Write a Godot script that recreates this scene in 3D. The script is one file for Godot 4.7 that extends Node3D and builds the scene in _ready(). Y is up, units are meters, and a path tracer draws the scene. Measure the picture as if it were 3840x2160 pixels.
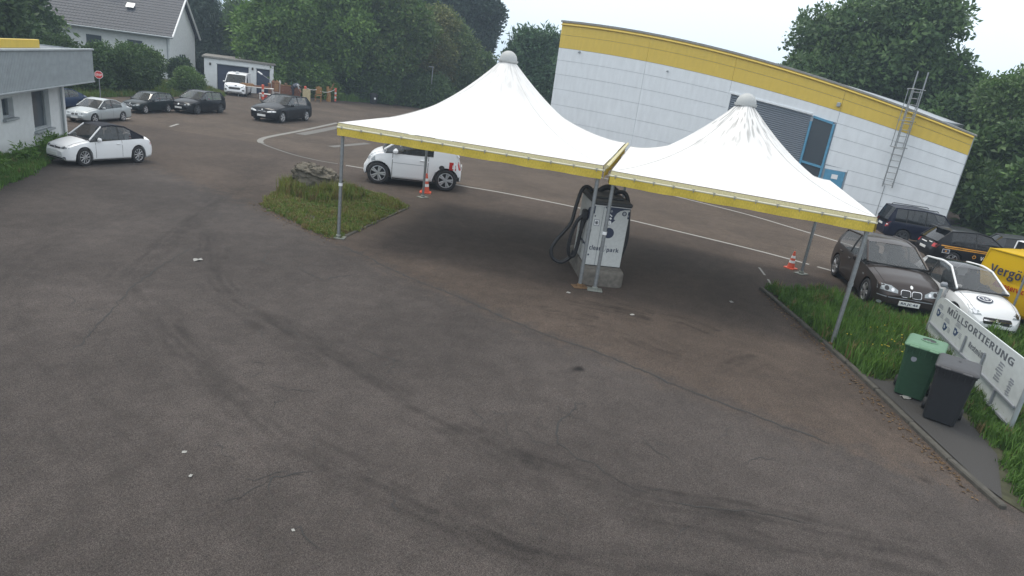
extends Node3D

# ------------------------------------------------------------------ geometry collector
class Geo:
	var V := PackedVector3Array()
	var N := PackedVector3Array()
	var U := PackedVector2Array()
	var C := PackedColorArray()
	var tint := Color(1, 1, 1)
	var colored := false

	func vt(a: Vector3, b: Vector3, c: Vector3, na: Vector3, nb: Vector3, nc: Vector3, ua := Vector2.ZERO, ub := Vector2.ZERO, uc := Vector2.ZERO) -> void:
		var g := (b - a).cross(c - a)
		V.append(a)
		N.append(na)
		U.append(ua)
		if g.dot(na + nb + nc) >= 0.0:
			V.append(c)
			V.append(b)
			N.append(nc)
			N.append(nb)
			U.append(uc)
			U.append(ub)
		else:
			V.append(b)
			V.append(c)
			N.append(nb)
			N.append(nc)
			U.append(ub)
			U.append(uc)
		if colored:
			C.append(tint)
			C.append(tint)
			C.append(tint)

	func tri(a: Vector3, b: Vector3, c: Vector3, out: Vector3) -> void:
		var n := (b - a).cross(c - a).normalized()
		if n.dot(out) < 0.0:
			n = -n
		vt(a, b, c, n, n, n)

	func quad(a: Vector3, b: Vector3, c: Vector3, d: Vector3, out: Vector3) -> void:
		var n := (c - a).cross(d - b).normalized()
		if n.dot(out) < 0.0:
			n = -n
		vt(a, b, c, n, n, n, Vector2(0, 0), Vector2(1, 0), Vector2(1, 1))
		vt(a, c, d, n, n, n, Vector2(0, 0), Vector2(1, 1), Vector2(0, 1))

	func box(c: Vector3, s: Vector3, bas := Basis.IDENTITY) -> void:
		bbox(c, s, 0.0, bas)

	func bbox(c: Vector3, s: Vector3, bev: float, bas := Basis.IDENTITY) -> void:
		var h := s * 0.5
		bev = minf(bev, minf(h.x, minf(h.y, h.z)) * 0.9)
		for ax in 3:
			var a1 := (ax + 1) % 3
			var a2 := (ax + 2) % 3
			for sg in [-1.0, 1.0]:
				var q: Array[Vector3] = []
				for k in [[-1, -1], [1, -1], [1, 1], [-1, 1]]:
					var p := Vector3.ZERO
					p[ax] = sg * h[ax]
					p[a1] = k[0] * (h[a1] - bev)
					p[a2] = k[1] * (h[a2] - bev)
					q.append(c + bas * p)
				var o := Vector3.ZERO
				o[ax] = sg
				quad(q[0], q[1], q[2], q[3], bas * o)
		if bev <= 0.0:
			return
		for ax in 3:
			var a1 := (ax + 1) % 3
			var a2 := (ax + 2) % 3
			for s1 in [-1.0, 1.0]:
				for s2 in [-1.0, 1.0]:
					var p0 := Vector3.ZERO
					p0[a1] = s1 * h[a1]
					p0[a2] = s2 * (h[a2] - bev)
					var p1 := Vector3.ZERO
					p1[a1] = s1 * (h[a1] - bev)
					p1[a2] = s2 * h[a2]
					var e := Vector3.ZERO
					e[ax] = h[ax] - bev
					var o := Vector3.ZERO
					o[a1] = s1
					o[a2] = s2
					quad(c + bas * (p0 - e), c + bas * (p0 + e), c + bas * (p1 + e), c + bas * (p1 - e), bas * o)
		for sx in [-1.0, 1.0]:
			for sy in [-1.0, 1.0]:
				for sz in [-1.0, 1.0]:
					var o := Vector3(sx, sy, sz)
					var k := h - Vector3(bev, bev, bev)
					tri(c + bas * Vector3(sx * h.x, sy * k.y, sz * k.z), c + bas * Vector3(sx * k.x, sy * h.y, sz * k.z), c + bas * Vector3(sx * k.x, sy * k.y, sz * h.z), bas * o)

	func tube(path: Array, r, sides := 8, caps := true) -> void:
		var n := path.size()
		var rings := []
		var up := Vector3.UP
		for i in n:
			var p: Vector3 = path[i]
			var t: Vector3 = (path[mini(i + 1, n - 1)] - path[maxi(i - 1, 0)]).normalized()
			if absf(t.dot(up)) > 0.98:
				up = Vector3.RIGHT if absf(t.x) < 0.9 else Vector3.FORWARD
			var x := up.cross(t).normalized()
			var y := t.cross(x).normalized()
			up = y
			var rr: float = r[i] if r is Array else r
			var ring := []
			for k in sides:
				var a := TAU * k / sides
				var d := x * cos(a) + y * sin(a)
				ring.append([p + d * rr, d])
			rings.append(ring)
		for i in n - 1:
			for k in sides:
				var k2 := (k + 1) % sides
				var a = rings[i][k]
				var b = rings[i][k2]
				var c = rings[i + 1][k2]
				var d = rings[i + 1][k]
				vt(a[0], b[0], c[0], a[1], b[1], c[1])
				vt(a[0], c[0], d[0], a[1], c[1], d[1])
		if caps:
			for e in [0, n - 1]:
				var o: Vector3 = (path[0] - path[1]) if e == 0 else (path[n - 1] - path[n - 2])
				for k in range(1, sides - 1):
					tri(rings[e][0][0], rings[e][k][0], rings[e][k + 1][0], o)

	# profile: Vector2(radius, height) from the foot upwards along the outside
	func lathe(prof: Array, segs: int, xf := Transform3D.IDENTITY, smooth := false) -> void:
		var m := prof.size()
		var nr := []
		for i in m - 1:
			var d: Vector2 = prof[i + 1] - prof[i]
			nr.append(Vector2(d.y, -d.x).normalized())
		for i in m - 1:
			var n0: Vector2 = nr[i]
			var n1: Vector2 = nr[i]
			if smooth:
				n0 = (nr[maxi(i - 1, 0)] + nr[i]).normalized()
				n1 = (nr[mini(i + 1, m - 2)] + nr[i]).normalized()
			for k in segs:
				var a0 := TAU * k / segs
				var a1 := TAU * (k + 1) / segs
				var d0 := Vector3(cos(a0), 0, sin(a0))
				var d1 := Vector3(cos(a1), 0, sin(a1))
				var p := [d0 * prof[i].x, d1 * prof[i].x, d1 * prof[i + 1].x, d0 * prof[i + 1].x]
				for j in 4:
					p[j] = xf * (p[j] + Vector3(0, prof[i].y if j < 2 else prof[i + 1].y, 0))
				var q := [d0 * n0.x + Vector3(0, n0.y, 0), d1 * n0.x + Vector3(0, n0.y, 0), d1 * n1.x + Vector3(0, n1.y, 0), d0 * n1.x + Vector3(0, n1.y, 0)]
				for j in 4:
					q[j] = (xf.basis * q[j]).normalized()
				var u0 := float(k) / segs
				var u1 := float(k + 1) / segs
				var v0 := float(i) / (m - 1)
				var v1 := float(i + 1) / (m - 1)
				if prof[i].x > 0.0:
					vt(p[0], p[1], p[2], q[0], q[1], q[2], Vector2(u0, v0), Vector2(u1, v0), Vector2(u1, v1))
				if prof[i + 1].x > 0.0:
					vt(p[0], p[2], p[3], q[0], q[2], q[3], Vector2(u0, v0), Vector2(u1, v1), Vector2(u0, v1))

	# rows of points; smooth normals that point away from "inside" (or along it when along is set)
	func grid(P: Array, inside: Vector3, along := false, wrap := false) -> void:
		var R := P.size()
		var K: int = P[0].size()
		var NN := []
		var vote := 0.0
		for i in R:
			var row := []
			for j in K:
				var du: Vector3 = P[mini(i + 1, R - 1)][j] - P[maxi(i - 1, 0)][j]
				var dv: Vector3
				if wrap:
					dv = P[i][1 if j == K - 1 else j + 1] - P[i][K - 2 if j == 0 else j - 1]
				else:
					dv = P[i][mini(j + 1, K - 1)] - P[i][maxi(j - 1, 0)]
				var n := du.cross(dv)
				if n.length_squared() > 1e-14:
					n = n.normalized()
					vote += signf(n.dot(inside if along else (P[i][j] - inside)))
				else:
					n = Vector3.ZERO
				row.append(n)
			NN.append(row)
		var sg := 1.0 if vote >= 0.0 else -1.0
		for i in R:
			for j in K:
				if NN[i][j] == Vector3.ZERO:
					var f := Vector3.ZERO
					for di in [-1, 0, 1]:
						for dj in [-1, 0, 1]:
							f += NN[clampi(i + di, 0, R - 1)][clampi(j + dj, 0, K - 1)]
					NN[i][j] = f.normalized() if f.length() > 0.001 else Vector3.UP * sg
		for i in R - 1:
			for j in K - 1:
				var a: Vector3 = P[i][j]
				var b: Vector3 = P[i][j + 1]
				var c: Vector3 = P[i + 1][j + 1]
				var d: Vector3 = P[i + 1][j]
				var na: Vector3 = NN[i][j] * sg
				var nb: Vector3 = NN[i][j + 1] * sg
				var nc: Vector3 = NN[i + 1][j + 1] * sg
				var nd: Vector3 = NN[i + 1][j] * sg
				var ua := Vector2(float(j) / (K - 1), float(i) / (R - 1))
				var ub := Vector2(float(j + 1) / (K - 1), float(i) / (R - 1))
				var uc := Vector2(float(j + 1) / (K - 1), float(i + 1) / (R - 1))
				var ud := Vector2(float(j) / (K - 1), float(i + 1) / (R - 1))
				vt(a, b, c, na, nb, nc, ua, ub, uc)
				vt(a, c, d, na, nc, nd, ua, uc, ud)

	# polygon in the x-y plane of xf, from z0 to z1
	func prism(poly: Array, z0: float, z1: float, xf := Transform3D.IDENTITY) -> void:
		var pp := PackedVector2Array(poly)
		var idx := Geometry2D.triangulate_polygon(pp)
		for i in range(0, idx.size(), 3):
			for z in [z0, z1]:
				var o := Vector3(0, 0, 1 if z == maxf(z0, z1) else -1)
				tri(xf * Vector3(pp[idx[i]].x, pp[idx[i]].y, z), xf * Vector3(pp[idx[i + 1]].x, pp[idx[i + 1]].y, z), xf * Vector3(pp[idx[i + 2]].x, pp[idx[i + 2]].y, z), xf.basis * o)
		var cw := 1.0 if Geometry2D.is_polygon_clockwise(pp) else -1.0
		for i in pp.size():
			var a := pp[i]
			var b := pp[(i + 1) % pp.size()]
			var o := Vector3(-(b - a).y, (b - a).x, 0) * cw
			quad(xf * Vector3(a.x, a.y, z0), xf * Vector3(b.x, b.y, z0), xf * Vector3(b.x, b.y, z1), xf * Vector3(a.x, a.y, z1), xf.basis * o)

	func mesh() -> ArrayMesh:
		var m := ArrayMesh.new()
		if V.is_empty():
			return m
		var arr := []
		arr.resize(Mesh.ARRAY_MAX)
		arr[Mesh.ARRAY_VERTEX] = V
		arr[Mesh.ARRAY_NORMAL] = N
		arr[Mesh.ARRAY_TEX_UV] = U
		if colored:
			arr[Mesh.ARRAY_COLOR] = C
		m.add_surface_from_arrays(Mesh.PRIMITIVE_TRIANGLES, arr)
		return m


var rng := RandomNumberGenerator.new()
var M := {}
var names := {}
var T := {}


func numbered(called: String) -> String:
	var n: int = names.get(called, 0)
	names[called] = n + 1
	return called if n == 0 else "%s_%03d" % [called, n]


func tag(o: Node, label: String, category: String, group := "") -> Node:
	o.set_meta("label", label)
	o.set_meta("category", category)
	if group:
		o.set_meta("group", group)
	return o


func thing(called: String, label: String, category: String, at := Vector3.ZERO, yaw := 0.0, group := "") -> Node3D:
	var o := Node3D.new()
	o.name = numbered(called)
	add_child(o)
	o.position = at
	o.rotation.y = yaw
	tag(o, label, category, group)
	return o


func obj(called: String, g: Geo, m: Material, parent: Node = null) -> MeshInstance3D:
	return put(called, g.mesh(), m, parent)


func put(called: String, mesh: Mesh, m: Material, parent: Node = null) -> MeshInstance3D:
	var o := MeshInstance3D.new()
	o.mesh = mesh
	o.material_override = m
	if parent == null:
		o.name = numbered(called)
		add_child(o)
	else:
		o.name = called
		parent.add_child(o, true)
	return o


func struct(called: String, g: Geo, m: Material) -> MeshInstance3D:
	var o := obj(called, g, m)
	o.set_meta("kind", "structure")
	return o


func lin(r: float, g: float, b: float, a := 1.0) -> Color:
	var c := Color(r, g, b).linear_to_srgb()
	c.a = a
	return c


func mat(key: String, c: Color, rough := 0.6, metal := 0.0, tex := "", scale := 1.0) -> StandardMaterial3D:
	var m := StandardMaterial3D.new()
	m.resource_name = key
	m.albedo_color = c
	m.roughness = rough
	m.metallic = metal
	if tex:
		m.albedo_texture = T[tex]
		m.uv1_triplanar = true
		m.uv1_world_triplanar = true
		m.uv1_scale = Vector3.ONE * scale
	M[key] = m
	return m


func paint(key: String, c: Color, metal := 0.0, rough := 0.35) -> StandardMaterial3D:
	var m := mat(key, c, rough, metal)
	m.clearcoat_enabled = true
	m.clearcoat = 0.4
	m.clearcoat_roughness = 0.05
	m.metallic_specular = 0.15
	return m


# grey noise picture whose values run from lo to 1
func noise_tex(key: String, size: int, freq: float, lo: float, oct := 4, kind := FastNoiseLite.TYPE_SIMPLEX_SMOOTH, sx := 1) -> void:
	var n := FastNoiseLite.new()
	n.seed = key.hash() % 1000
	n.noise_type = kind
	n.frequency = freq
	n.fractal_octaves = oct
	var im := n.get_seamless_image(size, size)
	im.convert(Image.FORMAT_L8)
	var d := im.get_data()
	for i in d.size():
		d[i] = int(255.0 * (lo + (1.0 - lo) * d[i] / 255.0))
	im = Image.create_from_data(size, size, false, Image.FORMAT_L8, d)
	if sx > 1:
		im.resize(size, size / sx, Image.INTERPOLATE_BILINEAR)
	T[key] = ImageTexture.create_from_image(im)


func lettering(parent: Node, text: String, m: Material, centre: Vector3, bas: Basis, width: float, height: float, bold := true, called := "lettering", thick := 0.004) -> MeshInstance3D:
	var t := TextMesh.new()
	var f := SystemFont.new()
	f.font_names = PackedStringArray(["Droid Sans"])
	f.font_weight = 700 if bold else 400
	t.font = f
	t.text = text
	t.font_size = 32
	t.pixel_size = 0.01
	t.depth = 0.01
	var bb := t.get_aabb()
	var o := put(called, t, m, parent)
	var s := Vector3(width / bb.size.x, height / bb.size.y, thick / 0.01)
	o.transform = Transform3D(bas * Basis.from_scale(s), centre - bas * (s * bb.get_center()))
	return o


func copies(called: String, mesh: Mesh, m: Material, xf: Array, col: Array, parent: Node = null) -> MultiMeshInstance3D:
	var mm := MultiMesh.new()
	mm.transform_format = MultiMesh.TRANSFORM_3D
	mm.use_colors = true
	mm.mesh = mesh
	mm.instance_count = xf.size()
	for i in xf.size():
		mm.set_instance_transform(i, xf[i])
		mm.set_instance_color(i, col[i])
	var o := MultiMeshInstance3D.new()
	o.multimesh = mm
	o.material_override = m
	if parent == null:
		o.name = numbered(called)
		add_child(o)
	else:
		o.name = called
		parent.add_child(o, true)
	return o


func rect(x0: float, y0: float, x1: float, y1: float) -> Array:
	return [Vector2(x0, y0), Vector2(x1, y0), Vector2(x1, y1), Vector2(x0, y1)]


func round_rect(x0: float, y0: float, x1: float, y1: float, r: float, n := 4) -> Array:
	var out := []
	for c in [[x1 - r, y1 - r, 0.0], [x0 + r, y1 - r, 0.5 * PI], [x0 + r, y0 + r, PI], [x1 - r, y0 + r, 1.5 * PI]]:
		for k in n + 1:
			var a: float = c[2] + 0.5 * PI * k / n
			out.append(Vector2(c[0] + r * cos(a), c[1] + r * sin(a)))
	return out


func disc(cx: float, cy: float, rx: float, ry: float, n := 20) -> Array:
	var out := []
	for k in n:
		out.append(Vector2(cx + rx * cos(TAU * k / n), cy + ry * sin(TAU * k / n)))
	return out


func pts2(a: Array) -> Array:
	var out := []
	for i in range(0, a.size(), 2):
		out.append(Vector2(a[i], a[i + 1]))
	return out


func smooth_path(p: Array, n := 6) -> Array:
	var out := []
	for i in p.size() - 1:
		var a = p[maxi(i - 1, 0)]
		var b = p[i]
		var c = p[i + 1]
		var d = p[mini(i + 2, p.size() - 1)]
		for k in n:
			out.append(b.cubic_interpolate(c, a, d, float(k) / n))
	out.append(p[-1])
	return out


func _ready() -> void:
	rng.seed = 2105
	stage()
	materials()
	ground()
	hall()
	neighbour_building()
	house()
	garage()
	tents()
	vacuum_station()
	vehicles()
	bins_and_board()
	small_things()
	flea_market()
	trees()
	grass()


# ------------------------------------------------------------------ camera, sky, light
func stage() -> void:
	var cam := Camera3D.new()
	cam.name = "camera"
	add_child(cam)
	var pitch := deg_to_rad(18.4)
	var roll := deg_to_rad(7.67)
	var fwd := Vector3(0, -sin(pitch), -cos(pitch))
	var up := Vector3(0, cos(pitch), -sin(pitch))
	var x := Vector3.RIGHT * cos(roll) + up * sin(roll)
	var y := up * cos(roll) - Vector3.RIGHT * sin(roll)
	cam.transform = Transform3D(Basis(x, y, -fwd), Vector3(0, 4.4, 0))
	cam.fov = 48.31
	cam.near = 0.05
	cam.far = 1500.0
	cam.current = true

	var env := Environment.new()
	env.background_mode = Environment.BG_SKY
	var sm := ProceduralSkyMaterial.new()
	sm.sky_top_color = Color(0.95, 0.965, 0.985)
	sm.sky_horizon_color = Color(0.80, 0.87, 0.92)
	sm.sky_curve = 0.25
	sm.ground_bottom_color = Color(0.25, 0.25, 0.24)
	sm.ground_horizon_color = Color(0.55, 0.57, 0.58)
	sm.sun_angle_max = 0.0
	var cl := FastNoiseLite.new()
	cl.seed = 5
	cl.frequency = 0.006
	cl.fractal_octaves = 4
	var ci := cl.get_seamless_image(512, 256)
	ci.convert(Image.FORMAT_L8)
	var cd := ci.get_data()
	var px := PackedByteArray()
	for v in cd:
		px.append(255)
		px.append(255)
		px.append(255)
		px.append(int(v * 0.10))
	sm.sky_cover = ImageTexture.create_from_image(Image.create_from_data(512, 256, false, Image.FORMAT_RGBA8, px))
	var sky := Sky.new()
	sky.sky_material = sm
	env.sky = sky
	env.background_energy_multiplier = 1.0
	env.tonemap_mode = Environment.TONE_MAPPER_LINEAR
	env.tonemap_exposure = 1.55
	env.fog_enabled = true
	env.fog_density = 0.0013
	env.fog_light_color = Color(0.84, 0.92, 1.0)
	env.sdfgi_enabled = true
	env.ssao_enabled = true
	env.ssil_enabled = true
	var we := WorldEnvironment.new()
	we.environment = env
	we.name = "world_environment"
	add_child(we)

	var sun := DirectionalLight3D.new()
	sun.name = "sun"
	sun.light_energy = 0.4
	sun.light_angular_distance = 20.0
	sun.light_color = Color(1.0, 0.97, 0.92)
	sun.shadow_enabled = true
	add_child(sun)
	sun.look_at_from_position(Vector3(-10, 30, -6), Vector3.ZERO)


func materials() -> void:
	noise_tex("mottle", 512, 0.012, 0.72, 5)
	noise_tex("soft", 256, 0.02, 0.86, 3)
	noise_tex("faint", 512, 0.02, 0.93, 4)
	noise_tex("grain", 512, 0.16, 0.55, 3)
	noise_tex("streak", 512, 0.05, 0.80, 3)
	mat("steel", lin(0.34, 0.36, 0.37), 0.42, 0.6, "soft", 2.0)
	mat("dark_steel", lin(0.10, 0.11, 0.12), 0.45, 0.4)
	mat("white_metal", lin(0.76, 0.80, 0.83), 0.5, 0.0, "faint", 0.35)
	mat("yellow_metal", lin(0.68, 0.49, 0.075), 0.5, 0.0, "faint", 0.4)
	mat("seam", lin(0.16, 0.18, 0.20), 0.8)
	mat("hall_core", lin(0.36, 0.40, 0.44), 0.8)
	mat("scrap", lin(0.30, 0.30, 0.285), 0.9)
	mat("blue_paint", lin(0.10, 0.32, 0.50), 0.45, 0.0, "soft", 0.8)
	mat("shutter", lin(0.165, 0.195, 0.23), 0.5, 0.2)
	mat("concrete", lin(0.27, 0.26, 0.24), 0.9, 0.0, "mottle", 0.9)
	mat("kerb", lin(0.085, 0.080, 0.068), 0.92, 0.0, "mottle", 0.8)
	mat("render_white", lin(0.68, 0.71, 0.72), 0.85, 0.0, "faint", 0.3)
	mat("grey_sheet", lin(0.36, 0.40, 0.42), 0.5, 0.1, "soft", 0.5)
	mat("pvc_white", lin(0.75, 0.76, 0.77), 0.5)
	mat("black", lin(0.018, 0.018, 0.02), 0.6)
	mat("rubber", lin(0.022, 0.022, 0.024), 0.75)
	mat("print_dark", lin(0.03, 0.04, 0.075), 0.6)
	mat("print_grey", lin(0.24, 0.26, 0.29), 0.7)
	mat("print_white", lin(0.75, 0.76, 0.77), 0.6)
	mat("red", lin(0.50, 0.035, 0.03), 0.45)
	mat("orange", lin(0.62, 0.10, 0.05), 0.5)
	mat("wood", lin(0.34, 0.18, 0.075), 0.6, 0.0, "mottle", 2.0)
	mat("wood_red", lin(0.24, 0.095, 0.05), 0.6, 0.0, "mottle", 2.0)
	mat("wood_light", lin(0.36, 0.19, 0.06), 0.55, 0.0, "mottle", 2.0)
	mat("wood_pale", lin(0.50, 0.42, 0.24), 0.6, 0.0, "mottle", 2.0)
	mat("print_grey2", lin(0.11, 0.12, 0.14), 0.6)
	mat("print_blue", lin(0.03, 0.06, 0.14), 0.6)
	mat("bark", lin(0.085, 0.07, 0.055), 0.95, 0.0, "grain", 1.2)
	mat("crack", lin(0.03, 0.03, 0.03), 0.95)
	mat("line_paint", lin(0.50, 0.49, 0.46), 0.8, 0.0, "grain", 0.9)
	mat("line_pale", lin(0.34, 0.335, 0.31), 0.8, 0.0, "grain", 0.9)
	mat("line_worn", lin(0.22, 0.215, 0.20), 0.85, 0.0, "grain", 0.9)
	var gl := mat("glass", lin(0.03, 0.04, 0.045, 0.42), 0.04)
	gl.transparency = BaseMaterial3D.TRANSPARENCY_ALPHA
	gl.metallic_specular = 0.6
	var gd := mat("glass_dark", lin(0.012, 0.014, 0.017, 0.8), 0.04)
	gd.transparency = BaseMaterial3D.TRANSPARENCY_ALPHA
	mat("window_dark", lin(0.06, 0.075, 0.09), 0.12)
	mat("chrome", lin(0.62, 0.63, 0.64), 0.18, 1.0)
	mat("alloy", lin(0.52, 0.53, 0.55), 0.3, 0.8)
	mat("lamp_clear", lin(0.30, 0.33, 0.35), 0.25, 0.1)
	mat("lamp_white", lin(0.75, 0.77, 0.78), 0.3, 0.0)
	mat("tail_red", lin(0.42, 0.02, 0.02), 0.15)
	mat("plate", lin(0.70, 0.71, 0.70), 0.4)
	mat("interior", lin(0.03, 0.03, 0.033), 0.9)
	mat("plastic_black", lin(0.025, 0.026, 0.028), 0.5)
	mat("rust", lin(0.20, 0.12, 0.06), 0.9, 0.0, "mottle", 3.0)
	paint("car_white", lin(0.74, 0.76, 0.78))
	paint("car_silver", lin(0.40, 0.43, 0.44), 0.35, 0.35)
	paint("car_black", lin(0.012, 0.013, 0.016))
	paint("car_black_green", lin(0.010, 0.016, 0.018))
	paint("car_navy", lin(0.012, 0.015, 0.032), 0.1)
	paint("car_brown", lin(0.043, 0.035, 0.033), 0.3)
	paint("car_blue", lin(0.03, 0.05, 0.10), 0.2)
	paint("car_grey", lin(0.06, 0.065, 0.07), 0.2)
	paint("car_yellow", lin(0.62, 0.40, 0.012))
	var cloth := mat("soft_top", lin(0.014, 0.016, 0.024), 0.95)
	cloth.rim_enabled = true
	cloth.rim = 0.2


# ------------------------------------------------------------------ ground
const GSIZE := 1536

func stamp(a: PackedFloat32Array, x: float, z: float, r: float, k: float) -> void:
	var cx := (x + 32.0) / 64.0 * GSIZE
	var cy := (z + 64.0) / 64.0 * GSIZE
	var pr := r / 64.0 * GSIZE
	for j in range(maxi(0, int(cy - pr)), mini(GSIZE - 1, int(cy + pr)) + 1):
		for i in range(maxi(0, int(cx - pr)), mini(GSIZE - 1, int(cx + pr)) + 1):
			var d := Vector2(i - cx, j - cy).length() / pr
			if d < 1.0:
				a[j * GSIZE + i] += k * (1.0 - d * d)


func ground_texture() -> ImageTexture:
	var dark := PackedFloat32Array()
	dark.resize(GSIZE * GSIZE)
	var tracks := [
		[[-8.6, -18.0, -8.11, -15.88, -7.55, -13.37, -6.81, -10.69, -5.32, -9.07, -3.94, -7.77, -2.94, -6.90, -2.17, -6.36, -1.23, -5.86, -0.41, -5.49, 0.33, -5.12, 1.07, -4.99], 0.36, 1.0],
		[[-7.2, -14.5, -5.53, -11.25, -3.72, -9.65, -2.49, -8.77, -1.42, -7.89, -0.54, -7.36, 0.25, -6.79, 0.79, -6.58, 1.78, -6.30, 3.00, -6.25, 4.13, -6.05, 5.05, -5.99], 0.34, 1.1],
		[[-0.23, -5.80, 0.28, -5.40, 0.95, -5.22, 1.88, -5.21, 3.2, -5.1], 0.25, 0.8],
		[[1.44, -6.07, 2.61, -5.97, 3.73, -5.82, 4.80, -5.67], 0.4, 0.9],
		[[-10.0, -26.0, -8.6, -18.0], 0.6, 0.5],
		[[-7.5, -22.0, -9.5, -15.0, -8.5, -10.0, -6.0, -7.5, -3.5, -5.8], 0.5, 0.5],
		[[-2.0, -19.0, 0.5, -18.2, 3.5, -17.6, 5.5, -16.5], 1.1, 0.25],
		[[3.07, -12.75, 3.61, -12.64, 4.14, -12.09], 0.42, 1.0],
		[[3.56, -10.19, 4.21, -10.84, 4.73, -11.24], 0.4, 0.9],
		[[0.59, -11.96, 1.23, -12.05, 1.82, -11.97], 0.5, 1.2],
		[[2.05, -11.63, 2.66, -10.93, 3.19, -10.63], 0.4, 0.8],
		[[1.1, -13.0, 2.3, -12.8, 3.0, -12.6], 0.5, 1.3],
		[[0.98, -9.30, 1.16, -9.56, 1.3, -9.6], 0.10, 1.2],
		[[5.66, -7.63, 5.83, -7.54], 0.08, 1.5],
		[[-6.0, -28.0, -1.5, -27.0, 3.0, -25.5], 0.9, 0.4],
		[[-15.0, -36.0, -8.0, -30.0], 0.8, 0.35],
	]
	for t in tracks:
		var p := smooth_path(pts2(t[0]), 10)
		# rubbed-in rubber: many thin streaks that follow the wheel path
		var q := []
		for i in p.size() - 1:
			var n := int(p[i].distance_to(p[i + 1]) / 0.05) + 1
			for k in n:
				q.append(p[i].lerp(p[i + 1], float(k) / n))
		for s in int(q.size() * 0.9 * maxf(1.0, t[1] * 3.0)):
			var i0 := rng.randi() % q.size()
			var side := rng.randfn(0, t[1] * 0.5)
			var ln := rng.randi_range(4, 26)
			var r := rng.randf_range(0.04, 0.075)
			var kk: float = 0.032 * t[2] * rng.randf_range(0.2, 1.2)
			for i in range(i0, mini(i0 + ln, q.size() - 1)):
				var d: Vector2 = (q[i + 1] - q[i]).normalized()
				var c: Vector2 = q[i] + Vector2(-d.y, d.x) * side
				stamp(dark, c.x, c.y, r, kk)
	for i in 500:
		stamp(dark, rng.randf_range(-16, 12), rng.randf_range(-40, -4), rng.randf_range(0.07, 0.16), rng.randf_range(-0.06, 0.08))
	var seam := pts2([-32, -34, -9, -18.5, -4.31, -14.76, -3.61, -14.26, -2.91, -13.57, -1.78, -12.68, -1.05, -12.23, 0.08, -11.27, 0.88, -10.72, 1.63, -10.35, 2.56, -9.62, 3.45, -9.00, 4.31, -8.46, 4.79, -8.18, 32, 6])
	var nz := FastNoiseLite.new()
	nz.seed = 3
	nz.frequency = 0.010
	nz.fractal_octaves = 6
	nz.fractal_gain = 0.6
	var n1 := nz.get_seamless_image(GSIZE, GSIZE)
	n1.convert(Image.FORMAT_L8)
	var d1 := n1.get_data()
	nz.seed = 9
	nz.frequency = 0.09
	nz.fractal_octaves = 3
	var n2 := nz.get_seamless_image(GSIZE, GSIZE)
	n2.convert(Image.FORMAT_L8)
	var d2 := n2.get_data()
	var out := PackedByteArray()
	out.resize(GSIZE * GSIZE * 3)
	var col_seam := PackedFloat32Array()
	var pave := PackedFloat32Array()
	var bay := pts2([-32, -30, -12.0, -28.9, -8.6, -26.3, -2.04, -24.79, 1.96, -23.6, 4.01, -22.48, 7.39, -20.53, 9.65, -18.74, 32, -2])
	for i in GSIZE:
		var x := -32.0 + 64.0 * i / GSIZE
		for k in seam.size() - 1:
			if x >= seam[k].x and x <= seam[k + 1].x:
				col_seam.append(lerpf(seam[k].y, seam[k + 1].y, (x - seam[k].x) / (seam[k + 1].x - seam[k].x)))
				break
		if col_seam.size() <= i:
			col_seam.append(0.0)
		pave.append(lerp_list(bay, x))
	for j in GSIZE:
		var z := -64.0 + 64.0 * j / GSIZE
		for i in GSIZE:
			var o := j * GSIZE + i
			var m := (d1[o] / 255.0 - 0.5)
			var f := (d2[o] / 255.0 - 0.5)
			var brown := clampf((col_seam[i] - z) * 1.2 + 0.5 + f * 1.5, 0.0, 1.0)
			# block paving laid beyond the painted bay line has its own, paler stone colour
			var paved := 1.0 if z < pave[i] + f * 0.3 else 0.0
			var k := 1.0 + 0.30 * m + 0.16 * f - dark[o] * (1.0 - absf(f) * 0.8)
			k = clampf(k, 0.45, 1.3)
			out[o * 3] = clampi(int((88.0 + 6.0 * brown + 10.0 * paved) * k), 0, 255)
			out[o * 3 + 1] = clampi(int((82.0 + 1.5 * brown + 9.0 * paved) * k), 0, 255)
			out[o * 3 + 2] = clampi(int((79.0 - 3.0 * brown + 7.0 * paved) * k), 0, 255)
	return ImageTexture.create_from_image(Image.create_from_data(GSIZE, GSIZE, false, Image.FORMAT_RGB8, out))


func ribbon(g: Geo, p: Array, w: float, y: float, jag := 0.0, fade := false) -> void:
	var q := []
	for i in p.size() - 1:
		var n := maxi(2, int(p[i].distance_to(p[i + 1]) / 0.09)) if jag > 0.0 else 1
		for k in n:
			q.append(p[i].lerp(p[i + 1], float(k) / n) + Vector2(rng.randfn(0, jag), rng.randfn(0, jag)))
	q.append(p[-1])
	var l := []
	for i in q.size():
		var t: Vector2 = (q[mini(i + 1, q.size() - 1)] - q[maxi(i - 1, 0)]).normalized()
		var s := Vector2(-t.y, t.x)
		var ww := w * (1.0 if jag == 0.0 else rng.randf_range(0.35, 1.3))
		if fade:
			ww *= clampf(minf(i, q.size() - 1 - i) / 3.0, 0.15, 1.0)
		l.append([q[i] + s * ww * 0.5, q[i] - s * ww * 0.5])
	for i in l.size() - 1:
		g.quad(Vector3(l[i][0].x, y, l[i][0].y), Vector3(l[i + 1][0].x, y, l[i + 1][0].y), Vector3(l[i + 1][1].x, y, l[i + 1][1].y), Vector3(l[i][1].x, y, l[i][1].y), Vector3.UP)


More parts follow.
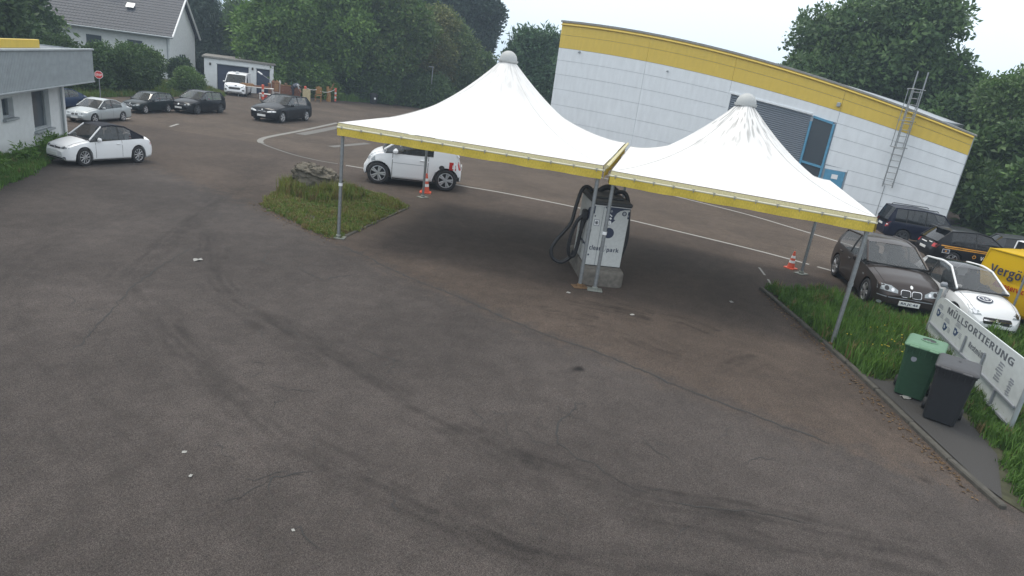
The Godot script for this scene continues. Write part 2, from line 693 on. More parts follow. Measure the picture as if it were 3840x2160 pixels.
func flat(poly: Array, y: float, g: Geo) -> void:
	var pp := PackedVector2Array(poly)
	var idx := Geometry2D.triangulate_polygon(pp)
	for i in range(0, idx.size(), 3):
		var a := pp[idx[i]]
		var b := pp[idx[i + 1]]
		var c := pp[idx[i + 2]]
		g.tri(Vector3(a.x, y, a.y), Vector3(b.x, y, b.y), Vector3(c.x, y, c.y), Vector3.UP)


func ground() -> void:
	var nd := FastNoiseLite.new()
	nd.seed = 21
	nd.noise_type = FastNoiseLite.TYPE_VALUE
	nd.frequency = 0.5
	nd.fractal_octaves = 2
	nd.fractal_gain = 0.6
	var di := nd.get_seamless_image(1024, 1024)
	di.convert(Image.FORMAT_L8)
	var dd := di.get_data()
	var rgb := PackedByteArray()
	rgb.resize(dd.size() * 3)
	for i in dd.size():
		var v := 0.48 + 1.0 * (dd[i] / 255.0 - 0.15)
		var c := clampi(int(255.0 * v * 0.93), 0, 255)
		rgb[i * 3] = c
		rgb[i * 3 + 1] = c
		rgb[i * 3 + 2] = c
	for i in 2600:
		var p := rng.randi() % dd.size()
		for k in 3:
			rgb[p * 3 + k] = 255
	var detail := ImageTexture.create_from_image(Image.create_from_data(1024, 1024, false, Image.FORMAT_RGB8, rgb))
	var m := StandardMaterial3D.new()
	m.resource_name = "asphalt"
	m.albedo_texture = ground_texture()
	m.roughness = 0.93
	m.metallic_specular = 0.35
	m.detail_enabled = true
	m.detail_albedo = detail
	m.detail_blend_mode = BaseMaterial3D.BLEND_MODE_MUL
	m.detail_uv_layer = BaseMaterial3D.DETAIL_UV_2
	M["asphalt"] = m
	var v := PackedVector3Array()
	var n := PackedVector3Array()
	var u1 := PackedVector2Array()
	var u2 := PackedVector2Array()
	for c in [[-400, -500], [400, -500], [400, 200], [-400, -500], [400, 200], [-400, 200]]:
		v.append(Vector3(c[0], 0, c[1]))
		n.append(Vector3.UP)
		u1.append(Vector2((c[0] + 32.0) / 64.0, (c[1] + 64.0) / 64.0))
		u2.append(Vector2(c[0] / 2.6, c[1] / 2.6))
	var arr := []
	arr.resize(Mesh.ARRAY_MAX)
	arr[Mesh.ARRAY_VERTEX] = v
	arr[Mesh.ARRAY_NORMAL] = n
	arr[Mesh.ARRAY_TEX_UV] = u1
	arr[Mesh.ARRAY_TEX_UV2] = u2
	var am := ArrayMesh.new()
	am.add_surface_from_arrays(Mesh.PRIMITIVE_TRIANGLES, arr)
	var gr := put("ground", am, m)
	gr.set_meta("kind", "structure")

	var cracks := [
		[[-4.31, -14.76, -3.61, -14.26, -2.91, -13.57, -1.78, -12.68, -1.05, -12.23, 0.08, -11.27, 0.88, -10.72, 1.63, -10.35, 2.56, -9.62, 3.45, -9.00, 4.31, -8.46, 4.79, -8.18], 0.035],
		[[1.33, -8.29, 1.27, -8.40, 1.15, -8.36, 1.10, -8.10, 0.94, -7.94, 0.82, -7.54, 0.84, -7.25, 1.02, -7.00, 1.23, -6.86, 1.42, -6.73, 1.70, -6.45, 2.01, -6.33], 0.016],
		[[0.82, -7.54, 0.70, -7.59, 0.58, -7.58], 0.010], [[0.84, -7.23, 0.64, -7.13, 0.45, -7.16], 0.010],
		[[-0.22, -7.92, 0.0, -7.75, 0.23, -7.81, 0.38, -7.91], 0.010],
		[[-2.15, -5.46, -2.25, -5.63, -2.26, -5.78, -2.09, -5.88, -1.82, -5.98], 0.015],
		[[-1.85, -4.99, -1.75, -5.06, -1.59, -4.94, -1.42, -4.82], 0.015],
		[[-5.70, -13.15, -5.46, -13.56, -5.26, -12.72, -4.86, -12.57], 0.018],
		[[-4.53, -12.72, -4.24, -12.44, -3.74, -12.11, -3.64, -12.39, -3.26, -12.72], 0.022],
		[[-6.93, -13.09, -6.81, -11.72, -6.62, -10.36, -6.28, -9.33, -6.10, -8.61, -5.90, -7.83], 0.018],
		[[0.88, -5.92, 0.92, -5.79, 0.88, -5.68, 0.91, -5.53], 0.010],
		[[0.27, -8.38, 0.39, -8.55, 0.58, -8.64], 0.010], [[1.59, -7.54, 1.75, -7.48, 1.96, -7.50, 2.23, -7.44], 0.010],
		[[-2.90, -7.46, -2.77, -7.37, -2.81, -7.24, -2.75, -7.01], 0.012], [[-2.77, -7.37, -2.69, -7.49], 0.010],
		[[-3.4, -19.6, -2.72, -19.23, -2.5, -19.5, -1.6, -19.2, -0.6, -19.4], 0.03],
		[[-5.36, -15.70, -5.62, -15.85, -6.20, -16.28], 0.02],
		[[2.01, -6.33, 2.51, -6.27, 3.17, -6.33, 3.8, -6.2], 0.012],
		[[-3.5, -19.8, -3.0, -19.4], 0.03], [[-8.3, -18.2, -7.6, -17.9, -7.3, -17.6], 0.03],
		[[3.2, -15.3, 3.9, -15.0, 4.6, -15.2], 0.02],
		[[-2.4, -9.3, -1.9, -9.0, -1.3, -8.95], 0.010],
	]
	# hair cracks that craze the worn wheel paths
	for k in 46:
		var o := Vector2(rng.randf_range(-3.5, 3.6), rng.randf_range(-8.6, -4.9))
		if k > 30:
			o = Vector2(rng.randf_range(-7.5, -1.5), rng.randf_range(-14.0, -8.5))
		var dir := Vector2.RIGHT.rotated(rng.randf() * TAU)
		var p := [o.x, o.y]
		for j in rng.randi_range(2, 5):
			dir = dir.rotated(rng.randf_range(-0.8, 0.8))
			o += dir * rng.randf_range(0.08, 0.24)
			p.append(o.x)
			p.append(o.y)
		cracks.append([p, rng.randf_range(0.005, 0.010)])
	for c in cracks:
		var g := Geo.new()
		ribbon(g, pts2(c[0]), c[1] * 1.3, 0.004, 0.022, true)
		obj("crack", g, M.crack, gr)

	var lines := [
		[[-7.33, -25.95, -6.61, -25.86, -2.04, -24.79], 0.14, "line_paint"],
		[[-2.04, -24.79, -0.69, -24.52, 1.96, -23.60, 4.01, -22.48, 7.39, -20.53, 8.96, -19.36], 0.14, "line_paint"],
		[[9.15, -19.2, 10.4, -18.15], 0.14, "line_paint"],
		[[12.2, -16.4, 13.2, -15.3], 0.14, "line_paint"],
		[[-3.58, -35.22, -1.20, -34.63, 3.50, -32.63, 4.84, -31.55, 7.08, -29.45, 9.45, -27.23, 10.79, -25.37, 12.06, -23.50, 13.3, -21.6], 0.15, "line_paint"],
		[[-12.34, -41.33, -12.42, -35.11, -12.55, -32.10, -12.55, -30.50, -12.32, -29.50, -12.02, -28.92], 0.26, "line_pale"],
		[[-12.02, -28.92, -11.35, -28.16, -9.83, -26.90, -8.63, -26.29, -7.7, -26.1], 0.12, "line_worn"],
		[[-11.9, -33.5, -11.75, -36.0, -11.6, -40.0], 0.55, "line_worn"],
		[[-9.4, -30.6, -8.4, -33.6], 0.4, "line_worn"],
		[[-19.13, -29.98, -19.33, -31.13], 0.12, "line_paint"], [[-16.82, -30.12, -17.10, -31.35], 0.12, "line_paint"],
		[[6.75, -16.3, 6.85, -16.9], 0.06, "line_paint"], [[6.9, -17.3, 7.0, -18.1], 0.06, "line_paint"],
	]
	for l in lines:
		var g := Geo.new()
		ribbon(g, smooth_path(pts2(l[0]), 5), l[1], 0.005)
		obj("painted_line", g, M[l[2]], gr)

	# grass beds: soil sheets under the blades
	mat("soil", lin(0.055, 0.058, 0.028), 0.95, 0.0, "mottle", 0.7)
	for bed in [
		["island_bed", [-7.26, -17.56, -6.35, -16.69, -4.91, -15.37, -4.47, -15.15, -4.30, -15.58, -3.96, -17.52, -3.52, -19.74, -4.78, -21.2, -6.22, -21.7, -7.34, -21.9, -7.64, -20.0]],
		["kerb_bed", [6.63, -15.84, 7.91, -16.27, 9.0, -15.4, 10.05, -14.9, 12.5, -14.6, 12.5, -6.0, 7.2, -6.0, 6.65, -7.3, 7.4, -8.5, 7.9, -10.9, 6.86, -10.75, 6.64, -10.95]],
		["verge_bed", [-25.1, -36.0, -25.0, -41.0, -24.0, -44.0, -22.0, -45.5, -23.6, -50.0, -27.0, -54.5, -60.0, -54.5, -60.0, -36.0]],
		["wall_bed", [-12.6, -14.0, -13.31, -15.82, -13.88, -17.67, -14.83, -19.69, -16.46, -22.51, -17.03, -23.53, -15.46, -18.50, -13.9, -13.6]],
		["hedge_bed", [-22.5, -57.2, -18.0, -59.6, -14.5, -64.5, -11.0, -67.0, -4.0, -70.0, -3.0, -100.0, -40.0, -100.0, -26.0, -60.0]],
	]:
		var g := Geo.new()
		flat(pts2(bed[1]), 0.012, g)
		struct(bed[0], g, M.soil)
	var g2 := Geo.new()
	flat(pts2([6.62, -10.95, 6.86, -10.75, 7.9, -10.9, 7.4, -8.5, 6.65, -7.3, 6.58, -7.6]), 0.02, g2)
	mat("pad", lin(0.075, 0.072, 0.07), 0.93, 0.0, "grain", 0.8)
	struct("pavement", g2, M.pad)

	# kerb stones along the planting bed
	var kerb := Node3D.new()
	kerb.name = "kerb"
	kerb.set_meta("kind", "structure")
	add_child(kerb)
	var kp := smooth_path(pts2([6.30, -15.85, 6.42, -13.61, 6.50, -10.73, 6.48, -9.29, 6.47, -8.21, 6.40, -7.52, 6.75, -6.4]), 8)
	var run := 0.0
	var start: Vector2 = kp[0]
	var stone := Geo.new()
	stone.bbox(Vector3(0, 0, 0), Vector3(0.10, 0.20, 0.97), 0.018)
	var sm := stone.mesh()
	for i in range(1, kp.size()):
		run += kp[i].distance_to(kp[i - 1])
		if run >= 0.98:
			var mid: Vector2 = (start + kp[i]) * 0.5
			var dir: Vector2 = kp[i] - start
			var o := put("kerb_stone", sm, M.kerb, kerb)
			o.position = Vector3(mid.x, -0.035 + rng.randf_range(-0.01, 0.01), mid.y)
			o.rotation.y = atan2(dir.x, dir.y) + rng.randf_range(-0.012, 0.012)
			o.scale.z = run / 0.98
			start = kp[i]
			run = 0.0
	# low edging stones of the grass island
	var edge := Node3D.new()
	edge.name = "island_kerb"
	edge.set_meta("kind", "structure")
	add_child(edge)
	var ep := pts2([-4.32, -15.5, -3.98, -17.5, -3.56, -19.7])
	for i in 2:
		for k in 2:
			var a: Vector2 = ep[i].lerp(ep[i + 1], k * 0.5)
			var b: Vector2 = ep[i].lerp(ep[i + 1], k * 0.5 + 0.5)
			var o := put("kerb_stone", sm, M.kerb, edge)
			o.position = Vector3((a.x + b.x) * 0.5, -0.07, (a.y + b.y) * 0.5)
			o.rotation.y = atan2(b.x - a.x, b.y - a.y)
			o.scale.z = a.distance_to(b) / 0.98


# ------------------------------------------------------------------ the hall
func hall_top(s: float) -> float:
	return 8.0 - 0.0185 * s - 0.005543 * s * s


func band(s0: float, s1: float, f0: float, f1: float, gap := 0.008, n := 8) -> Array:
	var p := []
	for k in n + 1:
		var s := lerpf(s0 + gap, s1 - gap, float(k) / n)
		p.append(Vector2(s, hall_top(s) * f0 + gap))
	for k in n + 1:
		var s := lerpf(s1 - gap, s0 + gap, float(k) / n)
		p.append(Vector2(s, hall_top(s) * f1 - gap))
	return p


func hall() -> void:
	var h := thing("industrial_hall", "long white panelled hall with yellow top band and roller shutter", "building", Vector3(0.97, 0, -45.04), atan2(-0.6267, 0.7793))
	M.white_metal.uv1_scale = Vector3(0.35, 0.06, 0.35)
	M.yellow_metal.uv1_scale = Vector3(0.5, 0.08, 0.5)
	var core := Geo.new()
	core.prism(band(0.0, 23.8, 0.0, 0.985, 0.0, 16), -0.25, 0.0)
	core.prism(band(0.1, 21.8, 0.0, 0.98, 0.0, 16), -14.0, -0.25)
	obj("wall_core", core, M.hall_core, h)
	var rows := [0.0, 0.10, 0.22, 0.345, 0.47, 0.585, 0.695, 0.79, 0.89, 0.985]
	var cols := [0.0, 6.65, 12.15, 18.02, 23.8]
	for r in 9:
		for c in 4:
			var s0: float = cols[c]
			var s1: float = cols[c + 1]
			if c == 2 and r < 6:
				continue
			if c == 3 and r < 3:
				s0 = 19.15
			var g := Geo.new()
			g.prism(band(s0, s1, rows[r], rows[r + 1]), 0.002, 0.05)
			obj("panel", g, M.yellow_metal if r > 6 else M.white_metal, h)
	var cap := Geo.new()
	cap.prism(band(-0.06, 23.86, 0.985, 1.0, 0.0, 16), -0.4, 0.12)
	mat("coping", lin(0.33, 0.33, 0.31), 0.7, 0.0, "mottle", 1.0)
	obj("roof_coping", cap, M.coping, h)
	var gut := Geo.new()
	var gp := []
	for k in 17:
		var s := 23.8 * k / 16.0
		gp.append(Vector3(s, hall_top(s) * 0.968, 0.10))
	gut.tube(gp, 0.05, 6)
	obj("gutter", gut, M.yellow_metal, h)
	# roller shutter
	var y_l := hall_top(12.3) * 0.695
	var y_r := hall_top(16.75) * 0.70
	var fr := Geo.new()
	fr.prism([Vector2(12.16, 0), Vector2(12.30, 0), Vector2(12.30, y_l + 0.02), Vector2(12.16, y_l + 0.02)], 0.0, 0.09)
	fr.prism([Vector2(12.16, y_l + 0.02), Vector2(16.76, y_r + 0.02), Vector2(16.76, y_r + 0.10), Vector2(12.16, y_l + 0.10)], 0.0, 0.10)
	obj("shutter_frame", fr, M.white_metal, h)
	var ns := 44
	for k in ns:
		var g := Geo.new()
		var a := [Vector3(12.30, y_l * k / ns, 0.02), Vector3(16.72, y_r * k / ns, 0.02)]
		var b := [Vector3(12.30, y_l * (k + 0.55) / ns, 0.055), Vector3(16.72, y_r * (k + 0.55) / ns, 0.055)]
		var c := [Vector3(12.30, y_l * (k + 0.97) / ns, 0.02), Vector3(16.72, y_r * (k + 0.97) / ns, 0.02)]
		g.quad(a[0], a[1], b[1], b[0], Vector3(0, 0, 1))
		g.quad(b[0], b[1], c[1], c[0], Vector3(0, 0, 1))
		g.quad(c[0], c[1], a[1], a[0], Vector3(0, 0, -1))
		obj("shutter_slat", g, M.shutter, h)
	# blue framed glazing beside the shutter
	var wt0 := hall_top(16.8) * 0.70
	var wt1 := hall_top(17.95) * 0.695
	var wf := Geo.new()
	for s in [16.80, 17.92]:
		wf.bbox(Vector3(s, 2.0, 0.06), Vector3(0.11, 4.0 if s < 17 else 4.0, 0.10), 0.01)
	for y in [[wt0, wt1], [2.02, 1.90], [0.95, 0.85]]:
		wf.prism([Vector2(16.86, y[0] - 0.11), Vector2(17.87, y[1] - 0.11), Vector2(17.87, y[1]), Vector2(16.86, y[0])], 0.015, 0.105)
	obj("window_frame", wf, M.blue_paint, h)
	for y in [[0.95, 0.85, 1.91, 1.79], [2.02, 1.90, wt0 - 0.11, wt1 - 0.11]]:
		var g := Geo.new()
		g.prism([Vector2(16.86, y[0]), Vector2(17.87, y[1]), Vector2(17.87, y[3]), Vector2(16.86, y[2])], 0.02, 0.045)
		obj("window_pane", g, M.window_dark, h)
	var low := Geo.new()
	low.prism([Vector2(16.86, 0), Vector2(17.87, 0), Vector2(17.87, 0.74), Vector2(16.86, 0.84)], 0.02, 0.06)
	obj("kick_panel", low, M.blue_paint, h)
	# blue door with a small pane and a notice
	var dr := Geo.new()
	dr.bbox(Vector3(18.58, 0.9, 0.05), Vector3(0.96, 1.8, 0.07), 0.008)
	var door := obj("door", dr, M.blue_paint, h)
	var dp := Geo.new()
	dp.bbox(Vector3(18.62, 1.5, 0.092), Vector3(0.30, 0.22, 0.008), 0.0)
	obj("door_notice", dp, M.print_white, door)
	var dh := Geo.new()
	dh.bbox(Vector3(18.95, 0.92, 0.12), Vector3(0.12, 0.03, 0.04), 0.008)
	obj("handle", dh, M.steel, door)
	var lin_top := Geo.new()
	lin_top.prism([Vector2(18.04, 1.82), Vector2(19.13, 1.82), Vector2(19.13, 1.955), Vector2(18.04, 1.985)], 0.005, 0.05)
	obj("door_lintel", lin_top, M.white_metal, h)
	# access ladder with safety cage
	for s in [20.90, 21.32]:
		var g := Geo.new()
		g.tube([Vector3(s, 1.5, 0.32), Vector3(s, 6.8, 0.32)], 0.030, 8)
		obj("ladder_stile", g, M.steel, h)
	for k in 16:
		var g := Geo.new()
		g.tube([Vector3(20.86, 1.62 + 0.285 * k, 0.32), Vector3(21.28, 1.62 + 0.285 * k, 0.32)], 0.018, 6)
		obj("ladder_rung", g, M.steel, h)
	for y in [1.7, 3.0, 4.3]:
		for s in [20.86, 21.28]:
			var g := Geo.new()
			g.tube([Vector3(s, y, 0.05), Vector3(s, y, 0.32)], 0.018, 6)
			obj("ladder_bracket", g, M.steel, h)
	for y in [3.4, 4.6, 6.0]:
		var g := Geo.new()
		var p := []
		for k in 9:
			var a := PI * k / 8.0
			p.append(Vector3(21.07 - 0.36 * cos(a), y, 0.32 + 0.62 * sin(a)))
		g.tube(p, 0.022, 6)
		obj("cage_hoop", g, M.steel, h)
	for a in [0.25, 0.5, 0.75]:
		var g := Geo.new()
		var x: float = 21.07 - 0.36 * cos(PI * a)
		var z: float = 0.32 + 0.62 * sin(PI * a)
		g.tube([Vector3(x, 3.4, z), Vector3(x, 6.0, z)], 0.018, 6)
		obj("cage_bar", g, M.steel, h)
	for f in [[17.9, 0.84, 0.16, 0.20], [1.75, 0.775, 0.12, 0.12], [8.2, 0.75, 0.08, 0.08]]:
		var g := Geo.new()
		g.bbox(Vector3(f[0], hall_top(f[0]) * f[1], 0.14), Vector3(f[2], f[3], 0.18), 0.02)
		g.tube([Vector3(f[0], hall_top(f[0]) * f[1] + f[3] * 0.5, 0.05), Vector3(f[0], hall_top(f[0]) * f[1] + f[3] * 0.5, 0.16)], 0.02, 6)
		obj("wall_fitting", g, M.grey_sheet, h)
	var wire := Geo.new()
	wire.tube([Vector3(20.95, 1.55, 0.07), Vector3(20.95, 0.0, 0.07)], 0.012, 5)
	obj("earth_wire", wire, M.steel, h)


# ------------------------------------------------------------------ neighbouring buildings
func neighbour_building() -> void:
	# local x runs from the yard end towards the far corner (x = 0), z points into the yard
	var b := thing("service_building", "low white building with corrugated grey fascia along the grass strip", "building")
	b.transform = Transform3D(Basis(Vector3(-0.296, 0, -0.955), Vector3.UP, Vector3(0.955, 0, -0.296)), Vector3(-17.11, 0, -23.63))
	var w := Geo.new()
	# wall with two openings, as a frame of blocks
	var spans := [[-14.0, -4.72, 0.0, 2.3], [-4.72, -3.98, 0.0, 1.16], [-4.72, -3.98, 1.76, 2.3], [-3.98, -2.62, 0.0, 2.3], [-2.62, -1.25, 0.0, 0.56], [-2.62, -1.25, 1.84, 2.3], [-1.25, 0.0, 0.0, 2.3]]
	for s in spans:
		w.box(Vector3((s[0] + s[1]) * 0.5, (s[2] + s[3]) * 0.5, -0.15), Vector3(s[1] - s[0], s[3] - s[2], 0.30))
	w.box(Vector3(-7.0, 1.15, -4.3), Vector3(14.0, 2.3, 8.0))
	obj("wall", w, M.render_white, b)
	var co := Geo.new()
	co.bbox(Vector3(-0.09, 1.12, 0.02), Vector3(0.22, 2.24, 0.08), 0.01)
	obj("corner_trim", co, M.render_white, b)
	for wd in [[-2.62, -1.25, 0.56, 1.84], [-4.72, -3.98, 1.16, 1.76]]:
		var p := Geo.new()
		p.box(Vector3((wd[0] + wd[1]) * 0.5, (wd[2] + wd[3]) * 0.5, -0.2), Vector3(wd[1] - wd[0] - 0.1, wd[3] - wd[2] - 0.1, 0.02))
		var win := obj("window", p, M.window_dark, b)
		var f := Geo.new()
		for e in [[wd[0] + 0.03, 0], [wd[1] - 0.03, 0]]:
			f.bbox(Vector3(e[0], (wd[2] + wd[3]) * 0.5, -0.16), Vector3(0.06, wd[3] - wd[2], 0.08), 0.008)
		for e in [wd[2] + 0.03, wd[3] - 0.03]:
			f.bbox(Vector3((wd[0] + wd[1]) * 0.5, e, -0.16), Vector3(wd[1] - wd[0] - 0.12, 0.06, 0.08), 0.008)
		obj("window_frame", f, M.grey_sheet, win)
		var sill := Geo.new()
		sill.bbox(Vector3((wd[0] + wd[1]) * 0.5, wd[2] - 0.03, 0.03), Vector3(wd[1] - wd[0] + 0.14, 0.07, 0.16), 0.01)
		obj("sill", sill, M.grey_sheet, win)
	# corrugated fascia
	var fa := Geo.new()
	var P := [[], []]
	var n := 150
	for k in n * 4 + 1:
		var x := 0.35 - 14.3 * k / (n * 4.0)
		var ph := k % 4
		var z := 0.92 if ph == 0 or ph == 1 else 0.965
		P[0].append(Vector3(x, 2.14, z))
		P[1].append(Vector3(x, 3.22, z))
	for k in n * 4:
		fa.quad(P[0][k], P[0][k + 1], P[1][k + 1], P[1][k], Vector3(0, 0, 1))
	var P2 := [[], []]
	for k in 4 * 60 + 1:
		var z := 0.93 - 9.0 * k / 240.0
		var x := 0.35 if k % 4 < 2 else 0.39
		P2[0].append(Vector3(x, 2.14, z))
		P2[1].append(Vector3(x, 3.22, z))
	for k in 240:
		fa.quad(P2[0][k], P2[0][k + 1], P2[1][k + 1], P2[1][k], Vector3(1, 0, 0))
	obj("corrugated_fascia", fa, M.grey_sheet, b)
	var tr := Geo.new()
	tr.bbox(Vector3(-6.8, 3.25, 0.94), Vector3(14.4, 0.06, 0.12), 0.01)
	tr.bbox(Vector3(-6.8, 2.13, 0.93), Vector3(14.4, 0.05, 0.08), 0.01)
	obj("fascia_trim", tr, M.grey_sheet, b)
	var rf := Geo.new()
	rf.box(Vector3(-6.82, 3.12, -3.55), Vector3(14.3, 0.12, 8.9))
	obj("roof", rf, M.seam, b)
	var so := Geo.new()
	so.box(Vector3(-6.82, 2.33, 0.0), Vector3(14.3, 0.04, 1.8))
	obj("soffit", so, M.grey_sheet, b)
	var ys := Geo.new()
	ys.bbox(Vector3(-9.0, 3.40, 0.75), Vector3(10.4, 0.24, 0.1), 0.01)
	obj("yellow_sign_strip", ys, M.yellow_metal, b)
	var dp := Geo.new()
	dp.tube([Vector3(-0.32, 0.05, 0.07), Vector3(-0.32, 2.2, 0.07), Vector3(-0.32, 2.3, 0.5)], 0.04, 8)
	obj("downpipe", dp, M.grey_sheet, b)


func house() -> void:
	var h := thing("gabled_house", "white gabled house with dark grey tiled roof behind tall shrubs", "house", Vector3(-30.3, 0, -54.7), deg_to_rad(12))
	var W := 11.0
	var D := 7.0
	var e := 3.9
	var r := 6.7
	var g := Geo.new()
	g.prism([Vector2(0, 0), Vector2(D, 0), Vector2(D, e), Vector2(D * 0.5, r), Vector2(0, e)], -W, 0.0, Transform3D(Basis(Vector3(0, 0, -1), Vector3.UP, Vector3(1, 0, 0)), Vector3.ZERO))
	obj("wall", g, M.render_white, h)
	var pl := Geo.new()
	pl.box(Vector3(-W * 0.5, 0.15, 0.01), Vector3(W, 0.3, 0.03))
	obj("plinth", pl, M.concrete, h)
	# tiled roof slopes: stepped courses of curved tiles
	mat("roof_tile", lin(0.062, 0.070, 0.088), 0.6, 0.0, "mottle", 0.8)
	for side in [0, 1]:
		var rg := Geo.new()
		var courses := 15
		var nx := 46 * 4
		var z_e := 0.45 if side == 0 else -D - 0.45
		var sl := (r - e) / (D * 0.5)
		for k in courses:
			var rows := []
			for q in 2:
				var t := (k + q * 1.08) / courses
				var z := lerpf(z_e, -D * 0.5, t)
				var y := e - 0.45 * sl + (r - e + 0.45 * sl) * t + (0.09 if q == 0 else 0.055)
				var row := []
				for i in nx + 1:
					var x := -W - 0.4 + (W + 0.8) * i / nx
					row.append(Vector3(x, y + 0.035 * absf(sin(PI * i / 4.0)), z))
				rows.append(row)
			rg.grid(rows, Vector3.UP, true)
			var lip := []
			for i in nx + 1:
				lip.append(rows[0][i] - Vector3(0, 0.05, 0))
			rg.grid([lip, rows[0]], Vector3(0, 0, 1 if side == 0 else -1), true)
		obj("roof_slope", rg, M.roof_tile, h)
	var rd := Geo.new()
	rd.tube([Vector3(-W - 0.4, r + 0.10, -D * 0.5), Vector3(0.4, r + 0.10, -D * 0.5)], 0.11, 8)
	obj("ridge", rd, M.roof_tile, h)
	for x in [-5.2, -7.4]:
		var c := Geo.new()
		c.bbox(Vector3(x, r + 0.25, -D * 0.5 + 0.3), Vector3(0.7, 1.3, 0.6), 0.02)
		c.bbox(Vector3(x, r + 0.92, -D * 0.5 + 0.3), Vector3(0.84, 0.10, 0.74), 0.02)
		obj("chimney", c, M.bark, h)
	var vb := Geo.new()
	for s in [[0.42, -0.5], [-D - 0.42, -0.5]]:
		vb.tube([Vector3(0.36, e - 0.32, s[0]), Vector3(0.36, r + 0.04, -D * 0.5)], 0.08, 6)
	obj("verge_board", vb, M.pvc_white, h)
	var gt := Geo.new()
	gt.tube([Vector3(-W - 0.4, e - 0.36, 0.5), Vector3(0.4, e - 0.36, 0.5)], 0.07, 8)
	gt.tube([Vector3(-0.15, e - 0.36, 0.5), Vector3(-0.15, e - 0.6, 0.12), Vector3(-0.15, 0.0, 0.12)], 0.05, 8)
	obj("gutter", gt, M.grey_sheet, h)
	var sk := Geo.new()
	var sl2 := Basis(Vector3.RIGHT, atan((r - e) / (D * 0.5)))
	sk.bbox(Vector3(-3.4, 5.62, -1.75), Vector3(0.62, 0.05, 0.55), 0.01, sl2)
	obj("skylight", sk, M.lamp_white, h)
	for z in [-2.6, -3.2, -3.8]:
		var wg := Geo.new()
		wg.box(Vector3(0.012, 1.9, z), Vector3(0.03, 0.7, 0.32))
		var wn := obj("window", wg, M.window_dark, h)
		var wf := Geo.new()
		wf.box(Vector3(0.02, 1.5, z), Vector3(0.06, 0.08, 0.4))
		obj("sill", wf, M.grey_sheet, wn)
	for x in [-2.6, -5.6, -8.6]:
		var wg := Geo.new()
		wg.box(Vector3(x, 2.4, 0.012), Vector3(1.1, 1.2, 0.03))
		var wn := obj("window", wg, M.window_dark, h)
		var wf := Geo.new()
		wf.box(Vector3(x, 1.76, 0.03), Vector3(1.25, 0.07, 0.1))
		obj("sill", wf, M.grey_sheet, wn)


func garage() -> void:
	var a := thing("double_garage", "flat roofed white double garage with dark up-and-over doors", "garage", Vector3(-27.2, 0, -54.1), deg_to_rad(24))
	var g := Geo.new()
	for b in [[0.0, 0.95, 0.0, 2.05], [3.35, 3.95, 0.0, 2.05], [5.0, 5.3, 0.0, 2.05], [0.0, 5.3, 2.05, 2.42]]:
		g.box(Vector3((b[0] + b[1]) * 0.5, (b[2] + b[3]) * 0.5, -0.12), Vector3(b[1] - b[0], b[3] - b[2], 0.24))
	g.box(Vector3(2.65, 1.2, -3.2), Vector3(5.3, 2.4, 5.6))
	obj("wall", g, M.render_white, a)
	var ro := Geo.new()
	ro.bbox(Vector3(2.65, 2.48, -2.95), Vector3(5.6, 0.16, 6.2), 0.02)
	obj("roof", ro, M.concrete, a)
	for x in [[0.95, 3.35], [3.95, 5.0]]:
		var d := Geo.new()
		d.box(Vector3((x[0] + x[1]) * 0.5, 1.0, -0.2), Vector3(x[1] - x[0] - 0.02, 2.0, 0.06))
		var dm := obj("garage_door", d, M.print_dark, a)
		for k in 5:
			var rib := Geo.new()
			rib.bbox(Vector3((x[0] + x[1]) * 0.5, 0.2 + 0.4 * k, -0.165), Vector3(x[1] - x[0] - 0.06, 0.33, 0.02), 0.006)
			obj("door_panel", rib, M.print_dark, dm)
		var f := Geo.new()
		f.bbox(Vector3((x[0] + x[1]) * 0.5, 2.03, 0.01), Vector3(x[1] - x[0] + 0.1, 0.06, 0.06), 0.005)
		obj("lintel", f, M.grey_sheet, a)
	for x in [0.45, 3.65]:
		var l := Geo.new()
		l.bbox(Vector3(x, 1.95, 0.05), Vector3(0.14, 0.2, 0.12), 0.02)
		obj("wall_lamp", l, M.bark, a)


# ------------------------------------------------------------------ tents
func fabric_texture(key: String, dirt: float) -> void:
	# white membrane: weathering streaks run down from the peak (v = 0 at the peak)
	var n := FastNoiseLite.new()
	n.seed = key.hash() % 500
	n.frequency = 0.035
	n.fractal_octaves = 4
	var im := n.get_seamless_image(1024, 1024)
	im.convert(Image.FORMAT_L8)
	im.resize(1024, 16, Image.INTERPOLATE_BILINEAR)
	im.resize(1024, 256, Image.INTERPOLATE_CUBIC)
	var a := im.get_data()
	n.frequency = 0.03
	n.seed += 1
	var im2 := n.get_seamless_image(1024, 256)
	im2.convert(Image.FORMAT_L8)
	var b := im2.get_data()
	var out := PackedByteArray()
	out.resize(1024 * 256 * 3)
	for j in 256:
		var v := j / 255.0
		for i in 1024:
			var o := j * 1024 + i
			var st := clampf((a[o] / 255.0 - 0.50) * 4.5, 0.0, 1.0)
			var bl := clampf((b[o] / 255.0 - 0.45) * 3.0, 0.0, 1.0)
			var reach := clampf(1.0 - absf(v - 0.12) * (1.9 + 1.5 * bl), 0.0, 1.0)
			var k := 1.0 - dirt * st * reach - 0.03 * bl
			out[o * 3] = int(248 * k)
			out[o * 3 + 1] = int(248 * k)
			out[o * 3 + 2] = int(247 * k)
	T[key] = ImageTexture.create_from_image(Image.create_from_data(1024, 256, false, Image.FORMAT_RGB8, out))


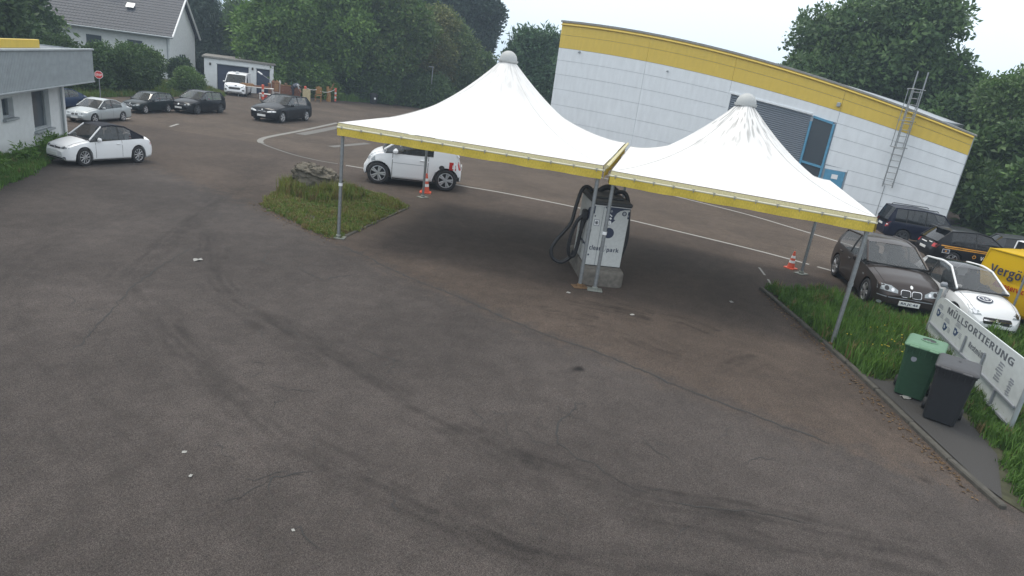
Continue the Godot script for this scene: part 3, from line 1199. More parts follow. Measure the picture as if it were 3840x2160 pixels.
func tent(label: String, c: Array, peak: float, dirt: float, key: String, shown: Array, Ht := 2.79) -> Node3D:
	var Hb := Ht - 0.29
	var origin: Vector2 = c[0]
	var t := thing("pavilion_tent", label, "tent", Vector3(origin.x, 0, origin.y), 0.0, "peaked pavilion tents")
	var at := func(u: float, v: float) -> Vector2:
		return (c[0].lerp(c[1], u)).lerp(c[3].lerp(c[2], u), v) - origin
	fabric_texture(key, dirt)
	var fm := StandardMaterial3D.new()
	fm.resource_name = key
	fm.albedo_texture = T[key]
	fm.albedo_color = lin(0.80, 0.80, 0.80)
	fm.roughness = 0.55
	fm.backlight_enabled = true
	fm.backlight = lin(0.24, 0.235, 0.22)
	var P := []
	var rings := 30
	var segs := 96
	for i in rings + 1:
		var r := lerpf(0.045, 1.0, pow(float(i) / rings, 1.25))
		var row := []
		for k in segs + 1:
			var a := TAU * k / segs + PI * 0.25
			var d := Vector2(cos(a), sin(a))
			var sq := d / maxf(absf(d.x), absf(d.y))
			var p := d.lerp(sq, smoothstep(0.05, 0.95, r)) * r
			var q: Vector2 = at.call(0.5 + 0.5 * p.x, 0.5 + 0.5 * p.y)
			# the cloth sags between the diagonals and stays a little high along them
			var diag := absf(sin(2.0 * (a - PI * 0.25) + PI * 0.5))
			var y := Ht + (peak - Ht) * pow(1.0 - r, 1.72) + 0.10 * (1.0 - diag) * sin(PI * r) * 0.6
			row.append(Vector3(q.x, y, q.y))
		P.append(row)
	var cg := Geo.new()
	cg.grid(P, Vector3.UP, true, true)
	obj("canopy", cg, fm, t)
	# seam welts along the four hips
	for k in 4:
		var wp := []
		for i in range(0, rings + 1, 2):
			wp.append(P[i][k * 24] + Vector3(0, 0.006, 0))
		var wg := Geo.new()
		wg.tube(wp, 0.004, 5)
		obj("hip_seam", wg, fm, t)
	var top: Vector2 = at.call(0.5, 0.5)
	var cap := Geo.new()
	var pf := []
	for k in 8:
		var a := 0.5 * PI * k / 7.0
		pf.append(Vector2(0.235 * cos(a), 0.235 * sin(a)))
	pf[7].x = 0.0
	cap.lathe([Vector2(0.25, -0.06), Vector2(0.262, -0.03), Vector2(0.262, 0.0), Vector2(0.235, 0.0)], 28, Transform3D(Basis.IDENTITY, Vector3(top.x, peak - 0.17, top.y)))
	cap.lathe(pf, 28, Transform3D(Basis.IDENTITY, Vector3(top.x, peak - 0.17, top.y)), true)
	mat("cap_" + key, lin(0.50, 0.52, 0.52), 0.6, 0.0, "streak", 3.0)
	M["cap_" + key].uv1_scale = Vector3(5, 0.8, 5)
	obj("peak_cap", cap, M["cap_" + key], t)
	var side := [[0, 1], [1, 2], [2, 3], [3, 0]]
	for s in 4:
		var a: Vector2 = c[side[s][0]] - origin
		var b: Vector2 = c[side[s][1]] - origin
		var u := (b - a).normalized()
		var o := Vector2(u.y, -u.x)
		if o.dot((a + b) * 0.5 - top) < 0.0:
			o = -o
		var out := Vector3(o.x, 0, o.y)
		var u3 := Vector3(u.x, 0, u.y)
		var L := a.distance_to(b)
		var A := Vector3(a.x, 0, a.y)
		var hem := []
		var val := []
		for row in 4:
			var hr := []
			var vr := []
			for k in 49:
				var d := L * k / 48.0
				var wob := 0.012 * sin(d * 7.0 + s) * row / 3.0 + 0.008 * sin(d * 17.0) * row / 3.0
				hr.append(A + u3 * d + Vector3(0, Ht - 0.012 - 0.022 * row, 0) + out * (0.012 + 0.006 * row))
				vr.append(A + u3 * d + Vector3(0, lerpf(Ht - 0.105, Hb, row / 3.0) + (0.006 * sin(d * 5.0) if row == 3 else 0.0), 0) + out * (0.035 + wob))
			hem.append(hr)
			val.append(vr)
		var hg := Geo.new()
		hg.grid(hem, out, true)
		obj("eave_hem", hg, M.hem, t)
		var vg := Geo.new()
		vg.grid(val, out, true)
		obj("valance", vg, M.valance, t)
		var tg := Geo.new()
		tg.tube([A + Vector3(0, Ht - 0.105, 0) + out * 0.02, A + u3 * L + Vector3(0, Ht - 0.105, 0) + out * 0.02], 0.024, 10)
		obj("eave_tube", tg, M.tube_cream, t)
		if s in shown:
			var nclip := 13
			for k in nclip:
				var d := 0.12 + (L - 0.24) * k / (nclip - 1.0)
				var p := A + u3 * d + Vector3(0, Ht - 0.10, 0) + out * 0.055
				var kg := Geo.new()
				kg.bbox(p + Vector3(0, 0.018, 0), Vector3(0.055, 0.016, 0.012), 0.004, Basis(u3, Vector3.UP, u3.cross(Vector3.UP)))
				kg.bbox(p - Vector3(0, 0.025, 0), Vector3(0.016, 0.05, 0.010), 0.003, Basis(u3, Vector3.UP, u3.cross(Vector3.UP)))
				obj("clip", kg, M.steel, t)
	for k in 4:
		var inw: Vector2 = (top - (c[k] - origin)).normalized() * 0.12
		var p: Vector2 = c[k] - origin + inw
		var pg := Geo.new()
		pg.tube([Vector3(p.x, 0.0, p.y), Vector3(p.x, Ht - 0.09, p.y)], 0.042, 12)
		var pole := obj("pole", pg, M.steel, t)
		var bg := Geo.new()
		bg.bbox(Vector3(p.x, 0.012, p.y), Vector3(0.34, 0.022, 0.26), 0.006, Basis(Vector3.UP, 0.3 * k))
		bg.lathe([Vector2(0.07, 0.02), Vector2(0.07, 0.07), Vector2(0.043, 0.09)], 12, Transform3D(Basis.IDENTITY, Vector3(p.x, 0, p.y)))
		obj("base_plate", bg, M.rust if k == 1 else M.base_plate, pole)
		var cl := Geo.new()
		cl.lathe([Vector2(0.044, 1.30), Vector2(0.05, 1.30), Vector2(0.05, 1.37), Vector2(0.044, 1.37)], 12, Transform3D(Basis.IDENTITY, Vector3(p.x, 0, p.y)))
		obj("pole_sleeve", cl, M.pvc_white if k == 0 else M.steel, pole)
	return t


func tents() -> void:
	mat("hem", lin(0.66, 0.60, 0.34), 0.6, 0.0, "streak", 1.0)
	mat("valance", lin(0.76, 0.58, 0.075), 0.6, 0.0, "streak", 1.0)
	M.valance.uv1_scale = Vector3(1.6, 0.5, 1.6)
	M.valance.backlight_enabled = true
	M.valance.backlight = lin(0.18, 0.18, 0.18)
	mat("hem_cream", lin(0.62, 0.56, 0.36), 0.6, 0.0, "soft", 1.0)
	mat("tube_cream", lin(0.60, 0.58, 0.44), 0.5)
	mat("base_plate", lin(0.28, 0.30, 0.27), 0.8, 0.2, "mottle", 3.0)
	tent("white peaked pavilion tent shading the white two-seater and mossy rock", [Vector2(-4.53, -15.25), Vector2(1.58, -13.85), Vector2(2.88, -20.45), Vector2(-3.5, -21.75)], 4.86, 0.10, "fabric_clean", [0, 3, 1])
	var b := tent("white peaked pavilion tent with grey streaks below its cap", [Vector2(1.76, -13.80), Vector2(6.62, -12.15), Vector2(8.30, -18.1), Vector2(3.04, -20.35)], 4.58, 0.38, "fabric_streaked", [0, 1], 2.71)
	# rain gutter laced between the two tents
	var g := Geo.new()
	var o := Vector3(1.76, 0, -13.80)
	var a := Vector3(1.67, 2.775, -13.85) - o
	var e := Vector3(2.96, 2.775, -20.4) - o
	var path := []
	for k in 41:
		path.append(a.lerp(e, k / 40.0) + Vector3(0, 0.02 * absf(sin(k * 1.57)), 0))
	g.tube(path, 0.035, 6)
	obj("valley_gutter", g, M.hem, b)
	# the neighbouring tent whose corner comes into view by the vans
	var c := thing("stall_tent", "corner of a cream tent roof on a thin pole beside the yellow van", "tent", Vector3(11.75, 0, -14.9))
	var rf := Geo.new()
	var P := []
	for i in 9:
		var row := []
		for k in 9:
			var x := 3.2 * i / 8.0
			var z := 3.6 * k / 8.0
			row.append(Vector3(x + 0.15, 2.02 + 0.9 * pow(minf(x / 1.6, 2.0 - x / 1.6) * 0.5 + minf(z / 1.8, 2.0 - z / 1.8) * 0.5, 1.4), z - 0.1))
		P.append(row)
	rf.grid(P, Vector3.UP, true)
	obj("canopy", rf, M.hem_cream, c)
	var vg := Geo.new()
	for f in [[Vector3(0.15, 2.02, -0.1), Vector3(3.35, 2.02, -0.1), Vector3(0, 0, -1)], [Vector3(0.15, 2.02, -0.1), Vector3(0.15, 2.02, 3.5), Vector3(-1, 0, 0)]]:
		vg.quad(f[0], f[1], f[1] - Vector3(0, 0.24, 0), f[0] - Vector3(0, 0.24, 0), f[2])
	obj("valance", vg, M.hem_cream, c)
	for p in [Vector3(0.2, 0, -0.05), Vector3(3.3, 0, -0.05), Vector3(0.2, 0, 3.45)]:
		var pg := Geo.new()
		pg.tube([p, p + Vector3(0, 2.02, 0)], 0.026, 10)
		obj("pole", pg, M.steel, c)


# ------------------------------------------------------------------ vacuum station
func vacuum_station() -> void:
	var s := thing("vacuum_station", "white coin vacuum cabinet with black hoses on concrete plinth under tents", "vacuum machine", Vector3(1.60, 0, -14.15), deg_to_rad(7))
	# local: x to the side, z towards the camera, cabinet front at z = -0.42
	var pl := Geo.new()
	var top := round_rect(0.0, -2.35, 0.97, 0.0, 0.2, 5)
	var P := []
	for lv in [[0.0, 0.0], [0.29, 0.0], [0.34, 0.02], [0.36, 0.06]]:
		var row := []
		for p in top:
			var q: Vector2 = p
			var cc := Vector2(0.485, -1.17)
			var d := q - cc
			row.append(Vector3(q.x - signf(d.x) * lv[1], lv[0], q.y - signf(d.y) * lv[1]))
		row.append(row[0])
		P.append(row)
	pl.grid(P, Vector3(0.485, 0.1, -1.17), false, true)
	for i in range(1, top.size() - 1):
		pl.tri(P[3][0], P[3][i], P[3][i + 1], Vector3.UP)
	mat("plinth", lin(0.185, 0.170, 0.148), 0.92, 0.0, "mottle", 0.9)
	obj("plinth", pl, M.plinth, s)
	var cb := Geo.new()
	cb.bbox(Vector3(0.49, 1.09, -1.13), Vector3(0.86, 1.44, 1.42), 0.015)
	mat("cabinet", lin(0.56, 0.58, 0.57), 0.5, 0.0, "faint", 1.0)
	var cab := obj("cabinet", cb, M.cabinet, s)
	var ft := Geo.new()
	ft.box(Vector3(0.49, 0.366, -1.13), Vector3(0.84, 0.02, 1.40))
	obj("base_frame", ft, M.black, s)
	var ld := Geo.new()
	ld.bbox(Vector3(0.49, 1.86, -1.13), Vector3(0.93, 0.10, 1.5), 0.03)
	ld.bbox(Vector3(0.47, 1.93, -1.25), Vector3(0.7, 0.06, 1.1), 0.025)
	mat("lid", lin(0.05, 0.052, 0.055), 0.55, 0.0, "soft", 2.0)
	obj("lid", ld, M.lid, s)
	var lt := Geo.new()
	lt.box(Vector3(0.49, 1.80, -0.412), Vector3(0.87, 0.012, 0.012))
	obj("trim_strip", lt, M.print_white, s)
	# door edges on the front
	var de := Geo.new()
	de.box(Vector3(0.30, 1.08, -0.4185), Vector3(0.008, 1.40, 0.006))
	obj("door_gap", de, M.seam, cab)
	var zf := -0.4195
	var X := Transform3D(Basis.IDENTITY, Vector3(0.06, 0.0, 0.0))
	var art := [
		[pts2([0.27, 1.775, 0.30, 1.74, 0.335, 1.66, 0.355, 1.57, 0.36, 1.50, 0.315, 1.51, 0.415, 1.355, 0.55, 1.50, 0.505, 1.51, 0.52, 1.58, 0.56, 1.66, 0.63, 1.72, 0.72, 1.75, 0.86, 1.765, 0.86, 1.785, 0.27, 1.79]), "print_dark"],
		[disc(0.445, 1.18, 0.125, 0.125, 28), "print_dark"],
		[disc(0.735, 1.665, 0.055, 0.055, 18), "print_dark"],
		[rect(0.82, 1.55, 0.855, 1.72), "print_dark"],
		[rect(0.01, 1.60, 0.045, 1.78), "print_dark"],
		[rect(0.06, 1.32, 0.19, 1.47), "print_grey"],
		[disc(0.065, 1.545, 0.018, 0.018, 10), "print_dark"],
		[disc(0.055, 0.62, 0.02, 0.025, 10), "print_dark"],
	]
	for a in art:
		var g := Geo.new()
		g.prism(a[0], zf, zf + 0.003, X)
		obj("printed_panel", g, M[a[1]], cab)
	var art2 := [
		[disc(0.735, 1.665, 0.040, 0.040, 18), "print_grey"], [disc(0.735, 1.665, 0.016, 0.026, 12), "print_white"],
		[disc(0.420, 1.425, 0.045, 0.05, 16), "print_white"], [pts2([0.408, 1.39, 0.432, 1.39, 0.42, 1.45]), "print_grey"],
		[pts2([0.40, 1.69, 0.43, 1.66, 0.46, 1.69, 0.43, 1.735]), "print_grey"],
		[pts2([0.39, 1.61, 0.405, 1.625, 0.465, 1.585, 0.45, 1.565]), "print_white"],
		[pts2([0.395, 1.53, 0.43, 1.555, 0.465, 1.52, 0.43, 1.495]), "print_white"],
		[rect(0.075, 1.335, 0.175, 1.455), "print_white"], [disc(0.125, 1.395, 0.038, 0.045, 14), "print_grey"],
		[rect(0.825, 1.60, 0.85, 1.64), "print_grey"],
	]
	for a in art2:
		var g := Geo.new()
		g.prism(a[0], zf + 0.003, zf + 0.006, X)
		obj("printed_mark", g, M[a[1]], cab)
	lettering(cab, "clean", M.print_dark, Vector3(0.255, 0.80, zf + 0.001), Basis.IDENTITY, 0.29, 0.115)
	lettering(cab, "park", M.print_dark, Vector3(0.675, 0.77, zf + 0.001), Basis.IDENTITY, 0.29, 0.135)
	var em := Geo.new()
	em.prism(pts2([0.42, 0.87, 0.51, 0.87, 0.51, 0.79, 0.465, 0.72, 0.42, 0.79]), zf, zf + 0.003)
	obj("emblem", em, M.print_grey, cab)
	var em2 := Geo.new()
	em2.prism(pts2([0.43, 0.86, 0.50, 0.86, 0.50, 0.795, 0.465, 0.74, 0.43, 0.795]), zf + 0.003, zf + 0.005)
	em2.prism(pts2([0.447, 0.84, 0.465, 0.80, 0.483, 0.84, 0.49, 0.83, 0.465, 0.765, 0.44, 0.83]), zf + 0.005, zf + 0.007)
	obj("emblem_field", em2, M.cabinet, cab)
	# dark pattern and lettering on the flank
	var F := Transform3D(Basis(Vector3(0, 0, -1), Vector3.UP, Vector3(1, 0, 0)), Vector3(0.056, 0, -0.42))
	var fl := Geo.new()
	fl.prism(pts2([0.05, 1.60, 0.12, 1.75, 0.24, 1.70, 0.42, 1.66, 0.62, 1.50, 0.60, 1.36, 0.44, 1.33, 0.30, 1.42, 0.16, 1.48]), -0.001, 0.003, F)
	obj("printed_panel", fl, M.print_dark, cab)
	var FB := Basis(Vector3(0, 0, 1), Vector3.UP, Vector3(-1, 0, 0))
	lettering(cab, "clean park", M.print_dark, Vector3(0.056, 0.80, -1.0), FB, 0.9, 0.11)
	# hoses and nozzle holders
	mat("hose", lin(0.022, 0.022, 0.024), 0.5)
	var h1 := smooth_path([Vector3(0.25, 1.90, -1.35), Vector3(0.05, 2.05, -1.32), Vector3(-0.10, 1.96, -1.28), Vector3(-0.19, 1.55, -1.22), Vector3(-0.26, 1.15, -1.18), Vector3(-0.52, 0.75, -1.16), Vector3(-0.64, 0.48, -1.14), Vector3(-0.58, 0.26, -1.12), Vector3(-0.36, 0.18, -1.10), Vector3(-0.15, 0.34, -1.08), Vector3(-0.10, 0.52, -1.06)], 6)
	var h2 := smooth_path([Vector3(-0.02, 1.45, -0.92), Vector3(-0.16, 1.28, -0.94), Vector3(-0.24, 0.95, -0.98), Vector3(-0.26, 0.60, -1.0), Vector3(-0.20, 0.40, -1.02), Vector3(-0.09, 0.42, -1.0), Vector3(-0.05, 0.72, -0.98), Vector3(-0.03, 1.10, -0.96)], 6)
	for h in [h1, h2]:
		var g := Geo.new()
		g.tube(h, 0.045, 10)
		var o := obj("hose", g, M.hose, s)
		var rib := Geo.new()
		for k in range(2, h.size() - 2, 2):
			rib.tube([h[k], h[k].lerp(h[k + 1], 0.35)], 0.050, 10)
		obj("hose_ribs", rib, M.hose, o)
	var nz := Geo.new()
	nz.tube([Vector3(-0.03, 1.10, -0.96), Vector3(-0.01, 1.35, -0.95)], [0.05, 0.07], 10)
	nz.bbox(Vector3(0.0, 1.46, -0.93), Vector3(0.14, 0.22, 0.22), 0.03)
	obj("nozzle_holder", nz, M.plastic_black, s)
	var h3 := smooth_path([Vector3(0.62, 1.90, -1.2), Vector3(0.74, 2.04, -1.1), Vector3(0.92, 2.02, -1.05), Vector3(1.02, 1.75, -0.98), Vector3(1.06, 1.35, -0.9), Vector3(1.08, 0.95, -0.85), Vector3(1.02, 0.58, -0.85), Vector3(0.97, 0.50, -0.95), Vector3(0.98, 0.8, -1.0), Vector3(0.97, 1.3, -1.0)], 6)
	var g3 := Geo.new()
	g3.tube(h3, 0.05, 10)
	obj("hose", g3, M.hose, s)
	var bag := Geo.new()
	bag.bbox(Vector3(0.985, 1.12, -0.78), Vector3(0.12, 0.62, 0.3), 0.05)
	obj("nozzle_holder", bag, M.plastic_black, s)
	var tube2 := Geo.new()
	tube2.tube(smooth_path([Vector3(0.35, 1.93, -1.5), Vector3(0.5, 2.06, -1.45), Vector3(0.66, 2.08, -1.38), Vector3(0.80, 1.98, -1.3)], 5), 0.07, 10)
	obj("suction_pipe", tube2, M.hose, s)


# ------------------------------------------------------------------ vehicles
func lerp_list(p: Array, x: float) -> float:
	if x <= p[0].x:
		return p[0].y
	for i in p.size() - 1:
		if x <= p[i + 1].x:
			return lerpf(p[i].y, p[i + 1].y, (x - p[i].x) / (p[i + 1].x - p[i].x))
	return p[-1].y


func soft_list(p: Array, x: float, w: float) -> float:
	var s := 0.0
	for k in [-1.0, -0.5, 0.0, 0.5, 1.0]:
		s += lerp_list(p, x + k * w)
	return s / 5.0


class Shell:
	var X := PackedFloat32Array()
	var W := PackedFloat32Array()
	var YB := PackedFloat32Array()
	var YS := PackedFloat32Array()
	var YT := PackedFloat32Array()
	const F := [[0.95, 0.0], [0.985, 0.14], [1.0, 0.45], [0.99, 0.80], [0.95, 1.0]]

	func idx(x: float) -> int:
		var lo := 0
		var hi := X.size() - 2
		while lo < hi:
			var m := (lo + hi + 1) / 2
			if X[m] <= x:
				lo = m
			else:
				hi = m - 1
		return lo

	func val(a: PackedFloat32Array, i: int, t: float) -> float:
		return a[i] + (a[i + 1] - a[i]) * t

	# half width of the body at station x and height y, -1 outside
	func half(x: float, y: float) -> float:
		if x < X[0] or x > X[X.size() - 1]:
			return -1.0
		var i := idx(x)
		var t := clampf((x - X[i]) / (X[i + 1] - X[i]), 0.0, 1.0)
		var w := val(W, i, t)
		var yb := val(YB, i, t)
		var ys := val(YS, i, t)
		var yt := val(YT, i, t)
		if y < yb or y > yt + 0.001:
			return -1.0
		if y <= ys:
			var f := (y - yb) / maxf(ys - yb, 0.001)
			for k in 4:
				if f <= F[k + 1][1]:
					return w * lerpf(F[k][0], F[k + 1][0], (f - F[k][1]) / (F[k + 1][1] - F[k][1]))
			return w * 0.95
		var f2 := (y - ys) / maxf(yt - ys, 0.001)
		if f2 < 0.35:
			return w * lerpf(0.95, 0.86, f2 / 0.35)
		if f2 < 0.85:
			return w * lerpf(0.86, 0.5, (f2 - 0.35) / 0.5)
		return w * lerpf(0.5, 0.0, (f2 - 0.85) / 0.15)

	func front(z: float, y: float) -> float:
		var x := X[X.size() - 1]
		while x > 0.0 and half(x, y) < absf(z):
			x -= 0.03
		var lo := x
		var hi := x + 0.03
		for k in 6:
			var m := (lo + hi) * 0.5
			if half(m, y) >= absf(z):
				lo = m
			else:
				hi = m
		return minf(lo, X[X.size() - 1])

	func rear(z: float, y: float) -> float:
		var x := X[0]
		while x < 0.0 and half(x, y) < absf(z):
			x += 0.03
		var lo := x
		var hi := x - 0.03
		for k in 6:
			var m := (lo + hi) * 0.5
			if half(m, y) >= absf(z):
				lo = m
			else:
				hi = m
		return maxf(lo, X[0])


# a polygon laid on the shell: mode "f" (z, y from the front), "r" (from behind), "s" (x, y on the flank sz)
func patch(sh: Shell, poly: Array, mode: String, sz: float, off: float, g: Geo, cell := 0.09) -> void:
	var pp := PackedVector2Array(poly)
	var lo := pp[0]
	var hi := pp[0]
	for p in pp:
		lo = lo.min(p)
		hi = hi.max(p)
	var nx := int((hi.x - lo.x) / cell) + 1
	var ny := int((hi.y - lo.y) / cell) + 1
	for i in nx:
		for j in ny:
			var a := lo + Vector2((hi.x - lo.x) * i / nx, (hi.y - lo.y) * j / ny)
			var b := lo + Vector2((hi.x - lo.x) * (i + 1) / nx, (hi.y - lo.y) * (j + 1) / ny)
			for part in Geometry2D.intersect_polygons(pp, PackedVector2Array([a, Vector2(b.x, a.y), b, Vector2(a.x, b.y)])):
				var idx := Geometry2D.triangulate_polygon(part)
				for k in range(0, idx.size(), 3):
					var q := []
					for m in 3:
						var p: Vector2 = part[idx[k + m]]
						if mode == "f":
							q.append(Vector3(sh.front(p.x, p.y) + off, p.y, p.x))
						elif mode == "r":
							q.append(Vector3(sh.rear(p.x, p.y) - off, p.y, p.x))
						else:
							q.append(Vector3(p.x, p.y, sz * (maxf(sh.half(p.x, p.y), 0.3) + off)))
					g.tri(q[0], q[1], q[2], Vector3(1, 0.2, 0) if mode == "f" else Vector3(-1, 0.2, 0) if mode == "r" else Vector3(0, 0.1, sz))


func mirrored(poly: Array) -> Array:
	var out := []
	for p in poly:
		out.append(Vector2(-p.x, p.y))
	out.reverse()
	return out


func wheel_meshes(r: float, w: float, style: String) -> Array:
	var ty := Geo.new()
	var ri := r * 0.70
	var X := Transform3D(Basis(Vector3.RIGHT, PI * 0.5), Vector3.ZERO)
	ty.lathe([Vector2(ri * 0.97, -w * 0.42), Vector2(ri * 1.03, -w * 0.5), Vector2(r * 0.93, -w * 0.5), Vector2(r * 0.985, -w * 0.42), Vector2(r, -w * 0.30), Vector2(r, w * 0.30), Vector2(r * 0.985, w * 0.42), Vector2(r * 0.93, w * 0.5), Vector2(ri * 1.03, w * 0.5), Vector2(ri * 0.97, w * 0.42)], 32, X, true)
	var rim := Geo.new()
	# outer face towards +z after the turn
	rim.lathe([Vector2(ri * 0.985, w * 0.25), Vector2(ri * 1.0, w * 0.46), Vector2(ri * 0.95, w * 0.47), Vector2(ri * 0.90, w * 0.40)], 32, X)
	var n := 5
	var wd := 0.075
	if style == "ten":
		n = 10
		wd = 0.032
	elif style == "double":
		n = 5
		wd = 0.040
	for k in n:
		var pairs := [0.0]
		if style == "double":
			pairs = [-0.17, 0.17]
		for dp in pairs:
			var a: float = TAU * k / n + dp
			var dir := Vector3(cos(a), sin(a), 0)
			var sd := Vector3(-sin(a), cos(a), 0)
			var b := Basis(dir, sd, Vector3(0, 0, 1))
			rim.bbox(dir * ri * 0.54 + Vector3(0, 0, w * 0.40), Vector3(ri * 0.86, wd * 1.05, 0.035), 0.008, b)
	rim.lathe([Vector2(ri * 0.22, w * 0.30), Vector2(ri * 0.22, w * 0.44), Vector2(ri * 0.15, w * 0.48), Vector2(0.0, w * 0.48)], 16, X)
	var back := Geo.new()
	back.lathe([Vector2(0.0, -w * 0.45), Vector2(ri * 0.98, -w * 0.45), Vector2(ri * 0.98, w * 0.15), Vector2(0.0, w * 0.15)], 24, X)
	return [ty.mesh(), rim.mesh(), back.mesh()]


func car(called: String, label: String, sp: Dictionary, at: Vector3, yaw: float, scl: Vector3) -> Node3D:
	var root := thing(called, label, sp.get("category", "car"), at, deg_to_rad(yaw), sp.get("group", "parked vehicles"))
	root.scale = scl
	var wb: float = sp.wb
	var F: float = wb * 0.5 + sp.lf
	var R: float = -(wb * 0.5 + sp.lr)
	var wm: float = sp.w * 0.5
	var body: Material = M[sp.paint]
	var r: float = sp.get("wr", 0.315)
	var ra: float = r + sp.get("arch", 0.055)
	var sh := Shell.new()
	var xs := []
	for d in [0.0, 0.012, 0.03, 0.06, 0.10]:
		xs.append(R + d)
		xs.append(F - d)
	var x := R + 0.15
	while x < F - 0.13:
		xs.append(x)
		x += 0.05
	xs.sort()
	var top := pts2(sp.top)
	var shl := pts2(sp.sh)
	var bot := pts2(sp.bot)
	for q in xs:
		var tf := clampf((q - (F - 0.9)) / 0.9, 0.0, 1.0)
		var sf := clampf((q - (F - 0.28)) / 0.28, 0.0, 1.0)
		var tr := clampf(((R + 0.9) - q) / 0.9, 0.0, 1.0)
		var sr := clampf(((R + 0.22) - q) / 0.22, 0.0, 1.0)
		var k: float = 1.0 - sp.get("nose", 0.13) * pow(tf, 2.2) - sp.get("corner", 0.20) * sf * sf - sp.get("tail", 0.07) * pow(tr, 2.2) - 0.14 * sr * sr
		sh.X.append(q)
		sh.W.append(wm * k)
		var yb := soft_list(bot, q, 0.04)
		var ys := soft_list(shl, q, 0.09)
		sh.YB.append(yb)
		sh.YS.append(maxf(ys, yb + 0.05))
		sh.YT.append(maxf(soft_list(top, q, 0.06), maxf(ys, yb + 0.05) + 0.012))
	var gh := pts2(sp.gh)
	var x0: float = gh[0].x
	var x3: float = gh[gh.size() - 1].x
	var open_bed := false
	# lower body
	var lower := Geo.new()
	for sz in [-1.0, 1.0]:
		var rows := []
		for i in sh.X.size():
			var q := sh.X[i]
			var arch := 0.0
			for ax in [wb * 0.5, -wb * 0.5]:
				var d := absf(q - ax)
				if d < ra:
					arch = maxf(arch, r + sqrt(ra * ra - d * d))
			var w := sh.W[i]
			var yb := sh.YB[i]
			var ys := sh.YS[i]
			var row := [Vector3(q, yb, 0), Vector3(q, yb, sz * w * 0.60), Vector3(q, maxf(yb, arch), sz * w * 0.62)]
			for f in Shell.F:
				row.append(Vector3(q, maxf(lerpf(yb, ys, f[1]), minf(arch, ys - 0.03)), sz * w * f[0]))
			rows.append(row)
		lower.grid(rows, Vector3(0, 0.5, 0))
	# bonnet and boot lid
	for seg in [[x0 - 0.02, F], [R, x3 + 0.02]]:
		var rows := []
		for i in sh.X.size():
			var q := sh.X[i]
			if q < seg[0] - 0.03 or q > seg[1] + 0.001:
				continue
			var w := sh.W[i]
			var ys := sh.YS[i]
			var dy := sh.YT[i] - ys
			var row := []
			for p in [[-0.95, 0.0], [-0.86, 0.35], [-0.70, 0.62], [-0.5, 0.85], [-0.25, 0.96], [0.0, 1.0], [0.25, 0.96], [0.5, 0.85], [0.70, 0.62], [0.86, 0.35], [0.95, 0.0]]:
				row.append(Vector3(q, ys + dy * p[1], w * p[0]))
			rows.append(row)
		if rows.size() > 1:
			lower.grid(rows, Vector3.UP, true)
	# close nose and tail
	for e in [0, sh.X.size() - 1]:
		var q := sh.X[e]
		var o := Vector3(-1, 0, 0) if e == 0 else Vector3(1, 0, 0)
		var ring := []
		for f in Shell.F:
			ring.append(Vector3(q, lerpf(sh.YB[e], sh.YS[e], f[1]), sh.W[e] * f[0]))
		for p in [[0.86, 0.35], [0.5, 0.85], [0.0, 1.0], [-0.5, 0.85], [-0.86, 0.35]]:
			ring.append(Vector3(q, sh.YS[e] + (sh.YT[e] - sh.YS[e]) * p[1], sh.W[e] * p[0]))
		for k in 5:
			var f = Shell.F[4 - k]
			ring.append(Vector3(q, lerpf(sh.YB[e], sh.YS[e], f[1]), -sh.W[e] * f[0]))
		var c := Vector3(q + o.x * 0.012, (sh.YB[e] + sh.YT[e]) * 0.5, 0)
		for k in ring.size():
			lower.tri(c, ring[k], ring[(k + 1) % ring.size()], o)
	obj("body", lower, body, root)

	# cabin
	var bwf := 0.945
	var rw: float = wm * sp.get("roofw", 0.72)
	var y_roof := 0.0
	for p in gh:
		y_roof = maxf(y_roof, p.y)
	var side_at := func(q: float, y: float) -> float:
		var i := sh.idx(q)
		var bw := minf(sh.W[i] * bwf, wm * bwf)
		var ys := sh.YS[i]
		var t := clampf((y - ys) / maxf(y_roof - ys, 0.01), 0.0, 1.0)
		return lerpf(bw, rw, pow(t, 1.25))
	var prof := gh.duplicate()
	prof.reverse()
	var gl_l := Geo.new()
	var gl_r := Geo.new()
	var quarter := Geo.new()
	var xq: float = sp.get("quarter", x3)
	var xf: float = sp.get("front_quarter", x0)
	for sz in [-1.0, 1.0]:
		var secs := [[x3, xq, quarter], [xq, xf, gl_l if sz < 0 else gl_r], [xf, x0, quarter]]
		for sc in secs:
			if sc[1] - sc[0] < 0.01:
				continue
			var rows := []
			var n := maxi(3, int((sc[1] - sc[0]) / 0.07))
			for k in n + 1:
				var q := lerpf(sc[0], sc[1], float(k) / n)
				var i := sh.idx(q)
				var ys := sh.YS[i] - 0.01
				var yt := maxf(lerp_list(prof, q), ys + 0.005)
				var row := []
				for m in 6:
					var y := lerpf(ys, yt, m / 5.0)
					row.append(Vector3(q, y, sz * float(side_at.call(q, y))))
				rows.append(row)
			sc[2].grid(rows, Vector3(0, 0, sz), true)
	var glass: Material = M[sp.get("glass", "glass")]
	obj("side_window", gl_l, glass, root)
	obj("side_window", gl_r, glass, root)
	var roof_m: Material = M[sp.get("roof", sp.paint)]
	if not quarter.V.is_empty():
		obj("quarter_panel", quarter, M[sp.get("quarter_paint", sp.get("roof", sp.paint))], root)
	var across := func(a: Vector2, b: Vector2, bulge: float, lift: float, n: int) -> Geo:
		var rows := []
		for k in n + 1:
			var q := a.lerp(b, float(k) / n)
			var zz: float = side_at.call(q.x, q.y)
			var row := []
			for m in 9:
				var t := -1.0 + m / 4.0
				row.append(Vector3(q.x + bulge * (1.0 - t * t), q.y + lift * (1.0 - t * t), zz * t))
			rows.append(row)
		var g := Geo.new()
		g.grid(rows, Vector3(signf(bulge), 1, 0), true)
		return g
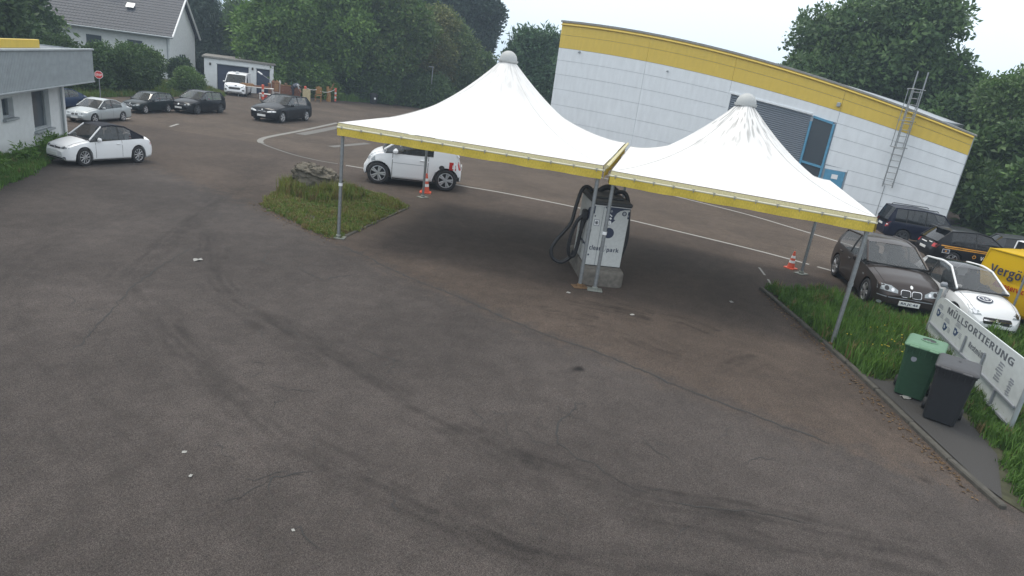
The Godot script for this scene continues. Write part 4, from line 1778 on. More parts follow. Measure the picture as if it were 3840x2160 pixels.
	obj("windscreen", across.call(gh[0], gh[1], 0.07, 0.01, 5), M[sp.get("screen", "glass")], root)
	if sp.get("rear_solid", false):
		obj("rear_panel", across.call(gh[gh.size() - 1], gh[gh.size() - 2], -0.04, 0.01, 5), roof_m, root)
	else:
		var rl: float = sp.get("rear_low", 0.0)
		var ra0: Vector2 = gh[gh.size() - 1]
		var ra1: Vector2 = gh[gh.size() - 2]
		if rl > 0.0:
			obj("tailgate", across.call(ra0, ra0.lerp(ra1, rl), -0.05, 0.01, 3), body, root)
		obj("rear_window", across.call(ra0.lerp(ra1, rl), ra1, -0.05, 0.01, 4), M[sp.get("rear_glass", sp.get("glass", "glass"))], root)
	var rp := []
	for i in range(1, gh.size() - 1):
		rp.append(gh[i])
	var rrows := []
	var nseg := 14
	for k in nseg + 1:
		var q := lerpf(rp[0].x, rp[rp.size() - 1].x, float(k) / nseg)
		var rev := rp.duplicate()
		rev.reverse()
		var y := soft_list(rev, q, 0.12) if k > 0 and k < nseg else lerp_list(rev, q)
		var zz: float = side_at.call(q, y)
		var row := []
		for m in 11:
			var t := -1.0 + m / 5.0
			row.append(Vector3(q, y + 0.035 * (1.0 - t * t) * minf(1.0, minf(k, nseg - k) * 0.4 + 0.3), zz * t))
		rrows.append(row)
	var roof := Geo.new()
	roof.grid(rrows, Vector3.UP, true)
	obj("roof", roof, M[sp.get("roof_panel", sp.get("roof", sp.paint))], root)
	for sz in [-1.0, 1.0]:
		var path := []
		for i in gh.size():
			var p: Vector2 = gh[i]
			path.append(Vector3(p.x, p.y, sz * float(side_at.call(p.x, p.y))))
		var rg := Geo.new()
		var front := [path[0], path[0].lerp(path[1], 0.5), path[1]]
		rg.tube(front, 0.032, 6)
		obj("pillar", rg, M[sp.get("pillar", sp.paint)], root)
		var rr := Geo.new()
		var rest := []
		for k in nseg + 1:
			rest.append(rrows[k][10 if sz > 0 else 0])
		if not sp.get("rear_solid", false):
			rest.append(path[path.size() - 1])
		rr.tube(rest, 0.034, 6)
		obj("roof_rail", rr, M[sp.get("rail", sp.get("roof", sp.paint))], root)
		for bx in sp.get("bpillars", []):
			var bg := Geo.new()
			var i := sh.idx(bx)
			var yt := lerp_list(prof, bx)
			bg.tube([Vector3(bx, sh.YS[i], sz * (float(side_at.call(bx, sh.YS[i])) + 0.002)), Vector3(bx - 0.02, (sh.YS[i] + yt) * 0.5, sz * (float(side_at.call(bx, (sh.YS[i] + yt) * 0.5)) + 0.002)), Vector3(bx - 0.05, yt - 0.01, sz * (float(side_at.call(bx, yt)) + 0.0))], 0.028, 5)
			obj("pillar", bg, M.plastic_black, root)
	# black cowl under the screen, belt trims, bonnet joints
	var cw := Geo.new()
	var cp := []
	var zc: float = side_at.call(x0, gh[0].y)
	for m in 9:
		var t := -1.0 + m / 4.0
		cp.append(Vector3(x0 + 0.075 * (1.0 - t * t) + 0.01, gh[0].y + 0.012, zc * t * 0.97))
	cw.tube(cp, 0.026, 6)
	obj("cowl", cw, M.plastic_black, root)
	for sz in [-1.0, 1.0]:
		var bt := Geo.new()
		var bp := []
		for k in 13:
			var q := lerpf(x0 - 0.05, maxf(xq, x3), k / 12.0)
			var i := sh.idx(q)
			bp.append(Vector3(q, sh.YS[i] + 0.008, sz * (float(side_at.call(q, sh.YS[i])) + 0.008)))
		bt.tube(bp, 0.011, 5)
		obj("belt_trim", bt, M[sp.get("trim", "plastic_black")], root)
		var bj := Geo.new()
		var jp := []
		for i in sh.X.size():
			if sh.X[i] > x0 and sh.X[i] < F - 0.20:
				jp.append(Vector3(sh.X[i], sh.YS[i] + 0.47 * (sh.YT[i] - sh.YS[i]), sz * sh.W[i] * 0.79))
		if jp.size() > 2:
			bj.tube(jp, 0.007, 4)
			obj("bonnet_joint", bj, M.black, root)
	# tub, seats
	var tub := Geo.new()
	for sz in [-1.0, 1.0]:
		var rows := []
		for i in sh.X.size():
			var q := sh.X[i]
			if q < x3 - 0.05 or q > x0 + 0.05:
				continue
			rows.append([Vector3(q, sh.YS[i], sz * sh.W[i] * 0.95), Vector3(q, sh.YS[i] - 0.02, sz * sh.W[i] * 0.86), Vector3(q, sh.YS[i] - 0.32, sz * sh.W[i] * 0.84), Vector3(q, sh.YS[i] - 0.34, 0)])
		tub.grid(rows, Vector3.UP, true)
	var ysx := lerp_list(shl, x0 - 0.2)
	tub.bbox(Vector3(x0 - 0.22, ysx - 0.06, 0), Vector3(0.5, 0.16, wm * 1.66), 0.03)
	var interior := obj("interior", tub, M.interior, root)
	if sp.get("seats", true):
		var sx: float = sp.get("seat_x", x0 - 1.15)
		var ys2 := lerp_list(shl, sx)
		for sz in [-0.36, 0.36]:
			var sg := Geo.new()
			sg.bbox(Vector3(sx, ys2 + 0.02, sz), Vector3(0.18, 0.62, 0.44), 0.06, Basis(Vector3(0, 0, 1), 0.18))
			sg.bbox(Vector3(sx - 0.07, ys2 + 0.38, sz), Vector3(0.10, 0.17, 0.24), 0.04)
			obj("seat", sg, M.interior, interior)
		var wg := Geo.new()
		var ring := []
		for k in 17:
			var a := TAU * k / 16.0
			ring.append(Vector3(x0 - 0.52 + 0.07 * sin(a), ysx + 0.04 + 0.17 * sin(a), -0.36 + 0.17 * cos(a)))
		wg.tube(ring, 0.014, 6, false)
		obj("steering_wheel", wg, M.interior, interior)
	# wheels
	var wm3 := wheel_meshes(r, sp.get("ww", 0.215), sp.get("rim", "five"))
	for ax in [wb * 0.5, -wb * 0.5]:
		for sz in [-1.0, 1.0]:
			var i := sh.idx(ax)
			var wh := put("wheel", wm3[0], M.rubber, root)
			wh.position = Vector3(ax, r, sz * (sh.W[i] - sp.get("ww", 0.215) * 0.5 - 0.005))
			wh.rotation.y = 0.0 if sz > 0 else PI
			put("rim", wm3[1], M[sp.get("rim_mat", "alloy")], wh)
			put("wheel_well", wm3[2], M.black, wh)
	# mirrors
	var mx: float = sp.get("mirror_x", x0 - 0.38)
	for sz in [-1.0, 1.0]:
		var i := sh.idx(mx)
		var mg := Geo.new()
		mg.bbox(Vector3(mx, sh.YS[i] + 0.07, sz * (wm + 0.09)), Vector3(0.13, 0.14, 0.22), 0.045)
		mg.tube([Vector3(mx, sh.YS[i] - 0.01, sz * (wm * 0.92)), Vector3(mx, sh.YS[i] + 0.03, sz * (wm + 0.04))], 0.03, 6)
		obj("mirror", mg, M[sp.get("mirror", sp.paint)], root)
	# fittings on nose, tail and flanks
	for f in sp.get("fit", []):
		var modes: String = f[1]
		var polys := [f[3]]
		if modes.length() > 1 and modes[1] == "m":
			polys.append(mirrored(f[3]))
		if modes[0] == "s":
			for sz in [-1.0, 1.0]:
				if modes.length() > 1 and ((modes[1] == "l" and sz > 0) or (modes[1] == "r" and sz < 0)):
					continue
				var g := Geo.new()
				patch(sh, f[3], "s", sz, f[4] if f.size() > 4 else 0.006, g, 0.12)
				obj(f[0], g, M[f[2]], root)
		else:
			for p in polys:
				var g := Geo.new()
				patch(sh, p, modes[0], 1.0, f[4] if f.size() > 4 else 0.008, g)
				obj(f[0], g, M[f[2]], root)
	# number plates
	for pl in sp.get("plates", []):
		var fx: float = (sh.front(0.0, pl[1]) + 0.02) if pl[0] == "f" else (sh.rear(0.0, pl[1]) - 0.02)
		var b := Basis(Vector3.UP, PI * 0.5) if pl[0] == "f" else Basis(Vector3.UP, -PI * 0.5)
		var pg := Geo.new()
		pg.bbox(Vector3(fx, pl[1], 0), Vector3(0.02, 0.115, 0.52), 0.004)
		var po := obj("number_plate", pg, M.plate, root)
		if pl.size() > 2:
			lettering(po, pl[2], M.print_dark, Vector3(fx + (0.013 if pl[0] == "f" else -0.013), pl[1], 0), b, 0.42, 0.075, true, "lettering", 0.004)
	# door joints
	for dx in sp.get("joints", []):
		var i := sh.idx(dx)
		for sz in [-1.0, 1.0]:
			var g := Geo.new()
			patch(sh, rect(dx - 0.007, sh.YB[i] + 0.10, dx + 0.007, sh.YS[i]), "s", sz, 0.003, g, 0.12)
			obj("door_joint", g, M.black, root)
	for hx in sp.get("handles", []):
		for sz in [-1.0, 1.0]:
			var i := sh.idx(hx)
			var hg := Geo.new()
			hg.bbox(Vector3(hx, sh.YS[i] - 0.13, sz * (sh.half(hx, sh.YS[i] - 0.13) + 0.02)), Vector3(0.19, 0.035, 0.03), 0.01)
			obj("door_handle", hg, M[sp.get("handle", sp.paint)], root)
	root.set_meta("shell_front", F)
	return root


func flank_text(c: Node3D, text: String, m: Material, x: float, y: float, z: float, width: float, height: float, sz: float) -> void:
	var b := Basis.IDENTITY if sz > 0 else Basis(Vector3.UP, PI)
	lettering(c, text, m, Vector3(x, y, z * sz), b, width, height, true, "lettering", 0.006)


func kidneys(y0: float, y1: float) -> Array:
	return [
		["grille_surround", "fm", "chrome", round_rect(0.012, y0 - 0.012, 0.262, y1 + 0.012, 0.05), 0.010],
		["grille", "fm", "black", round_rect(0.026, y0, 0.248, y1, 0.045), 0.016],
		["badge", "f", "lamp_white", disc(0.0, y1 + 0.085, 0.036, 0.036, 14), 0.012],
	]


func vehicles() -> void:
	var hatch_top := func(F: float, R: float, hood: float, deck: float) -> Array:
		return [R, 0.55, R + 0.05, 0.78, R + 0.16, deck, R + 0.5, deck, 0.7, hood + 0.06, 1.0, hood + 0.04, F - 0.45, hood - 0.10, F - 0.16, hood - 0.19, F - 0.05, hood - 0.28, F, hood - 0.42]
	# --- white convertible with its dark top closed
	var cab := {
		"wb": 2.578, "lf": 0.86, "lr": 0.81, "w": 1.78, "paint": "car_white", "rim": "ten", "wr": 0.325,
		"top": [-2.10, 0.60, -2.05, 0.86, -1.92, 0.99, -1.4, 1.0, 0.75, 0.98, 1.1, 0.95, 1.7, 0.83, 2.0, 0.72, 2.10, 0.62, 2.15, 0.50],
		"sh": [-2.10, 0.58, -2.0, 0.84, -1.5, 0.93, 0.0, 0.89, 0.9, 0.86, 1.5, 0.78, 2.0, 0.66, 2.15, 0.46],
		"bot": [-2.10, 0.36, -2.0, 0.24, -1.75, 0.19, 1.7, 0.18, 2.05, 0.20, 2.15, 0.32],
		"gh": [1.02, 0.93, 0.36, 1.37, -0.15, 1.42, -0.75, 1.36, -1.62, 0.98],
		"roof": "soft_top", "quarter": -0.98, "quarter_paint": "soft_top", "pillar": "car_white", "rail": "soft_top", "bpillars": [-0.35], "roofw": 0.70,
		"joints": [0.78, -0.48], "handles": [-0.30], "plates": [["f", 0.40], ["r", 0.62]],
		"fit": [["headlamp", "fm", "lamp_clear", pts2([0.42, 0.60, 0.80, 0.63, 0.78, 0.74, 0.62, 0.72, 0.42, 0.66])], ["headlamp_core", "fm", "black", disc(0.58, 0.65, 0.05, 0.04), 0.013], ["grille", "f", "black", rect(-0.40, 0.60, 0.40, 0.655)], ["badge", "f", "chrome", disc(0, 0.64, 0.055, 0.05), 0.016], ["lower_grille", "f", "black", round_rect(-0.72, 0.24, 0.72, 0.34, 0.03)], ["fog_lamp", "fm", "lamp_clear", disc(0.62, 0.29, 0.06, 0.03), 0.014], ["tail_lamp", "rm", "tail_red", round_rect(0.45, 0.68, 0.78, 0.86, 0.04)], ["sill_line", "s", "black", rect(-0.95, 0.20, 0.95, 0.225)], ["tail_lamp", "s", "tail_red", pts2([-2.04, 0.70, -1.90, 0.70, -1.92, 0.86, -2.02, 0.84])]],
	}
	car("convertible_car", "white convertible with closed dark blue fabric roof beside the grass strip", cab, Vector3(-13.72, 0, -20.5), -115, Vector3(0.67, 0.85, 0.66))
	# --- silver saloon
	var sal := {
		"wb": 2.888, "lf": 0.83, "lr": 1.12, "w": 1.846, "paint": "car_silver", "rim": "five",
		"top": [-2.56, 0.60, -2.52, 0.88, -2.42, 1.03, -1.8, 1.04, 0.8, 0.99, 1.1, 0.96, 1.8, 0.84, 2.12, 0.74, 2.22, 0.62, 2.27, 0.46],
		"sh": [-2.56, 0.58, -2.45, 0.86, -1.8, 0.96, 0.0, 0.90, 1.0, 0.87, 1.6, 0.80, 2.1, 0.68, 2.27, 0.42],
		"bot": [-2.56, 0.36, -2.45, 0.24, -2.1, 0.2, 1.9, 0.19, 2.2, 0.22, 2.27, 0.34],
		"gh": [0.98, 0.95, 0.22, 1.40, -0.35, 1.47, -1.0, 1.40, -1.95, 1.03],
		"quarter": -1.42, "bpillars": [-0.42], "joints": [0.85, -0.42, -1.25], "handles": [-0.25, -1.1], "plates": [["f", 0.36], ["r", 0.7]],
		"fit": kidneys(0.50, 0.62) + [["headlamp", "fm", "lamp_clear", pts2([0.32, 0.56, 0.82, 0.60, 0.80, 0.70, 0.55, 0.67, 0.32, 0.62])], ["headlamp_core", "fm", "black", disc(0.52, 0.605, 0.045, 0.035), 0.013], ["lower_grille", "f", "black", rect(-0.62, 0.28, 0.62, 0.36)], ["tail_lamp", "rm", "tail_red", round_rect(0.4, 0.76, 0.84, 0.92, 0.03)]],
	}
	car("saloon_car", "silver saloon parked behind the low white building's corner", sal, Vector3(-19.45, 0, -29.0), -94, Vector3(0.62, 0.66, 0.60))
	# --- black estate
	var est := sal.duplicate(true)
	est.paint = "car_black_green"
	est.trim = "chrome"
	est.top = [-2.56, 0.60, -2.52, 0.90, -2.46, 1.0, 0.8, 0.99, 1.1, 0.96, 1.8, 0.84, 2.12, 0.74, 2.22, 0.62, 2.27, 0.46]
	est.gh = [0.98, 0.95, 0.22, 1.41, -0.45, 1.49, -2.0, 1.42, -2.42, 0.99]
	est.quarter = -2.15
	est.bpillars = [-0.42, -1.35]
	car("estate_car", "black estate car with bright alloy wheels behind the silver saloon", est, Vector3(-20.35, 0, -34.4), -96, Vector3(0.62, 0.68, 0.60))
	# --- dark blue car mostly behind the saloon
	var blu := sal.duplicate(true)
	blu.paint = "car_blue"
	car("blue_car", "dark blue car half hidden between silver saloon and low building", blu, Vector3(-22.8, 0, -31.0), -94, Vector3(0.60, 0.66, 0.60))
	# --- black hatchback
	var hat := {
		"wb": 2.578, "lf": 0.87, "lr": 0.76, "w": 1.78, "paint": "car_black", "rim": "five", "rim_mat": "dark_steel",
		"top": hatch_top.call(2.159, -2.049, 0.95, 0.96), "sh": [-2.05, 0.55, -1.95, 0.86, -1.5, 0.93, 0.0, 0.90, 0.9, 0.87, 1.5, 0.80, 2.0, 0.66, 2.16, 0.44],
		"bot": [-2.05, 0.36, -1.95, 0.24, -1.7, 0.19, 1.7, 0.18, 2.05, 0.20, 2.16, 0.30],
		"gh": [1.0, 0.96, 0.20, 1.42, -0.3, 1.48, -1.5, 1.40, -1.98, 0.95], "quarter": -1.38, "bpillars": [-0.42], "joints": [0.78, -0.42, -1.2], "handles": [-0.25, -1.05],
		"plates": [["f", 0.40], ["r", 0.6]],
		"fit": [["headlamp", "fm", "lamp_clear", pts2([0.42, 0.58, 0.80, 0.61, 0.78, 0.72, 0.62, 0.70, 0.42, 0.64])], ["headlamp_core", "fm", "black", disc(0.58, 0.635, 0.06, 0.04), 0.013], ["grille", "f", "black", rect(-0.40, 0.57, 0.40, 0.63)], ["badge", "f", "lamp_white", disc(0, 0.62, 0.06, 0.055), 0.018], ["lower_grille", "f", "black", rect(-0.7, 0.24, 0.7, 0.34)], ["tail_lamp", "rm", "tail_red", round_rect(0.5, 0.72, 0.8, 0.88, 0.04)]],
	}
	car("hatchback_car", "black hatchback with black wheels standing in front of the garage", hat, Vector3(-19.1, 0, -37.3), -98, Vector3(0.82, 0.80, 0.78))
	# --- black five-door with bright rims
	var f20 := hat.duplicate(true)
	f20.paint = "car_black"
	f20.wb = 2.69
	f20.rim = "double"
	f20.rim_mat = "alloy"
	f20.lf = 0.78
	f20.lr = 0.85
	f20.top = hatch_top.call(2.125, -2.195, 0.97, 0.98)
	f20.sh = [-2.195, 0.55, -2.1, 0.86, -1.6, 0.94, 0.0, 0.90, 0.9, 0.88, 1.5, 0.82, 2.0, 0.68, 2.125, 0.44]
	f20.bot = [-2.195, 0.36, -2.1, 0.24, -1.8, 0.19, 1.7, 0.18, 2.0, 0.20, 2.125, 0.30]
	f20.gh = [0.86, 0.97, 0.08, 1.38, -0.4, 1.43, -1.6, 1.36, -2.1, 0.96]
	f20.plates = [["f", 0.37], ["r", 0.6]]
	f20.fit = kidneys(0.50, 0.60) + [["headlamp", "fm", "lamp_white", pts2([0.33, 0.56, 0.80, 0.60, 0.78, 0.68, 0.55, 0.665, 0.33, 0.60])], ["headlamp_core", "fm", "lamp_clear", disc(0.60, 0.62, 0.06, 0.03), 0.013], ["lower_grille", "f", "black", rect(-0.7, 0.24, 0.7, 0.31)], ["tail_lamp", "rm", "tail_red", round_rect(0.5, 0.72, 0.8, 0.88, 0.04)]]
	car("five_door_car", "black five-door car with bright headlamps and silver double-spoke wheels", f20, Vector3(-14.9, 0, -38.8), -99, Vector3(1.02, 1.0, 0.97))
	# --- white two-seater
	var sma := {
		"wb": 1.873, "lf": 0.42, "lr": 0.41, "w": 1.663, "paint": "car_white", "rim": "double", "wr": 0.305, "ww": 0.20, "nose": 0.10, "corner": 0.22, "arch": 0.05,
		"top": [-1.346, 0.45, -1.32, 0.70, -1.26, 0.98, -1.0, 1.02, 0.4, 1.02, 0.72, 0.99, 1.0, 0.93, 1.2, 0.84, 1.30, 0.66, 1.356, 0.46],
		"sh": [-1.346, 0.43, -1.27, 0.80, -0.9, 0.94, 0.0, 0.92, 0.6, 0.92, 1.0, 0.85, 1.25, 0.66, 1.356, 0.42],
		"bot": [-1.346, 0.30, -1.25, 0.24, -1.1, 0.2, 1.1, 0.18, 1.28, 0.2, 1.356, 0.28],
		"gh": [0.80, 0.99, 0.22, 1.42, -0.25, 1.555, -0.95, 1.48, -1.24, 0.98], "quarter": -0.55, "roofw": 0.74, "bpillars": [], "joints": [0.56, -0.42], "handles": [-0.28], "seat_x": -0.30, "mirror_x": 0.48,
		"plates": [["r", 0.62]], "rear_glass": "glass_dark",
		"fit": [["headlamp", "fm", "lamp_clear", pts2([0.46, 0.66, 0.72, 0.66, 0.72, 0.84, 0.55, 0.86])], ["headlamp", "s", "lamp_clear", pts2([1.02, 0.64, 1.22, 0.62, 1.20, 0.74, 1.06, 0.86])], ["tail_lamp", "s", "tail_red", pts2([-1.20, 0.62, -1.0, 0.62, -1.0, 0.84, -1.18, 0.84])], ["tail_lamp_core", "s", "lamp_white", pts2([-1.17, 0.66, -1.09, 0.66, -1.09, 0.76, -1.17, 0.76]), 0.010], ["tail_lamp", "rm", "tail_red", round_rect(0.48, 0.62, 0.72, 0.84, 0.04)], ["air_intake", "s", "plastic_black", disc(-0.80, 0.66, 0.075, 0.065)], ["rear_bumper", "r", "plastic_black", rect(-0.62, 0.31, 0.62, 0.46)], ["rear_bumper", "s", "plastic_black", pts2([-1.31, 0.30, -1.22, 0.30, -1.22, 0.36, -1.31, 0.44])], ["door_crease", "s", "print_grey", rect(-0.40, 0.655, 0.54, 0.665), 0.004], ["sill_line", "s", "black", rect(-0.55, 0.20, 0.55, 0.225)]],
	}
	car("two_seater_car", "small white two-seater car with red tail lamp parked behind the tent", sma, Vector3(-4.25, 0, -24.15), 187, Vector3(1.30, 1.26, 1.24))
	# --- brown five-door nose-in by the grass
	var e87 := {
		"wb": 2.66, "lf": 0.76, "lr": 0.81, "w": 1.748, "paint": "car_brown", "rim": "double", "wr": 0.32,
		"top": [-2.14, 0.55, -2.10, 0.80, -2.0, 0.98, -1.6, 0.98, 0.5, 1.00, 0.8, 0.98, 1.5, 0.88, 1.88, 0.78, 2.03, 0.66, 2.09, 0.46],
		"sh": [-2.14, 0.53, -2.04, 0.84, -1.6, 0.95, 0.0, 0.90, 0.9, 0.88, 1.5, 0.80, 1.95, 0.66, 2.09, 0.42],
		"bot": [-2.14, 0.36, -2.04, 0.24, -1.8, 0.19, 1.7, 0.18, 2.0, 0.20, 2.09, 0.30],
		"gh": [0.82, 0.98, 0.02, 1.38, -0.5, 1.43, -1.6, 1.36, -2.08, 0.96], "quarter": -1.62, "bpillars": [-0.50], "joints": [0.70, -0.50, -1.3], "handles": [-0.32, -1.12],
		"plates": [["f", 0.33, "RA JC 44"], ["r", 0.6]],
		"fit": kidneys(0.50, 0.64) + [["headlamp", "fm", "lamp_clear", pts2([0.33, 0.55, 0.80, 0.58, 0.79, 0.71, 0.50, 0.70, 0.33, 0.62])], ["headlamp_core", "fm", "black", disc(0.60, 0.635, 0.055, 0.05), 0.013], ["headlamp_core", "fm", "chrome", disc(0.46, 0.615, 0.04, 0.04), 0.013], ["bumper_trim", "f", "print_grey", rect(-0.78, 0.43, 0.78, 0.45)], ["lower_grille", "f", "black", rect(-0.62, 0.22, 0.62, 0.29)], ["fog_lamp", "fm", "lamp_clear", disc(0.70, 0.27, 0.05, 0.04), 0.014], ["side_repeater", "s", "lamp_clear", rect(0.88, 0.66, 0.98, 0.70)]],
	}
	car("brown_car", "dark brown five-door car with twin chrome grilles facing the grass bed", e87, Vector3(9.85, 0, -17.0), -98, Vector3(0.95, 1.0, 0.92))
	# --- white city car with black glass roof
	var ada := {
		"wb": 2.311, "lf": 0.75, "lr": 0.64, "w": 1.72, "paint": "car_white", "rim": "ten", "rim_mat": "dark_steel", "wr": 0.32, "nose": 0.16, "corner": 0.24,
		"top": [-1.80, 0.5, -1.76, 0.80, -1.66, 1.0, 0.5, 1.04, 0.85, 1.01, 1.3, 0.92, 1.62, 0.80, 1.80, 0.66, 1.906, 0.48],
		"sh": [-1.80, 0.48, -1.7, 0.86, -1.2, 1.0, 0.0, 0.93, 0.8, 0.90, 1.3, 0.82, 1.75, 0.64, 1.906, 0.42],
		"bot": [-1.80, 0.34, -1.7, 0.24, -1.5, 0.2, 1.5, 0.19, 1.8, 0.2, 1.906, 0.30],
		"gh": [0.90, 1.02, 0.10, 1.44, -0.35, 1.49, -1.2, 1.40, -1.72, 0.98], "roof_panel": "glass_dark", "quarter": -1.15, "bpillars": [-0.55], "joints": [0.62, -0.55], "handles": [-0.40], "mirror": "print_grey",
		"plates": [],
		"fit": [["headlamp", "fm", "lamp_clear", pts2([0.44, 0.60, 0.76, 0.60, 0.74, 0.78, 0.56, 0.76])], ["headlamp_core", "fm", "chrome", disc(0.62, 0.68, 0.06, 0.06), 0.013], ["grille", "f", "black", round_rect(-0.42, 0.42, 0.42, 0.58, 0.06)], ["grille_bar", "f", "chrome", rect(-0.40, 0.50, 0.40, 0.53), 0.016], ["lower_grille", "f", "black", rect(-0.6, 0.24, 0.6, 0.33)], ["badge", "f", "chrome", disc(0, 0.515, 0.06, 0.06), 0.022]],
	}
	var ac := car("city_car", "white city car with black glass roof and oval bonnet emblem", ada, Vector3(11.2, 0, -15.75), -94, Vector3(0.86, 0.88, 0.76))
	var on := Geo.new()
	on.prism(disc(0, 0, 0.24, 0.16, 24), 0.0, 0.006)
	var ob := obj("bonnet_emblem", on, M.print_dark, ac)
	ob.transform = Transform3D(Basis(Vector3(0, 0, -1), Vector3(-0.97, 0.26, 0).normalized(), Vector3(0.26, 0.97, 0).normalized()), Vector3(1.33, 0.925, 0.18))
	var o2 := Geo.new()
	o2.prism(disc(0, 0, 0.20, 0.125, 24), 0.006, 0.010)
	obj("emblem_ring", o2, M.print_white, ob)
	var o3 := Geo.new()
	o3.prism(disc(0, 0, 0.17, 0.10, 24), 0.010, 0.014)
	obj("emblem_field", o3, M.print_dark, ob)
	lettering(ob, "To", M.print_white, Vector3(0, 0, 0.016), Basis.IDENTITY, 0.17, 0.11)
	# --- black off-roader with yellow stripes
	var suv := {
		"wb": 2.66, "lf": 0.90, "lr": 0.95, "w": 1.90, "paint": "car_black", "rim": "double", "wr": 0.37, "ww": 0.24, "arch": 0.07,
		"top": [-2.28, 0.60, -2.25, 0.95, -2.15, 1.12, -1.8, 1.14, 0.6, 1.16, 1.0, 1.14, 1.8, 1.06, 2.08, 0.98, 2.18, 0.8, 2.23, 0.6],
		"sh": [-2.28, 0.58, -2.2, 0.95, -1.8, 1.10, 0.0, 1.05, 1.0, 1.04, 1.8, 0.98, 2.12, 0.86, 2.23, 0.55],
		"bot": [-2.28, 0.48, -2.2, 0.34, -1.9, 0.30, 1.9, 0.28, 2.15, 0.32, 2.23, 0.42],
		"gh": [0.85, 1.15, 0.15, 1.62, -0.4, 1.72, -1.6, 1.64, -2.12, 1.12], "glass": "glass_dark", "screen": "glass", "quarter": -1.55, "bpillars": [-0.45], "joints": [0.72, -0.45, -1.3], "handles": [-0.3, -1.12],
		"plates": [["r", 0.72]], "category": "off-roader",
		"fit": [["tail_lamp", "rm", "tail_red", round_rect(0.62, 0.85, 0.88, 1.02, 0.03)], ["rear_script", "r", "print_white", rect(-0.40, 0.93, 0.10, 0.97)], ["rear_script", "r", "print_white", rect(0.25, 1.0, 0.5, 1.03)], ["stripe", "sr", "stripe", pts2([-1.95, 0.965, 0.95, 0.925, 0.95, 0.965, -1.95, 1.015]), 0.010], ["stripe", "sr", "stripe", pts2([-1.80, 0.885, 0.95, 0.855, 0.95, 0.895, -1.80, 0.935]), 0.010], ["sticker", "sr", "print_white", rect(-1.86, 0.66, -1.54, 0.84), 0.010], ["sticker", "sr", "print_dark", rect(-1.84, 0.68, -1.56, 0.82), 0.013], ["sticker", "sr", "stripe", disc(-1.70, 0.75, 0.04, 0.04, 10), 0.016], ["roundel", "sr", "stripe", disc(-0.42, 0.66, 0.085, 0.085, 16), 0.010], ["roundel_core", "sr", "car_black", disc(-0.42, 0.66, 0.05, 0.05, 14), 0.013]],
	}
	mat("stripe", lin(0.62, 0.28, 0.02), 0.5)
	var so := car("off_road_car", "black off-roader with orange side stripes and white lettering on its door", suv, Vector3(15.75, 0, -22.3), -4, Vector3(0.74, 0.74, 0.70))
	flank_text(so, "Vergölst", M.print_white, 0.28, 0.62, 0.965, 0.85, 0.24, 1.0)
	# spoiler
	var sg := Geo.new()
	sg.bbox(Vector3(-1.78, 1.66, 0), Vector3(0.34, 0.04, 1.2), 0.015, Basis(Vector3(0, 0, 1), -0.12))
	obj("roof_spoiler", sg, M.car_black, so)
	# --- dark blue boxy off-roader
	var dis := {
		"wb": 2.885, "lf": 0.85, "lr": 1.0, "w": 1.92, "paint": "car_navy", "rim": "double", "rim_mat": "dark_steel", "wr": 0.38, "ww": 0.25, "arch": 0.07, "nose": 0.05, "corner": 0.12, "tail": 0.03,
		"top": [-2.44, 0.62, -2.41, 1.0, -2.34, 1.22, 0.7, 1.22, 1.1, 1.20, 1.9, 1.12, 2.18, 1.02, 2.26, 0.8, 2.29, 0.6],
		"sh": [-2.44, 0.60, -2.38, 1.05, -2.1, 1.16, 0.0, 1.12, 1.0, 1.11, 1.9, 1.05, 2.2, 0.9, 2.29, 0.55],
		"bot": [-2.44, 0.50, -2.38, 0.36, -2.0, 0.32, 1.9, 0.30, 2.2, 0.34, 2.29, 0.44],
		"gh": [0.95, 1.21, 0.40, 1.80, -0.6, 1.90, -2.12, 1.86, -2.38, 1.18], "glass": "glass_dark", "screen": "glass", "roofw": 0.80, "bpillars": [-0.45, -1.45], "quarter": -2.05, "joints": [0.78, -0.45, -1.4], "handles": [-0.3, -1.2],
		"plates": [["r", 0.90]], "category": "off-roader",
		"fit": [["tail_lamp", "rm", "tail_red", rect(0.72, 0.82, 0.90, 1.12)], ["tail_lamp_core", "rm", "lamp_white", rect(0.76, 0.92, 0.86, 0.98), 0.014]],
	}
	var dz := car("boxy_off_road_car", "dark navy boxy off-roader with roof bars parked against the hall", dis, Vector3(15.95, 0, -25.6), -8, Vector3(0.70, 0.72, 0.68))
	for sz in [-0.66, 0.66]:
		var g := Geo.new()
		g.tube([Vector3(0.1, 1.92, sz), Vector3(0.0, 1.97, sz), Vector3(-1.8, 1.98, sz), Vector3(-1.9, 1.92, sz)], 0.025, 6)
		obj("roof_bar", g, M.dark_steel, dz)
	# --- dark grey estate beyond
	var gry := hat.duplicate(true)
	gry.paint = "car_grey"
	gry.glass = "glass_dark"
	car("grey_car", "dark grey car with a red tail lamp under the dark trees", gry, Vector3(18.6, 0, -23.6), -20, Vector3(0.66, 0.72, 0.66))
